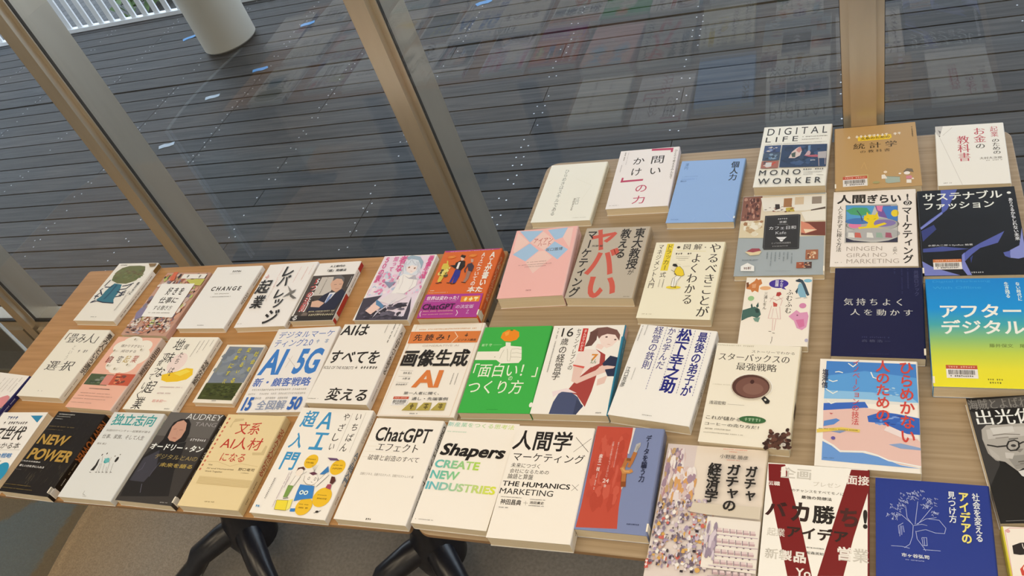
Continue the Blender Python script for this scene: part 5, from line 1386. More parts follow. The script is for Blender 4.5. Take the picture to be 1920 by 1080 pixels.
  ('L','8a5228',5,[(56.1,57.1),(62.8,57.4)]),
  ('L','d9a060',2,[(52.1,72.7),(56.7,77.7),(63.5,77.2)]),
  ('P','b9b2a6',[(66.3,29.9),(72.5,26.4),(72.8,32.6),(68.7,44.6),(64.5,43.3)]),
  ('L','8a8070',0.8,[(68.8,32.9),(68.1,40.8)]),
  ('L','8a8070',0.8,[(71.1,30.4),(69.9,39.1)]),
  ('V','データを騙う力',79.2,13.2,87.5,93.8,'262a40','b'),
  ('G','h',74.2,160,91.7,162.3,'2f3450')],
 [('G',0.1,0.7,'3a3f58',0.5)],[('spine_label','R')]),
('large cover of stacked capsule toys photo with black vertical katakana title',-0.2043,0.5971,-0.0197,0.1429,0.2100,0.0120,'ead9c2','e4d3b8','R','e2d2ae',
 [('P','e3d3c4',[(.3,114.4),(142.6,114.4),(142.6,209.7),(.3,209.7)]),
  ('P','dccabf',[(.3,.3),(42.9,.3),(42.9,117.6),(.3,117.6)]),
  ('K',['c9a9a8','a88a94','e6d6cc','d9c0b4','8f7d88','c4a070','efe2d4','b8898a'],.4,2.5,31.9,106.6,150,71,0.12,0.3),
  ('K',['c9a9a8','a88a94','e6d6cc','d9c0b4','d9a060','efe2d4'],16,32.6,51.1,110.3,80,72,0.15,0.35),
  ('K',['c9b4bc','a894a8','e6d6cc','cfa890','7a6a74','d9a85a','f4ead8','d0685a','8a7a88','ddd0d0'],.4,87.1,81.8,198.5,420,73,0.03,0.1),
  ('K',['5a4a4c','6a5a5c','4a3e42'],.4,92.7,52.2,200.9,34,74,0.03,0.09),
  ('P','efe3d0',[(72.7,114.7),(142.5,114.7),(142.5,188.9),(72.7,188.9)]),
  ('L','9a8488',1.2,[(86.7,130),(87.5,136.8)]),
  ('L','c4a4a0',3.2,[(87.9,134.8),(94.7,134.7)]),
  ('E','4a3e42',89.6,140.3,1.3,1.2,0),
  ('P','e2c9c0',[(87.7,130.3),(93.5,129.9),(93.5,133.4),(88,133.7)]),
  ('L','9a8488',1.2,[(95.5,130.1),(96.3,136.8)]),
  ('L','c4a4a0',3.2,[(96.8,134.9),(103.5,134.8)]),
  ('E','4a3e42',98.4,140.3,1.3,1.2,0),
  ('P','e2c9c0',[(96.6,130.3),(102.3,130),(102.3,133.4),(96.8,133.7)]),
  ('L','9a8488',1.2,[(104.3,130.1),(105.1,136.8)]),
  ('L','c4a4a0',3.2,[(105.5,134.9),(112.2,134.8)]),
  ('E','4a3e42',107.1,140.4,1.3,1.2,0),
  ('P','e2c9c0',[(105.3,130.4),(111,130),(111.1,133.4),(105.6,133.8)]),
  ('L','9a8488',1.2,[(113,130.2),(113.8,136.9)]),
  ('L','c4a4a0',3.2,[(114.2,134.9),(120.9,134.8)]),
  ('E','4a3e42',115.8,140.4,1.3,1.2,0),
  ('P','e2c9c0',[(114.1,130.4),(119.7,130.1),(119.7,133.5),(114.3,133.8)]),
  ('L','9a8488',1.2,[(121.7,130.2),(122.4,136.9)]),
  ('L','c4a4a0',3.2,[(122.9,135),(129.5,134.9)]),
  ('E','4a3e42',124.4,140.4,1.3,1.2,0),
  ('P','e2c9c0',[(122.7,130.4),(128.4,130.1),(128.4,133.5),(122.9,133.8)]),
  ('L','9a8488',1.2,[(130.4,130.2),(131,136.9)]),
  ('L','c4a4a0',3.2,[(131.5,135),(138,134.9)]),
  ('E','4a3e42',133,140.4,1.3,1.2,0),
  ('P','e2c9c0',[(131.4,130.5),(136.9,130.2),(136.9,133.5),(131.5,133.9)]),
  ('L','c9b4b4',1.4,[(81.1,139.9),(141.1,139.7)]),
  ('L','9a8488',1.2,[(87.2,145.6),(88,152.2)]),
  ('L','c4a4a0',3.2,[(88.5,150.3),(95.2,150.2)]),
  ('E','4a3e42',90.1,155.7,1.3,1.2,0),
  ('P','e2c9c0',[(88.3,145.8),(93.9,145.4),(94,148.8),(88.5,149.1)]),
  ('L','9a8488',1.2,[(96,145.5),(96.7,152.2)]),
  ('L','c4a4a0',3.2,[(97.2,150.3),(103.9,150.1)]),
  ('E','4a3e42',98.8,155.6,1.3,1.2,0),
  ('P','e2c9c0',[(97,145.8),(102.7,145.4),(102.7,148.8),(97.2,149.1)]),
  ('L','9a8488',1.2,[(104.7,145.5),(105.4,152.2)]),
  ('L','c4a4a0',3.2,[(105.9,150.2),(112.5,150.1)]),
  ('E','4a3e42',107.5,155.6,1.3,1.2,0),
  ('P','e2c9c0',[(105.7,145.8),(111.3,145.4),(111.4,148.8),(105.9,149.1)]),
  ('L','9a8488',1.2,[(113.3,145.5),(114,152.1)]),
  ('L','c4a4a0',3.2,[(114.5,150.2),(121.1,150.1)]),
  ('E','4a3e42',116,155.6,1.3,1.2,0),
  ('P','e2c9c0',[(114.4,145.8),(119.9,145.4),(120,148.8),(114.5,149.1)]),
  ('L','9a8488',1.2,[(121.9,145.5),(122.6,152.1)]),
  ('L','c4a4a0',3.2,[(123.1,150.2),(129.6,150.1)]),
  ('E','4a3e42',124.6,155.5,1.3,1.2,0),
  ('P','e2c9c0',[(123,145.8),(128.5,145.4),(128.5,148.8),(123.1,149.1)]),
  ('L','9a8488',1.2,[(130.5,145.5),(131.1,152.1)]),
  ('L','c4a4a0',3.2,[(131.6,150.2),(138.1,150.1)]),
  ('E','4a3e42',133.1,155.5,1.3,1.2,0),
  ('P','e2c9c0',[(131.5,145.8),(137,145.4),(137,148.7),(131.6,149.1)]),
  ('L','c9b4b4',1.4,[(81.7,155.3),(142.4,154.6)]),
  ('L','9a8488',1.2,[(87.7,160.8),(88.5,167.3)]),
  ('L','c4a4a0',3.2,[(89,165.4),(95.6,165.3)]),
  ('E','4a3e42',90.6,170.7,1.3,1.2,0),
  ('P','e2c9c0',[(88.8,161),(94.4,160.7),(94.5,164),(89,164.3)]),
  ('L','9a8488',1.2,[(96.4,160.8),(97.2,167.3)]),
  ('L','c4a4a0',3.2,[(97.6,165.4),(104.2,165.2)]),
  ('E','4a3e42',99.2,170.7,1.3,1.2,0),
  ('P','e2c9c0',[(97.4,161),(103,160.6),(103.1,163.9),(97.7,164.3)]),
  ('L','9a8488',1.2,[(105,160.7),(105.8,167.2)]),
  ('L','c4a4a0',3.2,[(106.2,165.3),(112.8,165.2)]),
  ('E','4a3e42',107.8,170.6,1.3,1.2,0),
  ('P','e2c9c0',[(106.1,160.9),(111.6,160.6),(111.7,163.9),(106.3,164.2)]),
  ('L','9a8488',1.2,[(113.6,160.7),(114.3,167.1)]),
  ('L','c4a4a0',3.2,[(114.8,165.3),(121.3,165.1)]),
  ('E','4a3e42',116.3,170.5,1.3,1.2,0),
  ('P','e2c9c0',[(114.6,160.9),(120.2,160.5),(120.2,163.8),(114.8,164.2)]),
  ('L','9a8488',1.2,[(122.1,160.6),(122.8,167.1)]),
  ('L','c4a4a0',3.2,[(123.3,165.2),(129.8,165)]),
  ('E','4a3e42',124.8,170.4,1.3,1.2,0),
  ('P','e2c9c0',[(123.2,160.8),(128.7,160.5),(128.7,163.7),(123.3,164.1)]),
  ('L','9a8488',1.2,[(130.6,160.6),(131.2,167)]),
  ('L','c4a4a0',3.2,[(131.7,165.1),(138.2,165)]),
  ('E','4a3e42',133.2,170.3,1.3,1.2,0),
  ('P','e2c9c0',[(131.6,160.8),(137.1,160.4),(137.1,163.7),(131.8,164)]),
  ('L','c9b4b4',1.4,[(82.2,170.4),(142.5,169.2)]),
  ('L','9a8488',1.2,[(88.2,175.8),(89,182.2)]),
  ('L','c4a4a0',3.2,[(89.5,180.4),(96,180.2)]),
  ('E','4a3e42',91.1,185.5,1.3,1.2,0),
  ('P','e2c9c0',[(89.3,176),(94.8,175.6),(94.9,178.9),(89.5,179.3)]),
  ('L','9a8488',1.2,[(96.8,175.7),(97.6,182.1)]),
  ('L','c4a4a0',3.2,[(98,180.2),(104.6,180.1)]),
  ('E','4a3e42',99.6,185.4,1.3,1.2,0),
  ('P','e2c9c0',[(97.9,175.9),(103.4,175.5),(103.5,178.8),(98.1,179.2)]),
  ('L','9a8488',1.2,[(105.4,175.6),(106.1,182)]),
  ('L','c4a4a0',3.2,[(106.6,180.1),(113.1,179.9)]),
  ('E','4a3e42',108.1,185.3,1.3,1.2,0),
  ('P','e2c9c0',[(106.4,175.8),(111.9,175.4),(112,178.7),(106.6,179)]),
  ('L','9a8488',1.2,[(113.9,175.5),(114.6,181.9)]),
  ('L','c4a4a0',3.2,[(115,180),(121.5,179.8)]),
  ('E','4a3e42',116.6,185.2,1.3,1.2,0),
  ('P','e2c9c0',[(114.9,175.7),(120.4,175.3),(120.4,178.6),(115.1,178.9)]),
  ('L','9a8488',1.2,[(122.4,175.4),(123,181.8)]),
  ('L','c4a4a0',3.2,[(123.5,179.9),(129.9,179.7)]),
  ('E','4a3e42',124.9,185,1.3,1.2,0),
  ('P','e2c9c0',[(123.3,175.6),(128.8,175.2),(128.8,178.5),(123.5,178.8)]),
  ('L','9a8488',1.2,[(130.8,175.3),(131.4,181.7)]),
  ('L','c4a4a0',3.2,[(131.8,179.8),(138.2,179.6)]),
  ('E','4a3e42',133.3,184.9,1.3,1.2,0),
  ('P','e2c9c0',[(131.7,175.5),(137.2,175.2),(137.2,178.4),(131.9,178.7)]),
  ('L','c9b4b4',1.4,[(82.8,185.3),(142.5,183.6)]),
  ('L','9a8488',1.2,[(88.7,190.5),(89.5,196.8)]),
  ('L','c4a4a0',3.2,[(89.9,195),(96.5,194.8)]),
  ('E','4a3e42',91.6,200.1,1.3,1.2,0),
  ('P','e2c9c0',[(89.7,190.7),(95.3,190.3),(95.3,193.5),(90,193.9)]),
  ('L','9a8488',1.2,[(97.3,190.4),(98,196.7)]),
  ('L','c4a4a0',3.2,[(98.4,194.8),(104.9,194.6)]),
  ('E','4a3e42',100,199.9,1.3,1.2,0),
  ('P','e2c9c0',[(98.3,190.6),(103.8,190.2),(103.8,193.4),(98.5,193.8)]),
  ('L','9a8488',1.2,[(105.7,190.3),(106.5,196.5)]),
  ('L','c4a4a0',3.2,[(106.9,194.7),(113.4,194.5)]),
  ('E','4a3e42',108.4,199.8,1.3,1.2,0),
  ('P','e2c9c0',[(106.7,190.5),(112.2,190),(112.2,193.2),(106.9,193.6)]),
  ('L','9a8488',1.2,[(114.2,190.1),(114.9,196.4)]),
  ('L','c4a4a0',3.2,[(115.3,194.5),(121.7,194.3)]),
  ('E','4a3e42',116.8,199.6,1.3,1.2,0),
  ('P','e2c9c0',[(115.2,190.3),(120.6,189.9),(120.6,193.1),(115.3,193.5)]),
  ('L','9a8488',1.2,[(122.6,190),(123.2,196.2)]),
  ('L','c4a4a0',3.2,[(123.7,194.4),(130,194.2)]),
  ('E','4a3e42',125.1,199.4,1.3,1.2,0),
  ('P','e2c9c0',[(123.5,190.2),(129,189.8),(128.9,192.9),(123.7,193.3)]),
  ('L','9a8488',1.2,[(130.9,189.8),(131.5,196.1)]),
  ('L','c4a4a0',3.2,[(132,194.3),(138.3,194)]),
  ('E','4a3e42',133.4,199.3,1.3,1.2,0),
  ('P','e2c9c0',[(131.9,190.1),(137.2,189.6),(137.2,192.8),(132,193.2)]),
  ('L','c9b4b4',1.4,[(83.3,199.9),(142.5,197.7)]),
  ('K',['b8a4ac','9a8894','d9c8c8'],71.4,117.8,89.8,183,30,75,0.2,0.4),
  ('P','3a3034',[(59.8,137.6),(64.1,137.6),(64.1,141.3),(59.8,141.3)]),
  ('P','3a3034',[(60,166.9),(64.2,166.9),(64.2,170.5),(60,170.5)]),
  ('P','3a3034',[(60.7,196.1),(64.9,196.1),(64.9,199.5),(60.7,199.5)]),
  ('P','3a3034',[(47.4,197.1),(51.6,197.1),(51.6,200.5),(47.4,200.5)]),
  ('P','cdb9a0',[(45.1,105),(70.4,105),(70.4,110),(45.1,110)]),
  ('P','d9c9ae',[(50.1,96.4),(141.2,93.8),(141.1,112.2),(70.8,112.9),(47.7,110.7)]),
  ('T','小野尾 勝彦',78.1,14.6,117.3,21.4,'4a443c','r'),
  ('G','h',80,5.1,115,6.8,'e08a70'),
  ('G','h',90.4,9.3,101.1,10.8,'e08a70'),
  ('G','h',88.4,23.2,107,24.7,'e08a70'),
  ('V','ガチャ',115.8,31.5,131.8,88,'2b2622','h'),
  ('V','ガチャの',90.6,30.8,108.6,105.5,'2b2622','h'),
  ('V','経済学',64.9,31.2,82.8,94.6,'2b2622','h'),
  ('P','c9584a',[(.4,188.5),(3.8,186.7),(5.5,200.3),(.4,201.4)]),
  ('G','h',.4,189.3,3.5,198.8,'f0dcd0')],
 [],[]),
('cover with a giant dark red V crossing heavy black text, bottom row',-0.0655,0.5825,-0.0137,0.1301,0.1880,0.0180,'f7eedb','7a2020','R','e2d2ae',
 [('P','7c1c1c',[(.4,1.8),(22.9,1.1),(48.4,92.9),(64.2,160),(35.3,164),(3.6,36.1)]),
  ('P','7c1c1c',[(107.5,1.5),(129.7,1.2),(129.7,28.6),(111.6,101.5),(100.6,155),(70.4,159.2),(91.3,68.2)]),
  ('T','企画',16.8,5.4,57.2,22.8,'cfc6b4','b'),
  ('T','プレゼン',60.5,24.6,94.5,31.6,'cfc6b4','r'),
  ('T','新製品',5.9,128.6,56.3,143.3,'cfc6b4','b'),
  ('T','営業',92.9,115.9,129.7,135,'cfc6b4','b'),
  ('T','起業',6.3,99.2,29,111.1,'d6cdbb','b'),
  ('P','f6ead6',[(17.9,5.8),(23.8,3.4),(24.8,19.7),(18.2,21.2)]),
  ('T','伝職',1.3,29,18,35.7,'f2e6d4','b'),
  ('T','面接',102.2,10.1,129.7,24.7,'f2e6d4','b'),
  ('T','品',41.8,130,56.1,144.5,'f2e6d4','b'),
  ('T','製',27.3,129.4,38.7,143.7,'f2e6d4','b'),
  ('T','営',92.9,115.6,109.8,133.6,'f2e6d4','b'),
  ('T','Yo',44.5,151.4,62.8,163.4,'f2e6d4','b'),
  ('T','のチャンスをすべてモノに',33.5,38.3,99,42.6,'2b2622','r'),
  ('T','最強の発想法',46.3,47.4,84.5,52.3,'2b2622','b'),
  ('T','バ',1.6,60.2,29.7,81.7,'3f1f1c','h'),
  ('T','カ',34.5,58.3,57.4,86.9,'33231e','h'),
  ('T','勝',61.4,59.7,89.7,87.3,'2b2622','h'),
  ('T','ち',95,60.3,116.7,87.4,'4a2420','h'),
  ('T','!',122.4,60.4,127.8,87.8,'2b2622','h'),
  ('T','アイデア',31,92.8,105.4,110.7,'33231e','h'),
  ('G','h',56.1,121.1,77.8,123,'4a443c'),
  ('T','松森英知',56.4,127.2,76.6,131.1,'2b2622','r')],
 [('G',0.05,0.95,'d9c0a8',0.7)],[]),
('blue book with a white line-drawn tree and yellow-white vertical title',0.0726,0.5716,-0.0128,0.1319,0.1880,0.0150,'273a86','24357a','R','e2d2ae',
 [('L','b9bfd8',0.55,[(43.2,65.8),(42,80.7),(38.6,92),(32.5,97.3)]),
  ('L','b9bfd8',0.55,[(46,72.9),(47.1,83.7),(53.5,93.8),(56.2,98.8)]),
  ('L','b9bfd8',0.55,[(43.2,65.8),(36.6,55.3),(35.4,40.1)]),
  ('L','b9bfd8',0.55,[(45.5,63.7),(47.6,46.5),(49.6,30.9)]),
  ('L','b9bfd8',0.55,[(48.5,63.3),(58.1,49.1),(66.2,36.8)]),
  ('L','b9bfd8',0.55,[(42.5,64),(30.5,52.2),(24.4,49)]),
  ('L','b9bfd8',0.55,[(47,63.5),(57.9,54.8),(70.1,51.5)]),
  ('L','b9bfd8',0.55,[(60.9,54.4),(72.9,54.9),(79.8,65.2),(78,72.8),(67.6,73.1),(57.3,69.7)]),
  ('L','b9bfd8',0.55,[(26.9,78.8),(26.3,67.7),(31.8,63.4)]),
  ('L','b9bfd8',0.55,[(17.5,96.5),(29.5,95.9),(38.5,97.5)]),
  ('L','b9bfd8',0.55,[(53.3,97.4),(63.6,97),(72.4,96.8)]),
  ('L','b9bfd8',0.55,[(52.4,81.3),(53.5,92),(58,91.5),(57.7,80.7),(52.4,81.3)]),
  ('L','b9bfd8',0.55,[(54.7,81),(55.3,91.8)]),
  ('L','b9bfd8',0.55,[(28.6,67.5),(27.6,82.4)]),
  ('L','b9bfd8',0.55,[(30.2,67.3),(29.9,80.3)]),
  ('L','b9bfd8',0.55,[(31.7,67.1),(32.7,76.3)]),
  ('L','b9bfd8',0.55,[(43.9,65.7),(53.1,62.8),(59.1,64)]),
  ('L','b9bfd8',0.55,[(46.7,73.7),(52.8,71.2),(57.3,69.7)]),
  ('L','b9bfd8',0.45,[(23.8,45.1),(22.2,42.1),(25,45.2)]),
  ('L','b9bfd8',0.45,[(32,39.5),(32.3,36.9),(33.3,39.2)]),
  ('L','b9bfd8',0.45,[(28.2,45.9),(29.2,44.3),(30,44.8)]),
  ('L','b9bfd8',0.45,[(24.4,53.9),(24.9,50.9),(26.5,54.5)]),
  ('L','b9bfd8',0.45,[(17,44.5),(17.8,41.6),(19.2,43.4)]),
  ('L','b9bfd8',0.45,[(20.1,42.9),(19.2,39.9),(21.8,43.9)]),
  ('L','b9bfd8',0.45,[(31.7,39.1),(31.2,36.8),(33,38.9)]),
  ('L','b9bfd8',0.45,[(32.1,40),(32.6,38.5),(34.6,41)]),
  ('L','b9bfd8',0.45,[(19,39.7),(17.2,37.5),(20.3,38.6)]),
  ('L','b9bfd8',0.45,[(24.2,53.9),(23.9,51.9),(26.9,52.7)]),
  ('L','b9bfd8',0.45,[(26,41.6),(26.6,38.2),(27.4,41.8)]),
  ('L','b9bfd8',0.45,[(26.5,41.2),(25.6,37.8),(30,40)]),
  ('L','b9bfd8',0.45,[(28.1,53.9),(27,51.5),(29.4,53.6)]),
  ('L','b9bfd8',0.45,[(27.6,48.2),(28.9,46.7),(29.6,49.1)]),
  ('L','b9bfd8',0.45,[(26,46.1),(25.6,42.7),(28.5,44.7)]),
  ('L','b9bfd8',0.45,[(30.1,43.7),(29.8,42.1),(32.3,43.2)]),
  ('L','b9bfd8',0.45,[(30.8,28.8),(29.2,25.9),(32.1,29.6)]),
  ('L','b9bfd8',0.45,[(42.1,25.8),(43.1,23.9),(45,25.5)]),
  ('L','b9bfd8',0.45,[(33,33.1),(32.6,31.1),(36.1,32.6)]),
  ('L','b9bfd8',0.45,[(40.1,21.5),(41.6,19.6),(41.4,22.9)]),
  ('L','b9bfd8',0.45,[(32.1,33),(34.3,30.1),(33.4,31.8)]),
  ('L','b9bfd8',0.45,[(32.8,25.3),(33.4,21.7),(34.9,24.3)]),
  ('L','b9bfd8',0.45,[(38.4,21.2),(36.7,18.9),(41.2,19.9)]),
  ('L','b9bfd8',0.45,[(36.5,29.2),(37.7,27),(39.7,28.1)]),
  ('L','b9bfd8',0.45,[(40.6,29.7),(42.3,27.2),(42.1,28.5)]),
  ('L','b9bfd8',0.45,[(37.9,21.8),(38.5,20.3),(40.9,20.9)]),
  ('L','b9bfd8',0.45,[(29.8,22.6),(29.7,20.1),(31.9,21.7)]),
  ('L','b9bfd8',0.45,[(36.9,32.5),(37.1,29.1),(38.2,33.9)]),
  ('L','b9bfd8',0.45,[(43.4,26.3),(43.6,23.8),(46.6,25)]),
  ('L','b9bfd8',0.45,[(39.5,26.7),(38.7,23.9),(42.4,25.5)]),
  ('L','b9bfd8',0.45,[(52.7,22.2),(52.7,19.5),(54,22.5)]),
  ('L','b9bfd8',0.45,[(47.9,27.9),(46.9,24.9),(50.7,28.2)]),
  ('L','b9bfd8',0.45,[(55.3,16.8),(55.8,14.1),(58,16.4)]),
  ('L','b9bfd8',0.45,[(43.9,19.8),(44.5,18.2),(45.3,19.5)]),
  ('L','b9bfd8',0.45,[(49.4,23.5),(47.5,20.7),(51.4,24.3)]),
  ('L','b9bfd8',0.45,[(42.8,29.4),(43.3,25.9),(46.2,30.1)]),
  ('L','b9bfd8',0.45,[(44.4,21.8),(43.3,18.8),(46.1,21)]),
  ('L','b9bfd8',0.45,[(44.5,18.9),(46.6,15.2),(46.6,19.6)]),
  ('L','b9bfd8',0.45,[(49.4,23.4),(48.9,20.8),(51.2,22.7)]),
  ('L','b9bfd8',0.45,[(50.2,19.3),(50.1,15.9),(51.6,18.3)]),
  ('L','b9bfd8',0.45,[(54.2,17.1),(53.3,14.1),(56.8,16.3)]),
  ('L','b9bfd8',0.45,[(43.8,20.9),(43,17.9),(47.1,21.5)]),
  ('L','b9bfd8',0.45,[(55.3,27.8),(57,24.3),(58.6,26.5)]),
  ('L','b9bfd8',0.45,[(47.4,20.2),(47.9,17.8),(49.4,21.1)]),
  ('L','b9bfd8',0.45,[(62.8,29.8),(62,27.7),(65.3,29.9)]),
  ('L','b9bfd8',0.45,[(63.4,29.5),(63.1,27.6),(65,29.6)]),
  ('L','b9bfd8',0.45,[(59.7,36.2),(60.4,34.7),(62.3,35.7)]),
  ('L','b9bfd8',0.45,[(63.3,34.6),(64.5,31.2),(66.1,33.7)]),
  ('L','b9bfd8',0.45,[(64.7,31.1),(62.8,28.9),(66.9,32.1)]),
  ('L','b9bfd8',0.45,[(61.5,37.5),(61.6,36.1),(64.3,36.8)]),
  ('L','b9bfd8',0.45,[(64.8,27.9),(62.8,24.8),(66.1,27)]),
  ('L','b9bfd8',0.45,[(59.6,28.8),(61.2,25.1),(62.3,28.4)]),
  ('L','b9bfd8',0.45,[(69.4,32.7),(68,30.1),(71.4,32.1)]),
  ('L','b9bfd8',0.45,[(61.7,32.1),(60.4,29.6),(64.7,32.1)]),
  ('L','b9bfd8',0.45,[(57.2,36.2),(55.2,34.1),(60.3,36.5)]),
  ('L','b9bfd8',0.45,[(69.5,35.7),(68.6,34.3),(71.7,36.1)]),
  ('L','b9bfd8',0.45,[(60.5,31.5),(61.6,29.4),(63,31.6)]),
  ('L','b9bfd8',0.45,[(70.2,26.8),(69,24),(72.9,25.6)]),
  ('L','b9bfd8',0.45,[(13.5,54.8),(13.7,51.5),(15.2,54)]),
  ('L','b9bfd8',0.45,[(20.4,56.3),(21.9,52.7),(23.6,56.7)]),
  ('L','b9bfd8',0.45,[(18.1,52.7),(19.4,50.4),(20.3,53)]),
  ('L','b9bfd8',0.45,[(23.8,57.3),(25.7,53.8),(25.2,56.9)]),
  ('L','b9bfd8',0.45,[(22.8,59.7),(24.9,57.9),(25.2,60.7)]),
  ('L','b9bfd8',0.45,[(18.5,59.1),(20.6,57.3),(19.8,60.1)]),
  ('L','b9bfd8',0.45,[(19.1,54),(20.6,52.1),(20.6,53.5)]),
  ('L','b9bfd8',0.45,[(12.3,57),(13.5,54.7),(15.6,55.6)]),
  ('L','b9bfd8',0.45,[(14,54),(14.4,52.4),(16.7,54)]),
  ('L','b9bfd8',0.45,[(19,60.9),(20.3,57.5),(20.6,60.6)]),
  ('L','b9bfd8',0.45,[(23.8,55.6),(22.9,53.5),(25.4,56.6)]),
  ('L','b9bfd8',0.45,[(19.8,52.8),(21.9,50.3),(21.6,53.1)]),
  ('L','b9bfd8',0.45,[(37.3,34.6),(35.3,33.2),(38.7,34.7)]),
  ('L','b9bfd8',0.45,[(30.3,40.1),(29,39.1),(32.6,39.1)]),
  ('L','b9bfd8',0.45,[(30.4,34.2),(29,31.7),(33.7,33.7)]),
  ('L','b9bfd8',0.45,[(34,34.7),(35.8,32.1),(35.2,35.4)]),
  ('L','b9bfd8',0.45,[(29.3,32.6),(27.3,29.7),(32.1,32.1)]),
  ('L','b9bfd8',0.45,[(33,38.5),(31.2,35.8),(35.7,39.6)]),
  ('L','b9bfd8',0.45,[(27.6,37.8),(27.7,34.6),(29.6,38.2)]),
  ('L','b9bfd8',0.45,[(36.8,34.7),(36.9,31.4),(38.1,36)]),
  ('L','b9bfd8',0.45,[(56.9,37.5),(56.1,34.6),(59.2,38.1)]),
  ('L','b9bfd8',0.45,[(54.8,41.1),(56.3,38.2),(56.5,40.4)]),
  ('L','b9bfd8',0.45,[(58.3,34.1),(60.3,31.8),(61.6,33.1)]),
  ('L','b9bfd8',0.45,[(59.8,39.9),(60.5,37.7),(61.1,39.8)]),
  ('L','b9bfd8',0.45,[(57.4,41.3),(59.6,37.7),(60.8,40.3)]),
  ('L','b9bfd8',0.45,[(54.3,36.4),(52.2,35.2),(56.8,35.5)]),
  ('L','b9bfd8',0.45,[(59.6,36.5),(58.8,33.3),(61.2,37.6)]),
  ('L','b9bfd8',0.45,[(58.8,38.9),(57.3,36.2),(61.9,38)]),
  ('L','b9bfd8',0.45,[(67.1,47.2),(67.1,44.4),(69.7,46.6)]),
  ('L','b9bfd8',0.45,[(68.6,47.8),(68.6,45.4),(71.1,47.7)]),
  ('L','b9bfd8',0.45,[(64.2,45.9),(65.5,43),(65.6,45.9)]),
  ('L','b9bfd8',0.45,[(68,46.3),(66.6,43.9),(70.6,46.3)]),
  ('L','b9bfd8',0.45,[(70.6,46.3),(68.6,44.8),(73.4,45.1)]),
  ('L','b9bfd8',0.45,[(70.8,47.1),(72,45.5),(71.9,48.1)]),
  ('L','b9bfd8',0.45,[(67.4,45.8),(67.6,42.9),(69.4,46.5)]),
  ('L','b9bfd8',0.45,[(64.6,49.6),(65.5,47.7),(66.8,50.6)]),
  ('V','社会を変える',111.6,12.8,119.7,80.3,'e6e6ea','b'),
  ('V','アイデアの',96.2,12.1,107.7,84.4,'f0df72','h'),
  ('V','見つけ方',84.1,12.7,92.8,57.3,'e6e6ea','b'),
  ('T','市ヶ谷弘司',29,104.8,59.5,110,'e6e6ea','b'),
  ('G','h',33.3,112.7,53.9,114.2,'a8aed0')],
 [],[]),
('white cover with pink border, black ribbon and yellow spine, bottom right corner',0.2165,0.5170,0.0524,0.1300,0.1880,0.0180,'f4e6d0','d8c53a','L','e2d2ae',
 [('L','e0a8a0',0.8,[(3.6,5.3),(9.2,1.8),(28.2,.8)]),
  ('L','e0a8a0',0.8,[(3.6,5.3),(2.4,63.3)]),
  ('P','2a2422',[(8.1,24.9),(17,20.7),(25,19.7),(26.3,34.6),(14.4,36.6),(7.7,35.8)]),
  ('T','い',18.5,21.8,24.1,28.8,'f4e6d0','b'),
  ('P','d04a3a',[(11.4,54.5),(17.5,47),(24.5,45.4),(21.6,61.9),(12,62.6)]),
  ('E','f4e6d0',17.6,54.1,3,4,0),
  ('E','e0a8a0',6.5,5.9,2.4,2.4,0)],
 [],[]),
('cream paperback with one faint vertical line of grey text, back left of right table',-0.5625,1.3051,-0.0059,0.1265,0.1855,0.0160,'f3edd8','e8dfc2','R','e2d2ae',
 [('V','ひらめきはスキル',36,17.5,45.8,126.3,'8a9088','r'),
  ('V','である',36.5,126.8,46.3,167.6,'7a7f78','r'),
  ('V','江口',82.3,113.5,90.4,135.9,'8a9088','r'),
  ('V','本田まさる',76.5,114.9,82.1,154,'4a4e48','r'),
  ('G','h',87,175.9,116,177.4,'b8b4a0'),
  ('L','e6dfc8',0.5,[(66.8,51.3),(107.4,76.8),(94.4,122.3)])],
 [('G',0.05,0.95,'a89a72',0.6)],[]),
('white paperback with crimson brackets around large black kana, back row right',-0.4119,1.3338,0.0078,0.1250,0.1868,0.0180,'f4eae4','efe3da','R','e2d2ae',
 [('P','c0405e',[(66.5,.4),(112.2,2.6),(112.2,16.9),(108.1,17.3),(107.6,9.6),(67,7.3)]),
  ('T','問',71.3,26.1,96.8,51.6,'2b2622','r'),
  ('T','い',73.6,65.4,95.3,85.7,'2b2622','r'),
  ('T','か',33.1,27.6,56.5,49.2,'2b2622','r'),
  ('T','け',35,62.8,54.9,86.5,'2b2622','r'),
  ('P','c0405e',[(17.5,90.1),(21.3,91.4),(21.1,100),(63.2,99),(62.7,104.5),(16.5,105.9)]),
  ('T','の',51.9,118.3,74.3,139.7,'c0405e','r'),
  ('T','力',50.9,151.4,75.3,175.4,'c0405e','r'),
  ('V','ひとりで考えるみんなで',115.7,9.1,121.9,104.9,'5a5450','r'),
  ('G','v',9.5,6,13.2,35.1,'5a5450'),
  ('G','v',8.8,48.7,11.2,72.7,'9a948c'),
  ('G','v',17.2,4.5,19.2,49.5,'b8b0a8'),
  ('G','h',6.3,177.1,25.6,178.6,'8a8378')],
 [('G',0.05,0.95,'b8a898',0.4)],[]),
('light blue paperback with a small black kanji title at its upper right',-0.2801,1.2839,-0.0389,0.1267,0.1867,0.0160,'97b6df','7a98bc','R','e2d2ae',
 [('V','個人力',100.4,9.1,116,67.7,'20242e','b'),
  ('V','澤円',8.5,7.8,16,28.6,'5f7fae','r'),
  ('G','h',9.3,49.6,39.9,51.7,'7a9ac8'),
  ('G','h',8.5,57.8,39.8,60,'7a9ac8'),
  ('T','澤まどか',7.6,62.6,19.6,67.1,'4a6288','r'),
  ('G','h',8.5,177.1,23.3,179.7,'7a98c0'),
  ('L','a9c2e4',0.8,[(53,174.3),(49.5,183.5)]),
  ('L','a9c2e4',0.8,[(108.1,163),(125.5,185.7)]),
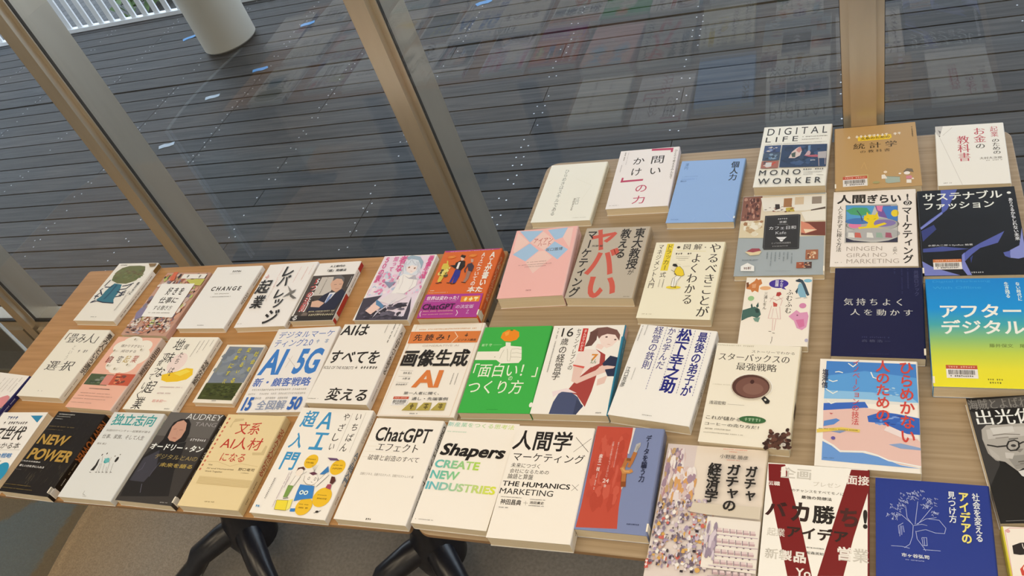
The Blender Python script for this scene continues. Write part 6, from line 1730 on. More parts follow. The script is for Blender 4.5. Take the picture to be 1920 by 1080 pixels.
  ('E','e6e6e0',125.3,174.7,1.6,3.5,0)],
 [('B',0,1,'8a9298')],[]),
('thick pink book with pale blue diamond pattern and red handwriting',-0.5729,1.0859,0.0586,0.1279,0.1873,0.0280,'f4b8aa','ecbcac','R','e2d2ae',
 [('P','a8c4d8',[(7,2),(56.9,6),(35.5,38.4)]),
  ('P','a8c4d8',[(66.4,5.2),(107,2.3),(101,30.5),(87.2,36.6)]),
  ('P','a8c4d8',[(35.9,40.4),(58.3,63.6),(36.7,91),(6.1,69.4)]),
  ('P','a8c4d8',[(86.5,40.3),(117.7,66.2),(101,91.9),(70.4,63)]),
  ('P','f4cbb8',[(57.3,8),(86.1,38.4),(69,62.9),(37,38.6)]),
  ('P','f4cbb8',[(58.7,65.5),(70.7,64.9),(89.2,85.3),(58.4,125.5),(37.1,92.9)]),
  ('P','f4cbb8',[(101,30.5),(107.4,4.3),(118.1,3.7),(119.8,62.7)]),
  ('P','f4cbb8',[(3.5,5.5),(34.1,38.3),(9.5,66),(5,58)]),
  ('T','アイアン',43,27.9,81.6,41.5,'b8443a','r'),
  ('T','ハート',53.2,41.2,79.9,51.3,'b8443a','r'),
  ('T','坂口雅博',72.5,58,106.3,67.2,'4a4a55','r'),
  ('G','h',40.1,93.7,80.3,95.2,'8a5a54'),
  ('G','h',25.2,101.2,92.4,102.7,'6a4a48'),
  ('G','h',39,107.6,81.5,109.1,'6a4a48'),
  ('G','h',51.5,170,64.7,173,'9a5a54'),
  ('L','d9a890',1.4,[(127.5,11.6),(127.5,14.5)])],
 [('G',0.05,0.95,'8a6a5a',0.6)],[]),
('taupe paperback with huge red katakana behind black columns of kanji',-0.4363,1.0865,-0.0187,0.1269,0.1864,0.0220,'c0b199','b09a7a','R','e2d2ae',
 [('T','ヤ',14.6,4.3,64.4,63.2,'d05c48','h'),
  ('T','バ',22.2,56.5,79.8,128.4,'d05c48','h'),
  ('T','い',36.9,132.5,91.1,186,'d05c48','h'),
  ('V','マーケティング',4.8,6.4,24.1,184.6,'2b2622','b'),
  ('V','東大教授',98.6,4.2,118.5,114.4,'2b2622','b'),
  ('T','が',105,114.7,115.7,128.1,'2b2622','r'),
  ('V','教える',71.9,5.4,91.3,86.2,'2b2622','b'),
  ('T','阿部 誠',22.1,47.9,42.9,53.6,'5a5448','b'),
  ('G','h',108.6,181.5,119.4,183.6,'7a705c')],
 [('G',0.05,0.95,'6a5a44',0.7)],[]),
('cream paperback with a man in a yellow shirt drawn bending over',-0.2964,1.0421,-0.0380,0.1269,0.1880,0.0170,'f4e9c8','dccba2','R','e2d2ae',
 [('V','やるべきことが',99.7,3.2,120.6,183.6,'3a332c','m'),
  ('V','よくわかる',71.6,29.4,89.8,155.4,'3a332c','m'),
  ('P','f1d43a',[(21.6,3.5),(34,3.7),(34.2,73.6),(21,73.6)]),
  ('V','ドラッカー',21.9,5.1,33.4,72.5,'5a4a20','r'),
  ('T','式',22.3,77,32.9,90.3,'3a332c','r'),
  ('V','マネジメント入門',6.2,4.9,16.4,117.9,'3a332c','m'),
  ('E','3a332c',43.9,13.5,3,3,0),
  ('T','図',53,5.5,65.3,19.4,'5a544c','m'),
  ('T','解',71.6,5.1,86.1,20.1,'5a544c','m'),
  ('E','5a544c',92.2,13.8,1.2,1.2,0),
  ('L','e6d890',0.8,[(41.3,22.1),(94.4,23.7)]),
  ('G','h',41.5,28.1,69.7,32.6,'5a5048'),
  ('L','8a8070',0.5,[(43.1,37.2),(68.1,38)]),
  ('L','8a8070',0.8,[(43.9,41.8),(66.4,42.6)]),
  ('L','8a8070',0.5,[(48.7,46.4),(61.6,47.1)]),
  ('G','v',30.6,95.1,32.6,115.4,'4a443c'),
  ('G','v',23.8,95.9,25.8,114.5,'9a9078'),
  ('E','f1d43a',51.8,115.1,13,3.6,0),
  ('P','f1cf2e',[(49.4,64.5),(54.8,63.4),(61.8,72.3),(65.9,84.5),(62,87.8),(52.2,85.7),(46.7,76.8)]),
  ('L','4a4030',0.6,[(49.4,64.5),(54.8,63.4),(61.8,72.3),(65.9,84.5),(62,87.8),(52.2,85.7),(46.7,76.8),(49.4,64.5)]),
  ('P','2a2622',[(40.8,61.2),(41.6,56.6),(47.2,56.6),(50.8,63.4),(45.4,64.5)]),
  ('P','f2e2c4',[(41,62.3),(47,64.5),(46.8,72.4),(41.6,70.2)]),
  ('P','f6eeda',[(52.4,86.8),(60.6,88.9),(57.6,98.8),(54.4,111.8),(49.3,114.1),(47,109.8),(46.7,94.5)]),
  ('L','4a4030',0.6,[(52.4,86.8),(46.7,94.5),(47,109.8)]),
  ('L','4a4030',0.6,[(60.6,88.9),(54.9,101),(55.5,114)]),
  ('L','4a4030',0.6,[(50.2,92.3),(52,111.9)]),
  ('L','2a2622',1.6,[(46.9,113.7),(56.5,115)]),
  ('L','4a4030',0.7,[(40.4,72.4),(47.5,76.8)]),
  ('L','4a4030',1.4,[(47.5,81.3),(52,84.6)]),
  ('L','b8ae90',0.4,[(45.2,54.4),(55.6,58.9)]),
  ('L','b8ae90',0.4,[(59.5,63.4),(72,62.2)]),
  ('G','h',8.7,178.4,26.2,180.2,'a89a78')],
 [('G',0.1,0.9,'8a7a58',0.4)],[]),
('white book with wide English capitals and collage of small photos, top row',-0.1240,1.3663,-0.0498,0.1286,0.1871,0.0220,'f5f0e6','e6dcc8','R','e2d2ae',
 [('T','D I G I T A L',8.1,5.4,120.3,28.3,'2e2e30','r'),
  ('T','L I F E',7.2,34,68,50.3,'2e2e30','r'),
  ('G','h',75.9,35.9,121.3,39,'6a6660'),
  ('G','h',75.8,44.9,111.4,47.5,'6a6660'),
  ('G','h',7.5,57.5,121.2,59,'5a5650'),
  ('P','41547a',[(8.1,63.2),(38.9,63.2),(38.9,85.3),(8.1,85.3)]),
  ('K',['5a6a9a','8a9ab8','cfc4b8','39415a'],9.1,64.8,38,84.7,16,81,0.2,0.4),
  ('P','46566a',[(8.2,86.4),(39.8,86.4),(39.8,110.1),(8.2,110.1)]),
  ('K',['5a7a9a','2f3a4a','8aa0b0'],10,87.4,38.1,109.5,16,82,0.2,0.4),
  ('P','a86a5a',[(7.8,112.1),(39.8,112.1),(39.8,133.9),(7.8,133.9)]),
  ('K',['c9503a','d9b8a8','4a4a50'],9.6,113.1,38.9,133.1,10,83,0.2,0.35),
  ('P','d8d4cc',[(15.8,116.8),(27.1,116.8),(27.1,129.7),(15.8,129.7)]),
  ('P','2f4260',[(40.9,63.6),(123.3,66.3),(125.5,134.4),(42.1,132.5)]),
  ('K',['26364f','3a5274','2b3d58','41597c','35465e'],42.8,66,120.8,134.1,40,84,0.12,0.3),
  ('P','e0c9bc',[(56.5,105.8),(61.2,87),(68.4,76.4),(73,72.6),(79,85.5),(76.9,99.1),(67.9,106.6)]),
  ('P','c98a80',[(68.7,79.2),(75.3,71.4),(78.8,82.7),(74.6,90.7),(69.2,84.8)]),
  ('P','4a5a50',[(60.1,92.4),(67.8,87.4),(68.5,103.9),(62.8,103.5)]),
  ('P','c9a8a8',[(85,99.6),(91.5,81),(95.6,92.2),(93.3,102.9)]),
  ('P','b8606a',[(83.4,99.5),(105.7,98.4),(125.1,105.2),(123.7,107.8),(93.4,104.3)]),
  ('P','b8b0ac',[(108.3,90.4),(124,88.9),(123.9,110.4),(109.7,109.5)]),
  ('L','c9b0a8',1,[(110.9,109.6),(113.3,133.6)]),
  ('L','c9b0a8',1,[(122.3,110.3),(123.6,129)]),
  ('P','6f8fae',[(89,69.7),(93.8,68.7),(94.2,83.9),(90.4,86.4)]),
  ('G','h',96.8,113.2,105.2,116.6,'d8d4cc'),
  ('T','M O N O',7.2,140.2,82.1,156,'2e2a26','r'),
  ('T','W O R K E R',7.7,165,119.9,181.7,'2e2a26','r'),
  ('G','h',86.3,139.5,124.3,143.8,'6a6660'),
  ('G','h',87.8,149.1,118.8,151.5,'8a8478'),
  ('G','h',87.5,155.3,103.7,157.8,'8a8478'),
  ('L','4a443c',0.7,[(111,159),(123,160.7)])],
 [('B',0,1,'e0d4ba')],[]),
('kraft-brown cover with a yellow title bubble and small cartoon girl, top row',0.0206,1.3540,0.0150,0.1423,0.1870,0.0160,'c19a62','b8925c','L','e2d2ae',
 [('P','f0c832',[(41.2,31.6),(99.3,31.6),(100.3,41.5),(95.6,46.3),(41.7,45.1)]),
  ('T','文系のための',45.8,34.3,96.6,42.6,'4a3c1a','b'),
  ('T','統 計 学',32.9,52.3,108.1,69.8,'33281a','m'),
  ('T','の 教 科 書',44.9,74.5,95.5,83,'33281a','m'),
  ('G','h',23.1,27.6,118.1,35.3,'f0e2c8'),
  ('G','v',133.6,13.9,137.1,45.3,'4a3c28'),
  ('P','e9d2b0',[(18.5,147.6),(16.7,176.6),(54.4,179.5),(56.7,148.3)]),
  ('P','c9b478',[(39.6,146.3),(56.7,147.1),(56.6,176),(50.7,180.3)]),
  ('P','a9b4a0',[(84.2,161.7),(86.6,155.7),(108.1,159.5),(108.1,174.4),(88.7,175.9),(84.4,172.9)]),
  ('L','6a7a70',0.8,[(86.6,156.5),(108.1,160)]),
  ('P','f1e4d0',[(78.7,151),(83.9,150.3),(87.8,162.1),(78.3,162.3)]),
  ('E','f0d8b8',85.2,143.6,3,3.4,0),
  ('P','7a6a54',[(114.6,145.2),(120.8,137.1),(129.4,139.5),(130.9,149.7),(126.1,146.6),(115.8,150.4)]),
  ('E','f4e6d4',120.1,150.4,5,4.6,0),
  ('P','d98a90',[(118.3,158.2),(126.9,158),(127.8,166.8),(117.8,166.9)]),
  ('P','f4ead8',[(118.4,168.2),(126.2,169.1),(125.7,178.8),(117.9,178)]),
  ('E','f4e6d4',108.6,150.8,2.2,2.2,0),
  ('E','f4e6d4',128.5,166.9,2,2,0),
  ('E','a8a06a',69.2,171.2,6,3.4,0),
  ('L','d9b070',0.6,[(45.2,128.9),(50.9,111.4),(54.9,132.7)]),
  ('G','h',128.6,186.6,136.8,186.6,'4a3c28')],
 [],[('spine_label','L'),('barcode_sticker',13.9,150.6,54.8,178.1,'c4553a')]),
('small white paperback with crimson and black vertical title and folded corner design',0.1756,1.3439,-0.0306,0.1101,0.1709,0.0140,'f6efe2','f6efe2','R','e2d2ae',
 [('P','cfc8bc',[(.7,.4),(12.5,.4),(6.3,32.9),(1,19.7)]),
  ('P','7a746c',[(4.1,11.5),(9.1,16.3),(7.2,23.5)]),
  ('L','b8b0a4',0.6,[(11.6,28.2),(27.6,5.7)]),
  ('L','d2cabd',0.7,[(6.3,33.9),(18.9,89.2),(37.1,170.5)]),
  ('L','c9c1b4',0.5,[(.4,20.7),(6.3,32.9)]),
  ('V','教科書',33.9,32.7,53.4,107.2,'c24a56','m'),
  ('V','お金',60.5,10.7,79.9,56,'c24a56','m'),
  ('T','の',62.9,59.7,76.8,72.3,'4a4640','m'),
  ('V','起業',87.6,9.9,99.7,41.6,'c86a70','m'),
  ('V','のための',88.1,46,100.5,91.5,'4a4640','m'),
  ('T','大村大次郎',66.7,97,100.8,103.7,'5a544c','m'),
  ('G','h',76.3,106.2,100.9,108.3,'8a8478'),
  ('G','h',8.7,163.5,20.9,165.8,'7a746c'),
  ('E','6a645c',6.4,30.8,1,1.6,0)],
 [],[]),
('large cover with a blackboard sign over a pastel cafe photo',-0.1362,1.1563,0.0002,0.1470,0.2102,0.0120,'a8aeab','d9cdb4','R','dcc9a2',
 [('P','e4d4b4',[(.4,.4),(145.5,3.5),(146.6,115.2),(103.7,115),(.6,113.8)]),
  ('P','8a5a48',[(.4,.8),(34.6,.8),(34.6,68.4),(.4,68.4)]),
  ('K',['6a4038','a8705a','54342c','c09078'],1.2,2.2,33.7,65.9,50,91,0.1,0.25),
  ('P','efe6d2',[(32.1,6.1),(144.8,5.9),(145.4,40.3),(111.8,47.4),(39.3,44.3)]),
  ('P','a8764a',[(73.4,11),(87.7,11),(87.7,35.7),(73.4,35.7)]),
  ('P','d9bf9a',[(92.8,8.9),(108.2,8.9),(108.2,30),(92.8,30)]),
  ('P','9a8a78',[(122.1,10.2),(138.5,10.2),(138.5,30),(122.1,30)]),
  ('P','3a3028',[(58.6,26),(66.4,26.6),(67.8,39.1),(59.5,42.1)]),
  ('P','c9b048',[(77.8,37.4),(90.1,35.9),(93.6,48.4),(78.3,48.5)]),
  ('P','5a4a3c',[(120.8,45.6),(145.4,39.1),(145.6,54.7),(122.6,55.4)]),
  ('K',['5a4638','8a5a48','b06a5a','3f342c'],38.5,31.8,96.8,51.1,22,92,0.06,0.14),
  ('P','e0cfa8',[(.4,75.6),(40.7,66.4),(43.9,116.2),(.6,113.8)]),
  ('K',['f0e6cc','c4a478','a87a54','e6d8b8'],.4,66,42.2,113.8,22,93,0.15,0.35),
  ('P','7a4030',[(105.3,78),(146.1,79.5),(146.6,115.2),(106.5,111.7)]),
  ('P','d98a6a',[(105.2,75.6),(118.9,83.6),(132.6,100.7),(113.8,108.7),(106.3,106)]),
  ('P','f0d8b0',[(110.4,97),(132.6,99.5),(113.7,107.6)]),
  ('P','f0e6d0',[(104.4,51.6),(145.5,45.1),(146,76),(112.7,76.1)]),
  ('P','33302e',[(42.9,57.3),(99.3,56.6),(103.9,58.3),(104.5,146.2),(100.5,147.5),(45.8,146.5),(43.7,141.4)]),
  ('L','6a6864',0.5,[(45,60.6),(101.6,59.9),(102.6,144.3),(45.9,143.3),(45,60.6)]),
  ('G','h',65.6,65.7,82.2,69.3,'b8b4ac'),
  ('T','京都',68.4,73.2,81,79.3,'d8d4cc','r'),
  ('L','a8a49c',0.5,[(65.5,82.4),(83.7,82.7)]),
  ('T','カフェ日和',51.7,87.1,97.4,96,'e6e2da','r'),
  ('T','Kafe',63.8,101,81.5,108.1,'e6e2da','l'),
  ('P','e6e2da',[(65,115.6),(83,115.7),(78.8,121.6),(69.8,121.1)]),
  ('P','e6e2da',[(70.6,121.9),(78.1,122.3),(76.1,127.2),(73.1,127)]),
  ('T','とっておきの名店案内',58.5,128.7,90.2,133.2,'b8b4ac','r'),
  ('G','h',60.4,137.9,86.2,140.4,'a8a49c'),
  ('P','e6d0a0',[(14.4,151.4),(26.4,149.7),(43.1,150.4),(39.1,159.2),(24.2,160.8)]),
  ('P','a04a50',[(16.6,150.3),(25.9,142.8),(38.1,143.4),(41.5,149.2),(28.2,153.1)]),
  ('P','a86a4a',[(115.8,150.5),(135.8,150.5),(135.8,174.2),(115.8,174.2)]),
  ('K',['d9a070','7a4a34','e6c8a0'],117.3,151.6,134.3,173.1,12,94,0.2,0.4),
  ('P','a85a3a',[(101.8,180.4),(113.7,180.4),(113.7,194.8),(101.8,194.8)]),
  ('P','5a4038',[(114.7,180.3),(126.2,180.3),(126.2,195.2),(114.7,195.2)]),
  ('K',['d99060','e0c0a0','8a3a2a'],102.6,181.1,125,194.7,12,95,0.1,0.3),
  ('G','v',51.2,154.3,54.3,170.8,'7a807c'),
  ('G','v',58.5,154.6,60.6,188.6,'7a807c'),
  ('G','v',64.9,154.9,67.7,177.9,'7a807c'),
  ('G','v',71.7,155.2,74.8,173.8,'7a807c'),
  ('G','v',78.8,155.5,81.7,178.5,'7a807c'),
  ('G','v',85,155.8,88.3,173.3,'7a807c'),
  ('G','v',92.1,156.1,94.9,184.4,'7a807c'),
  ('P','f1ece0',[(10.6,188),(21.2,180.2),(33,188.7),(33.9,201.1),(11.1,200)]),
  ('T','95軒',15.8,189.9,28.6,197.1,'6a3a34','b'),
  ('G','h',11.7,172.1,38.5,174.8,'6a706c'),
  ('L','8a908c',0.4,[(52.2,201.3),(94.1,202.2)])],
 [('B',0,1,'b8b4a4')],[('spine_label','R')]),
('cream cover with a square picture of a yellow creature at a round control desk',0.0139,1.1612,-0.0222,0.1334,0.1912,0.0140,'f3e6d4','f3e6d4','R','e2d2ae',
 [('T','人間',5.7,8.8,52.9,33.1,'2b2622','h'),
  ('T','ぎらい',56,10.7,109.9,34.4,'2b2622','h'),
  ('T','!',118.3,12.2,121.5,28.4,'2b2622','h'),
  ('E','2b2622',119.9,36.3,6.8,6,0),
  ('T','の',115.9,31.7,123.8,41.2,'f3e6d4','b'),
  ('V','マーケティング',110.4,46.5,126.1,185.2,'2b2622','b'),
  ('V','犬飼人',95.7,145.3,102.2,163.6,'7a736b','r'),
  ('V','人と会わずに稼ぐ方法',8.2,39.1,16.9,155.9,'2b2622','r'),
  ('T','NINGEN',24.9,143.7,79.6,154.1,'a89a8c','l'),
  ('T','GIRAI NO',25.3,159.8,86.9,169.1,'a89a8c','l'),
  ('T','MARKETING',25.7,173.8,104.7,183.9,'a89a8c','l'),
  ('G','h',7.7,180.6,18,182.6,'8a8378'),
  ('P','c4c0b4',[(21.2,37.6),(103.2,37.6),(103.2,135.1),(21.2,135.1)]),
  ('P','5a9ec9',[(21.2,37.6),(68.2,41.4),(62,67.3),(45.1,73.4),(22.3,82.7)]),
  ('P','4fa06a',[(21.5,51.2),(33.8,44.1),(55.4,46),(62,60.4),(47.1,66.6),(29.8,62.2)]),
  ('P','7a5a9a',[(68.2,41.4),(93.7,42.2),(89.3,75.5),(74.7,69.7)]),
  ('P','4a7fc0',[(78.9,43.8),(103.8,43.4),(103.3,86.3),(89.3,78.9)]),
  ('P','e87fa0',[(70.4,41.5),(81,42.1),(78.9,57.8),(72.5,53.9)]),
  ('E','f0d030',99.8,62.3,6,9,0),
  ('E','8a8478',64.3,90,42,17,0),
  ('E','b0aca4',64.3,90,40,17,0),
  ('E','8a78a8',81,87,20,9,0),
  ('E','e87fa0',36.8,90.2,10,8,0),
  ('E','4a78b0',43,80.2,22,8,0),
  ('P','f0d020',[(51.4,66.8),(59.9,63.7),(72.6,66.1),(74.7,74.8),(68.4,81.4),(66.4,88.1),(70.6,96.7),(89.2,100.8),(90.2,105.9),(76.8,103.7),(64.4,101.5),(62.4,111.5),(55,109.5),(56,101.2),(43.4,100.7),(42.2,95.6),(54.9,94.4),(57.9,84.3),(50.4,77.1)]),
  ('P','f0d020',[(54.6,68.7),(55.5,56.5),(59.5,65.5)]),
  ('P','f0d020',[(68.4,65.9),(73,55.7),(72.6,69.6)]),
  ('P','f0d020',[(68.5,91.6),(83.1,85.4),(87.2,89),(70.6,97.7)]),
  ('L','6a5a20',0.7,[(55.7,73.9),(58.9,76.1)]),
  ('L','6a5a20',0.7,[(66.3,76.5),(70.1,74.6)]),
  ('L','3a3a5a',1.2,[(39.4,52.2),(46,66.5),(48.4,80.5)]),
  ('P','3a3848',[(23.3,121.8),(35.5,128.8),(64.6,133.9),(23.6,132.7)]),
  ('P','3a3848',[(103.3,122.8),(89.1,130.5),(68.7,134.1),(103.2,135.1)]),
  ('E','b4b0a8',64.4,113.5,43,15,0),
  ('P','e6e0d0',[(26.6,108.5),(35.1,109.8),(37.4,122.2),(26.5,120.9)]),
  ('P','d06a5a',[(37.2,108.9),(45.6,110.2),(47.9,122.6),(37,121.2)]),
  ('P','e8e2d2',[(56.1,109.6),(64.4,110.9),(66.6,123.2),(55.8,121.9)]),
  ('P','9ab09a',[(70.6,110.1),(78.9,111.4),(81,123.7),(70.3,122.3)]),
  ('P','a85a6a',[(85.1,110.6),(93.3,111.9),(95.2,124.2),(84.6,122.8)]),
  ('L','4a4640',0.6,[(21.2,37.6),(104.2,42.4),(103.2,135.1),(23.6,132.7),(21.2,37.6)])],
 [],[]),
('black cover with flowing violet ribbon shapes and white katakana title, right edge',0.1566,1.1426,-0.0025,0.1466,0.2069,0.0160,'191a1e','17181c','L','e2d2ae',
 [('P','5560a8',[(37,.4),(62.1,.4),(53.6,25),(43.8,51.6),(36.6,60.1),(26.6,72.8),(2.7,97.8),(1.6,93.3),(15.7,76.5),(35.6,55.5)]),
  ('P','7f86c4',[(35.5,56.6),(36.6,61.2),(19.5,81.2),(2.7,98.9),(1.5,94.4)]),
  ('P','3a417a',[(2.5,102.1),(21.8,88),(25.1,99.1),(9.6,119.8),(3.9,128)]),
  ('P','4a5290',[(3.1,144.9),(31.7,140.9),(69.3,147.8),(31.1,152.3),(2.7,153.2)]),
  ('P','5a62a6',[(57.6,161.6),(67.9,149.8),(86.6,134.2),(121.3,109),(110,135.4),(84.3,146.5),(72,160.2),(60.9,175.9)]),
  ('P','7f86c4',[(57.6,161.6),(61.8,155.7),(60.9,175.9),(68.3,206.5),(62.2,206.5),(56,191.6)]),
  ('P','8a90c8',[(124.7,153.3),(138.5,142.9),(146.2,102.3),(146.2,102.4),(144.5,169.1),(134.1,172.6),(123.6,170.2)]),
  ('P','7a80bc',[(.5,173.7),(13.9,186.3),(28.5,194.7),(52.4,206.5),(2.7,206.2)]),
  ('P','3a417a',[(68.9,168.1),(73.1,162.2),(69.2,180.1)]),
  ('P','5a62a6',[(115.2,158),(125.2,154.4),(123,170.2),(116.8,166)]),
  ('T','サステナブル',9,6.5,127.5,27.7,'f2efe8','b'),
  ('T','ファッション',9.8,32.8,113.7,50.7,'f2efe8','b'),
  ('E','f2efe8',137.3,15.6,3,3,0),
  ('V','ありうるかもしれない未来',134.4,28.8,141,131.5,'e8e5de','b'),
  ('T','水野大二郎＋Synflux 編著',10.7,135.9,74.8,140.8,'d8d5ce','r'),
  ('G','h',67.7,199.4,86.2,202.5,'c4c1ba')],
 [],[('spine_label','L'),('barcode_sticker',16,170.7,56.1,193.3,'cf7a42')]),
('small cream paperback with watercolour penguin, pig, rabbit and fox around a lady',-0.1353,0.9694,-0.0193,0.1060,0.1507,0.0140,'f6e9d2','f6e9d2','R','e2d2ae',
 [('P','cf7f44',[(.4,12.4),(5.8,16.6),(13.8,8.3),(16.1,1.9),(19.4,6.2),(23.6,4.1),(26.7,14.6),(22.1,19.8),(22,35.3),(15.8,31.2),(11.9,35.3),(9.1,29.1),(1.7,27.1)]),
  ('P','e0a070',[(10.2,16.6),(17.2,14.6),(16.7,25),(10.9,25)]),
  ('P','7a4a2a',[(.4,12.4),(4.1,11.4),(5.9,20.8),(2.2,25)]),
  ('E','eab07a',32.6,25.4,9,4.6,0),
  ('E','4a3590',53.2,15.2,15.5,10,0),
  ('P','4a3590',[(61.5,22),(66.2,29.2),(58.3,26.1)]),
  ('V','みんな',55.2,6.5,60.4,23,'e8e0f0','b'),
  ('V','話題',47.5,6.4,53.1,22,'e8e0f0','b'),
  ('P','3f4f58',[(79,8.7),(85,3.5),(90.8,6.7),(95.5,17),(102.9,41.2),(99.6,43.2),(93.5,31.2),(88.3,12.8),(81.2,10.7)]),
  ('P','8ab4c0',[(85.6,13.9),(89.8,14.9),(96.4,35.2),(98.4,46.2),(88.8,46.3),(84,35.2),(83.9,21)]),
  ('P','2f3a40',[(79.5,6.6),(86.5,4.6),(89.4,7.7),(83.9,9.7)]),
  ('P','33444c',[(80.4,33.2),(84.7,23.1),(83.6,39.3)]),
  ('L','4a4a48',0.8,[(82,48.9),(90.2,47.2)]),
  ('L','4a4a48',0.8,[(94.4,48.2),(99.8,47.2)]),
  ('E','8abcc8',98.9,8.4,6.5,4,0),
  ('V','ふむふむ',67,28.2,77.3,82.7,'2b2622','m'),
  ('V','三浦しをん',31.7,34.3,37.6,74.4,'2b2622','m'),
  ('P','b5403a',[(51.8,35.3),(57.4,34.3),(59.5,39.3),(56,44.4),(51,43.4)]),
  ('L','c08078',0.7,[(41.6,48.5),(50.2,51.5),(51.8,53.5),(62.5,47.4)]),
  ('P','c9584a',[(47.1,56.5),(54.5,61.4),(54.2,67.3),(48.6,67.4)]),
  ('L','d9a8a0',0.7,[(48.2,43.4),(44.5,49.5),(42.3,57.5)]),
  ('L','d9a8a0',0.7,[(55.4,45.4),(61.6,53.4),(59.6,65.3)]),
  ('L','d9a8a0',0.7,[(45.7,65.5),(42.3,92.9),(61.7,94.5),(58.4,67.3)]),
  ('L','d9a8a0',0.7,[(50,94.7),(50.6,119.5)]),
  ('L','d9a8a0',0.7,[(54.8,94.6),(53.3,119.4)]),
  ('L','3a3430',1,[(45.2,121.1),(49.3,121.4)]),
  ('L','3a3430',1,[(51.3,124.2),(55,125)]),
  ('L','d9b0a8',0.6,[(48.9,71.4),(47.8,92.8)]),
  ('L','d9b0a8',0.6,[(53.1,71.3),(57.5,93.6)]),
  ('E','9cc486',11.5,49.2,5,5.6,0),
  ('P','4a6a5c',[(.4,75.9),(9.6,71.8),(19.1,67.7),(27.4,73.6),(30.5,85.3),(25.6,93.2),(16.9,89.5),(10.1,92.5),(.9,99.5),(.4,89.8)]),
  ('P','7a9a84',[(18.7,93.3),(29.7,91.2),(27.8,101.9),(22.1,100.1)]),
  ('P','3f5a50',[(12.4,63.8),(14.2,60.8),(16.5,69.7),(13.7,70.8)]),
  ('P','3f5a50',[(21.1,65.7),(24.2,57.7),(25.5,67.6),(22.9,70.7)]),
  ('P','2f443c',[(19.7,73.7),(25.1,71.6),(27.4,81.5),(22.5,81.5)]),
  ('E','d98aa8',93.9,65,5.4,5.8,0),
  ('P','e09ab4',[(73.5,88.5),(79.9,80.7),(84.9,74.8),(90.7,80.6),(101.4,78.5),(103.9,88),(101.7,110.7),(95.4,117.4),(87.2,113),(82.3,98)]),
  ('P','d9789c',[(84.8,96),(96.8,93.9),(98.9,108.9),(91.2,112.9)]),
  ('E','8a4a64',86.7,86,1.4,1.4,0),
  ('V','――！',49.3,132.6,54.3,147.2,'2b2622','b'),
  ('E','b8b0c0',103.1,138.4,2.6,3.6,0)],
 [('B',0,1,'e8d6b4')],[]),
('dark navy book with silver brush-style Japanese title, beside the bright gradient cover',0.0164,0.9642,-0.0236,0.1295,0.1873,0.0180,'15173e','131536','R','e2d2ae',
 [('T','気 持 ち よ く',15.1,67.9,99.3,83.2,'cfcabc','m'),
  ('T','人 を 動 か す',25.4,90.9,113.7,104,'cfcabc','m'),
  ('V','共感ロジック',116.4,5.9,123.5,62.9,'4a4a6a','r'),
  ('G','v',105.3,3.1,110.5,47.7,'3c3c60'),
  ('G','v',96.7,3,102,58,'34345a'),
  ('G','v',86.3,2.9,91.4,13.6,'3c3c60'),
  ('T','高 橋 浩 一',43,153.6,82.2,158.8,'56566e','m'),
  ('G','h',42.9,147.8,82.2,150.7,'3a3a5c'),
  ('G','h',51.5,181.1,80.5,182.6,'34345a')],
 [],[('spine_label','R')]),
('thick book with blue-to-yellow gradient cover and large white katakana, right edge',0.1590,0.9191,-0.0037,0.1480,0.2104,0.0240,'1f8fd0','2f9ad0','L','e2d2ae',
 [('T','アフター',16.9,53.6,121.8,80.9,'f4f0e4','b'),
  ('T','デジタル',16.7,84.7,122.6,113,'f4f0e4','b'),
  ('V','ない時代に',120.1,8.9,125.7,47.7,'e6f0f0','b'),
  ('V','生き残る',105.3,8.6,111.3,41.6,'e6f0f0','b'),
  ('T','Digital Marketing',10,3.6,87.7,9.1,'3fa0d6','r'),
  ('T','With Offline',9.3,16.6,74.8,21.8,'3fa0d6','r'),
  ('T','藤井保文\u3000尾原',75.3,130.5,127,137.6,'6a7a3a','r'),
  ('G','h',68.2,194.1,86.5,196.9,'7a7424'),
  ('G','h',69.9,199.6,84.5,202.7,'7a7424')],
 [],[('spine_label','L'),('barcode_sticker',17.8,171.4,57,194.5,'c4553a')],[(0,'1a86cc'),(0.3,'1e93d2'),(0.45,'4aa9a8'),(0.58,'8fbf72'),(0.7,'c4d24a'),(0.85,'ecdf34'),(1,'f2e22c')]),
('cream paperback with a coffee cup seen from above and scattered beans',-0.1612,0.7976,-0.0516,0.1279,0.1897,0.0180,'f3e7cc','e2d2ae','R','e2d2ae',
 [('T','ストーリーでわかる',54.7,11.8,119.1,17,'6a6254','r'),
  ('T','スターバックスの',6.1,20.1,112.7,35,'4a443a','m'),
  ('T','最強戦略',35.4,37.9,96.2,52.6,'4a443a','m'),
  ('G','h',.8,2.7,57.9,5.7,'c9bfa4'),
  ('G','h',5.3,82.5,35.5,84,'c9bfa4'),
  ('E','f7f0e0',62.8,83.9,31,25,0),
  ('E','cbbba0',62.8,84.3,30,24.4,0),
  ('E','5a3a30',62.1,83.5,27.5,22.5,0),
  ('E','7a5244',64,84.8,24,19.5,0),
  ('E','8a6252',66,87.7,15,11,0),
  ('E','4a2a24',63.2,74.5,3,4,0),
  ('P','2a2824',[(79.9,104.8),(84,99.3),(92.7,107.6),(91.7,112.6),(87.2,113.7)]),
  ('P','e6dcc4',[(83.9,105.4),(86.1,104.2),(88,107),(85.8,108.6)]),
  ('T','浅沼宏和',5.5,114.8,29.6,121.6,'6a6254','r'),
  ('L','8a8070',0.4,[(32.7,119.5),(57.4,119.4)]),
  ('T','これが儲かる',5,142.2,55.7,149,'5a5244','m'),
  ('T','コーヒーの売り方だ！',4.9,154.2,82.7,159.9,'5a5244','m'),
  ('E','3f6a3c',72.2,144,19,6.5,0),
  ('G','h',61,141.4,83.5,146.8,'9ab48a'),
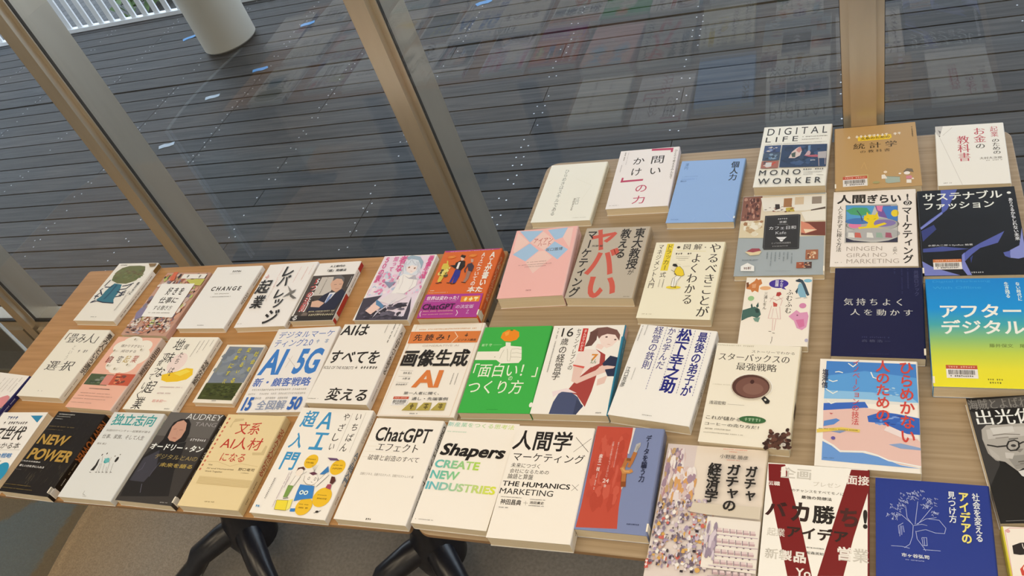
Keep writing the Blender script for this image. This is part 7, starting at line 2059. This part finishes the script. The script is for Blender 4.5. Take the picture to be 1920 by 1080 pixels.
  ('G','h',6.5,164.9,44.8,167.4,'a89c84'),
  ('G','h',5.8,172.4,63.7,173.9,'a89c84'),
  ('E','3a241c',111.5,183.6,3.4,2.4,52.1),
  ('E','3a241c',119.4,179.4,3.4,2.4,19.8),
  ('E','3a241c',117.3,165.4,3.4,2.4,115.3),
  ('E','5a3a2c',116.7,180.4,3.4,2.4,179.7),
  ('E','5a3a2c',96.1,185.6,3.4,2.4,27.2),
  ('E','5a3a2c',116.9,175.2,3.4,2.4,59.6),
  ('E','4a2e24',97.8,182.3,3.4,2.4,55.7),
  ('E','6a4434',97.2,189.4,3.4,2.4,115.2),
  ('E','6a4434',113.7,179.4,3.4,2.4,146.4),
  ('E','3a241c',122.4,157.4,3.4,2.4,102.9),
  ('E','4a2e24',123.9,180,3.4,2.4,172.7),
  ('E','6a4434',106.5,183.1,3.4,2.4,43),
  ('E','3a241c',113.2,188,3.4,2.4,10.5),
  ('E','5a3a2c',119.2,183.3,3.4,2.4,45),
  ('E','5a3a2c',102.8,170.1,3.4,2.4,59.8),
  ('E','3a241c',123.8,175,3.4,2.4,60.3),
  ('E','4a2e24',96.3,191.1,3.4,2.4,84.1),
  ('E','5a3a2c',102.6,179.2,3.4,2.4,55.8),
  ('E','6a4434',97.1,190.9,3.4,2.4,3.7),
  ('E','6a4434',112.6,179.7,3.4,2.4,87.3),
  ('E','6a4434',126.4,187.1,3.4,2.4,33),
  ('E','4a2e24',127.8,186.4,3.4,2.4,163.3),
  ('E','3a241c',96.2,190.6,3.4,2.4,144.9),
  ('E','4a2e24',124.8,182.1,3.4,2.4,29.1),
  ('E','3a241c',107.7,180.4,3.4,2.4,151),
  ('E','4a2e24',114.8,170.5,3.4,2.4,97.6),
  ('E','5a3a2c',112.8,188.8,3.4,2.4,95.8),
  ('E','3a241c',100.7,164.5,3.4,2.4,8.9),
  ('E','6a4434',123.1,175.3,3.4,2.4,40),
  ('E','4a2e24',107.1,178.4,3.4,2.4,174.1),
  ('E','3a241c',117.4,164.7,3.4,2.4,147.5),
  ('E','6a4434',125.9,175.3,3.4,2.4,9.7),
  ('E','5a3a2c',122.4,187.2,3.4,2.4,167.4),
  ('E','3a241c',112,177.4,3.4,2.4,31),
  ('E','6a4434',124.8,163.3,3.4,2.4,64),
  ('E','4a2e24',112.9,174.4,3.4,2.4,34.6),
  ('E','5a3a2c',113,180.2,3.4,2.4,80.9),
  ('E','6a4434',108,174.5,3.4,2.4,81.5),
  ('E','4a2e24',101.7,165,3.4,2.4,148.7),
  ('E','5a3a2c',109.5,182.1,3.4,2.4,9.3),
  ('E','4a2e24',96.8,180.9,3.4,2.4,5),
  ('E','5a3a2c',110.2,186.8,3.4,2.4,178.8),
  ('E','4a2e24',97.6,188.4,3.4,2.4,82),
  ('E','4a2e24',121.9,186,3.4,2.4,153.1),
  ('E','4a2e24',119.5,170.7,3.4,2.4,132.9),
  ('E','3a241c',96.6,190.6,3.4,2.4,48.5),
  ('E','6a4434',104.8,176.1,3.4,2.4,73),
  ('E','3a241c',94,183.9,3.4,2.4,14.6),
  ('E','3a241c',119.1,182.3,3.4,2.4,58.6),
  ('E','3a241c',122.4,185.9,3.4,2.4,79.7),
  ('E','6a4434',100,161.7,3.4,2.4,55.9),
  ('E','5a3a2c',99.2,171.1,3.4,2.4,90.9),
  ('E','3a241c',126,174.5,3.4,2.4,15),
  ('E','5a3a2c',109,186.7,3.4,2.4,119.4),
  ('E','3a241c',98,178.2,3.4,2.4,88.8),
  ('E','6a4434',121.7,165.9,3.4,2.4,11.9),
  ('E','5a3a2c',102.3,187.6,3.4,2.4,140),
  ('E','6a4434',106.7,168.8,3.4,2.4,135.1),
  ('E','5a3a2c',119.2,166.4,3.4,2.4,89.2),
  ('E','4a2e24',109.4,170.1,3.4,2.4,60.3),
  ('E','4a2e24',109.5,166.1,3.4,2.4,167.6),
  ('E','5a3a2c',118.1,167.5,3.4,2.4,133.8),
  ('E','5a3a2c',104.6,186.2,3.4,2.4,78.5),
  ('E','3a241c',125.6,180.3,3.4,2.4,42.7),
  ('E','6a4434',101.4,186.7,3.4,2.4,67.6),
  ('T','@',116.1,179.9,122.9,185.5,'f0e6d0','b')],
 [('G',0.05,0.5,'8a7c60',0.5),('B',0.55,0.68,'3a2a22')],[]),
('white-framed seaside illustration cover with red vertical hiragana title',-0.0007,0.7703,-0.0201,0.1324,0.1888,0.0180,'f5ead6','e9dcc4','R','e2d2ae',
 [('P','5f9fd4',[(9.1,3.9),(130,4.9),(131.3,74.3),(8,75)]),
  ('P','4a84c4',[(9.1,3.9),(130,4.9),(130.2,30.3),(62.2,20.7),(8.8,32.3)]),
  ('P','8fc0e0',[(8.2,58.8),(72,59.3),(124,66.5),(131.3,74.3),(8,75)]),
  ('P','e6e0d0',[(8,74.3),(65.9,72.3),(131.3,75.3),(131.2,78.4),(8.3,81.4)]),
  ('P','3f6ab8',[(8,82.4),(62.8,76.7),(67.5,86.8),(8,95.1)]),
  ('P','e8bfae',[(8,95.1),(62.9,87.1),(93.5,91.2),(132,139.3),(132,179.3),(107.4,177.2),(78.5,165),(63.7,161.6),(33.7,162.4),(17.9,149.2),(9.3,145)]),
  ('P','3a66b4',[(66.1,101.3),(84.4,92.8),(102.5,94.6),(132,100.4),(132,127.7),(115.4,127.3),(93.4,115.3),(84.4,112),(67.7,111.3)]),
  ('K',['4a78c4','6f94d0','2f4a94','8aa8d8'],72.2,96.7,122.9,116.9,26,97,0.1,0.25),
  ('P','f0dcd0',[(91.9,115.4),(115.4,127.3),(132,135.4),(108,133.7),(87.4,123.7)]),
  ('P','8fa4c4',[(93.2,146.5),(107.8,143.4),(132,148.8),(132,152.5),(107.7,151.9)]),
  ('P','5f8ac4',[(9.6,113.6),(25.9,108.3),(30.7,111),(23.1,118.7),(9.2,122.9)]),
  ('P','6f9ace',[(8.9,148),(21.2,154.8),(32.2,164.5),(60.7,162.8),(84.3,168.2),(107.3,178.1),(131.3,181.3),(49.1,180),(9.1,179.1)]),
  ('L','f2ece0',2.2,[(8.8,145),(22.7,153.7),(32.1,162.5),(63.7,160.7),(78.5,165),(93,172.1),(132,178.4)]),
  ('P','8a9ab8',[(17.3,130.3),(29.6,128.3),(43.5,126.2),(31.3,133.2)]),
  ('L','f2f0ea',1.6,[(39.3,7.2),(46,13.6),(52.3,6.6)]),
  ('L','f2f0ea',1.6,[(21.7,24.9),(26.6,23.6),(32.4,25.5)]),
  ('L','f2f0ea',1.6,[(13.2,39.8),(19,42.8),(25.5,40.3)]),
  ('L','f2f0ea',1.6,[(13,77.9),(18,82.8),(25,79.2)]),
  ('L','f2f0ea',1.6,[(9.8,56.5),(19.8,64.6),(26.1,59.9)]),
  ('L','f2f0ea',1.6,[(70.2,22.5),(73.4,32.2),(81.3,35.1)]),
  ('K',['a8cce6','c9dff0','7fb4de'],71.9,46.4,108.9,65.4,16,98,0.1,0.25),
  ('V','ひらめかない',107.5,.8,126.6,143.6,'d24a3e','b'),
  ('V','人のための、',76.9,.4,95.5,130.9,'d24a3e','b'),
  ('V','イノベーションの技法',45.6,.4,55.5,118.2,'cf4a48','r'),
  ('V','塩澤信',4,20.1,12.5,55.4,'3a3a48','b'),
  ('P','e8c85a',[(.4,128.7),(32.6,123.1),(57.2,125.1),(56.5,130.1),(32.7,128.1),(1,134.6)]),
  ('G','h',3.1,126.6,54.2,128.1,'6a5a2a'),
  ('E','6a5a9a',22.7,142.4,2.8,2.8,0),
  ('P','c24a4a',[(16.2,99.7),(21.7,100.4),(18.6,102.2)]),
  ('G','h',11.3,174.8,24.9,176.3,'5a7a9a')],
 [],[]),
('black and white portrait cover of a bald man in round glasses, tilted',0.2002,0.7148,0.1192,0.1300,0.1903,0.0160,'1d1a18','1a1816','R','e2d2ae',
 [('P','3a3734',[(.4,21.1),(27.1,42),(14.7,128),(.4,138.4),(.4,102.2)]),
  ('P','b0a89a',[(8,52.9),(15.1,45.8),(32.9,46),(46.3,45.6),(64,44.9),(51.2,107.4),(36,117.9),(24.5,103.4),(14.4,100.1),(8.3,88.4),(6,67.7)]),
  ('P','c4bcae',[(13.5,53.2),(36.4,50.1),(62.7,50.2),(59.2,64.8),(32.8,66.3),(12.6,68.1)]),
  ('P','b8b0a2',[(9,79.7),(14.3,85.8),(19.9,94.7),(19.5,101.8),(11.4,94.3)]),
  ('P','8a8276',[(37.5,84),(50.2,84.7),(44.6,90.1)]),
  ('P','969084',[(28.5,95.1),(52.4,93.4),(47.8,112.8),(34.6,115)]),
  ('L','2a2724',2.2,[(9.6,76.8),(20.9,80.3),(32,79.4)]),
  ('L','2a2724',2,[(32,79.4),(35.7,72.9),(42.6,71.2),(46.6,74.4),(45.6,81.6),(41.2,86.5),(34.7,86.8),(32.1,83.8),(32,79.4)]),
  ('L','2a2724',2,[(46.6,77.3),(51.5,74.6),(59.3,73.6)]),
  ('E','3a3632',39.6,79.5,3,2.2,0),
  ('L','4a4640',1.4,[(36.5,69.4),(47.5,68.6)]),
  ('L','6a645a',1,[(40.7,106.9),(51.5,106)]),
  ('P','1f1d1b',[(.4,138.4),(20.2,103.2),(33.3,120.5),(39.7,129),(46.6,126.5),(30.9,189.9),(.4,189.9)]),
  ('P','d8d2c6',[(36,117.9),(49.5,114.3),(45.9,129.2),(38.6,124.8)]),
  ('P','a59d8f',[(6,67.7),(9,79.7),(11.4,94.3),(18.2,102.6),(14.3,100.7),(8,89.8)]),
  ('P','d2cbbd',[(18.6,50.5),(45.5,49.2),(45.6,58.1),(20.7,61.1)]),
  ('P','9c9486',[(55.8,79.2),(57.9,79.3),(51.8,104.6),(46.5,100.2),(51,90.5)]),
  ('L','7a7266',1.2,[(19.3,62.6),(34,61),(51,62.9)]),
  ('L','7a7266',0.9,[(21.6,67.1),(37.2,65.9)]),
  ('P','c9c1b3',[(27.6,89.3),(38,91.2),(33.9,99.6),(26.8,97.8)]),
  ('L','5a544a',1.4,[(39.3,104.1),(52.4,102.4)]),
  ('L','8a8276',1,[(34.8,109.5),(48.9,107.9)]),
  ('P','55514c',[(.4,5.5),(74.5,1.2),(69.9,20.3),(.4,18.1)]),
  ('T','海賊とよばれた男',.4,3,96.4,20.3,'8a847a','m'),
  ('T','出光佐三',5.4,21,98.6,45.9,'f0ece2','m'),
  ('L','8a847a',0.6,[(6.6,187.3),(32.1,186.5)])],
 [],[]),
]
for bk in BOOKS: make_book(*bk)
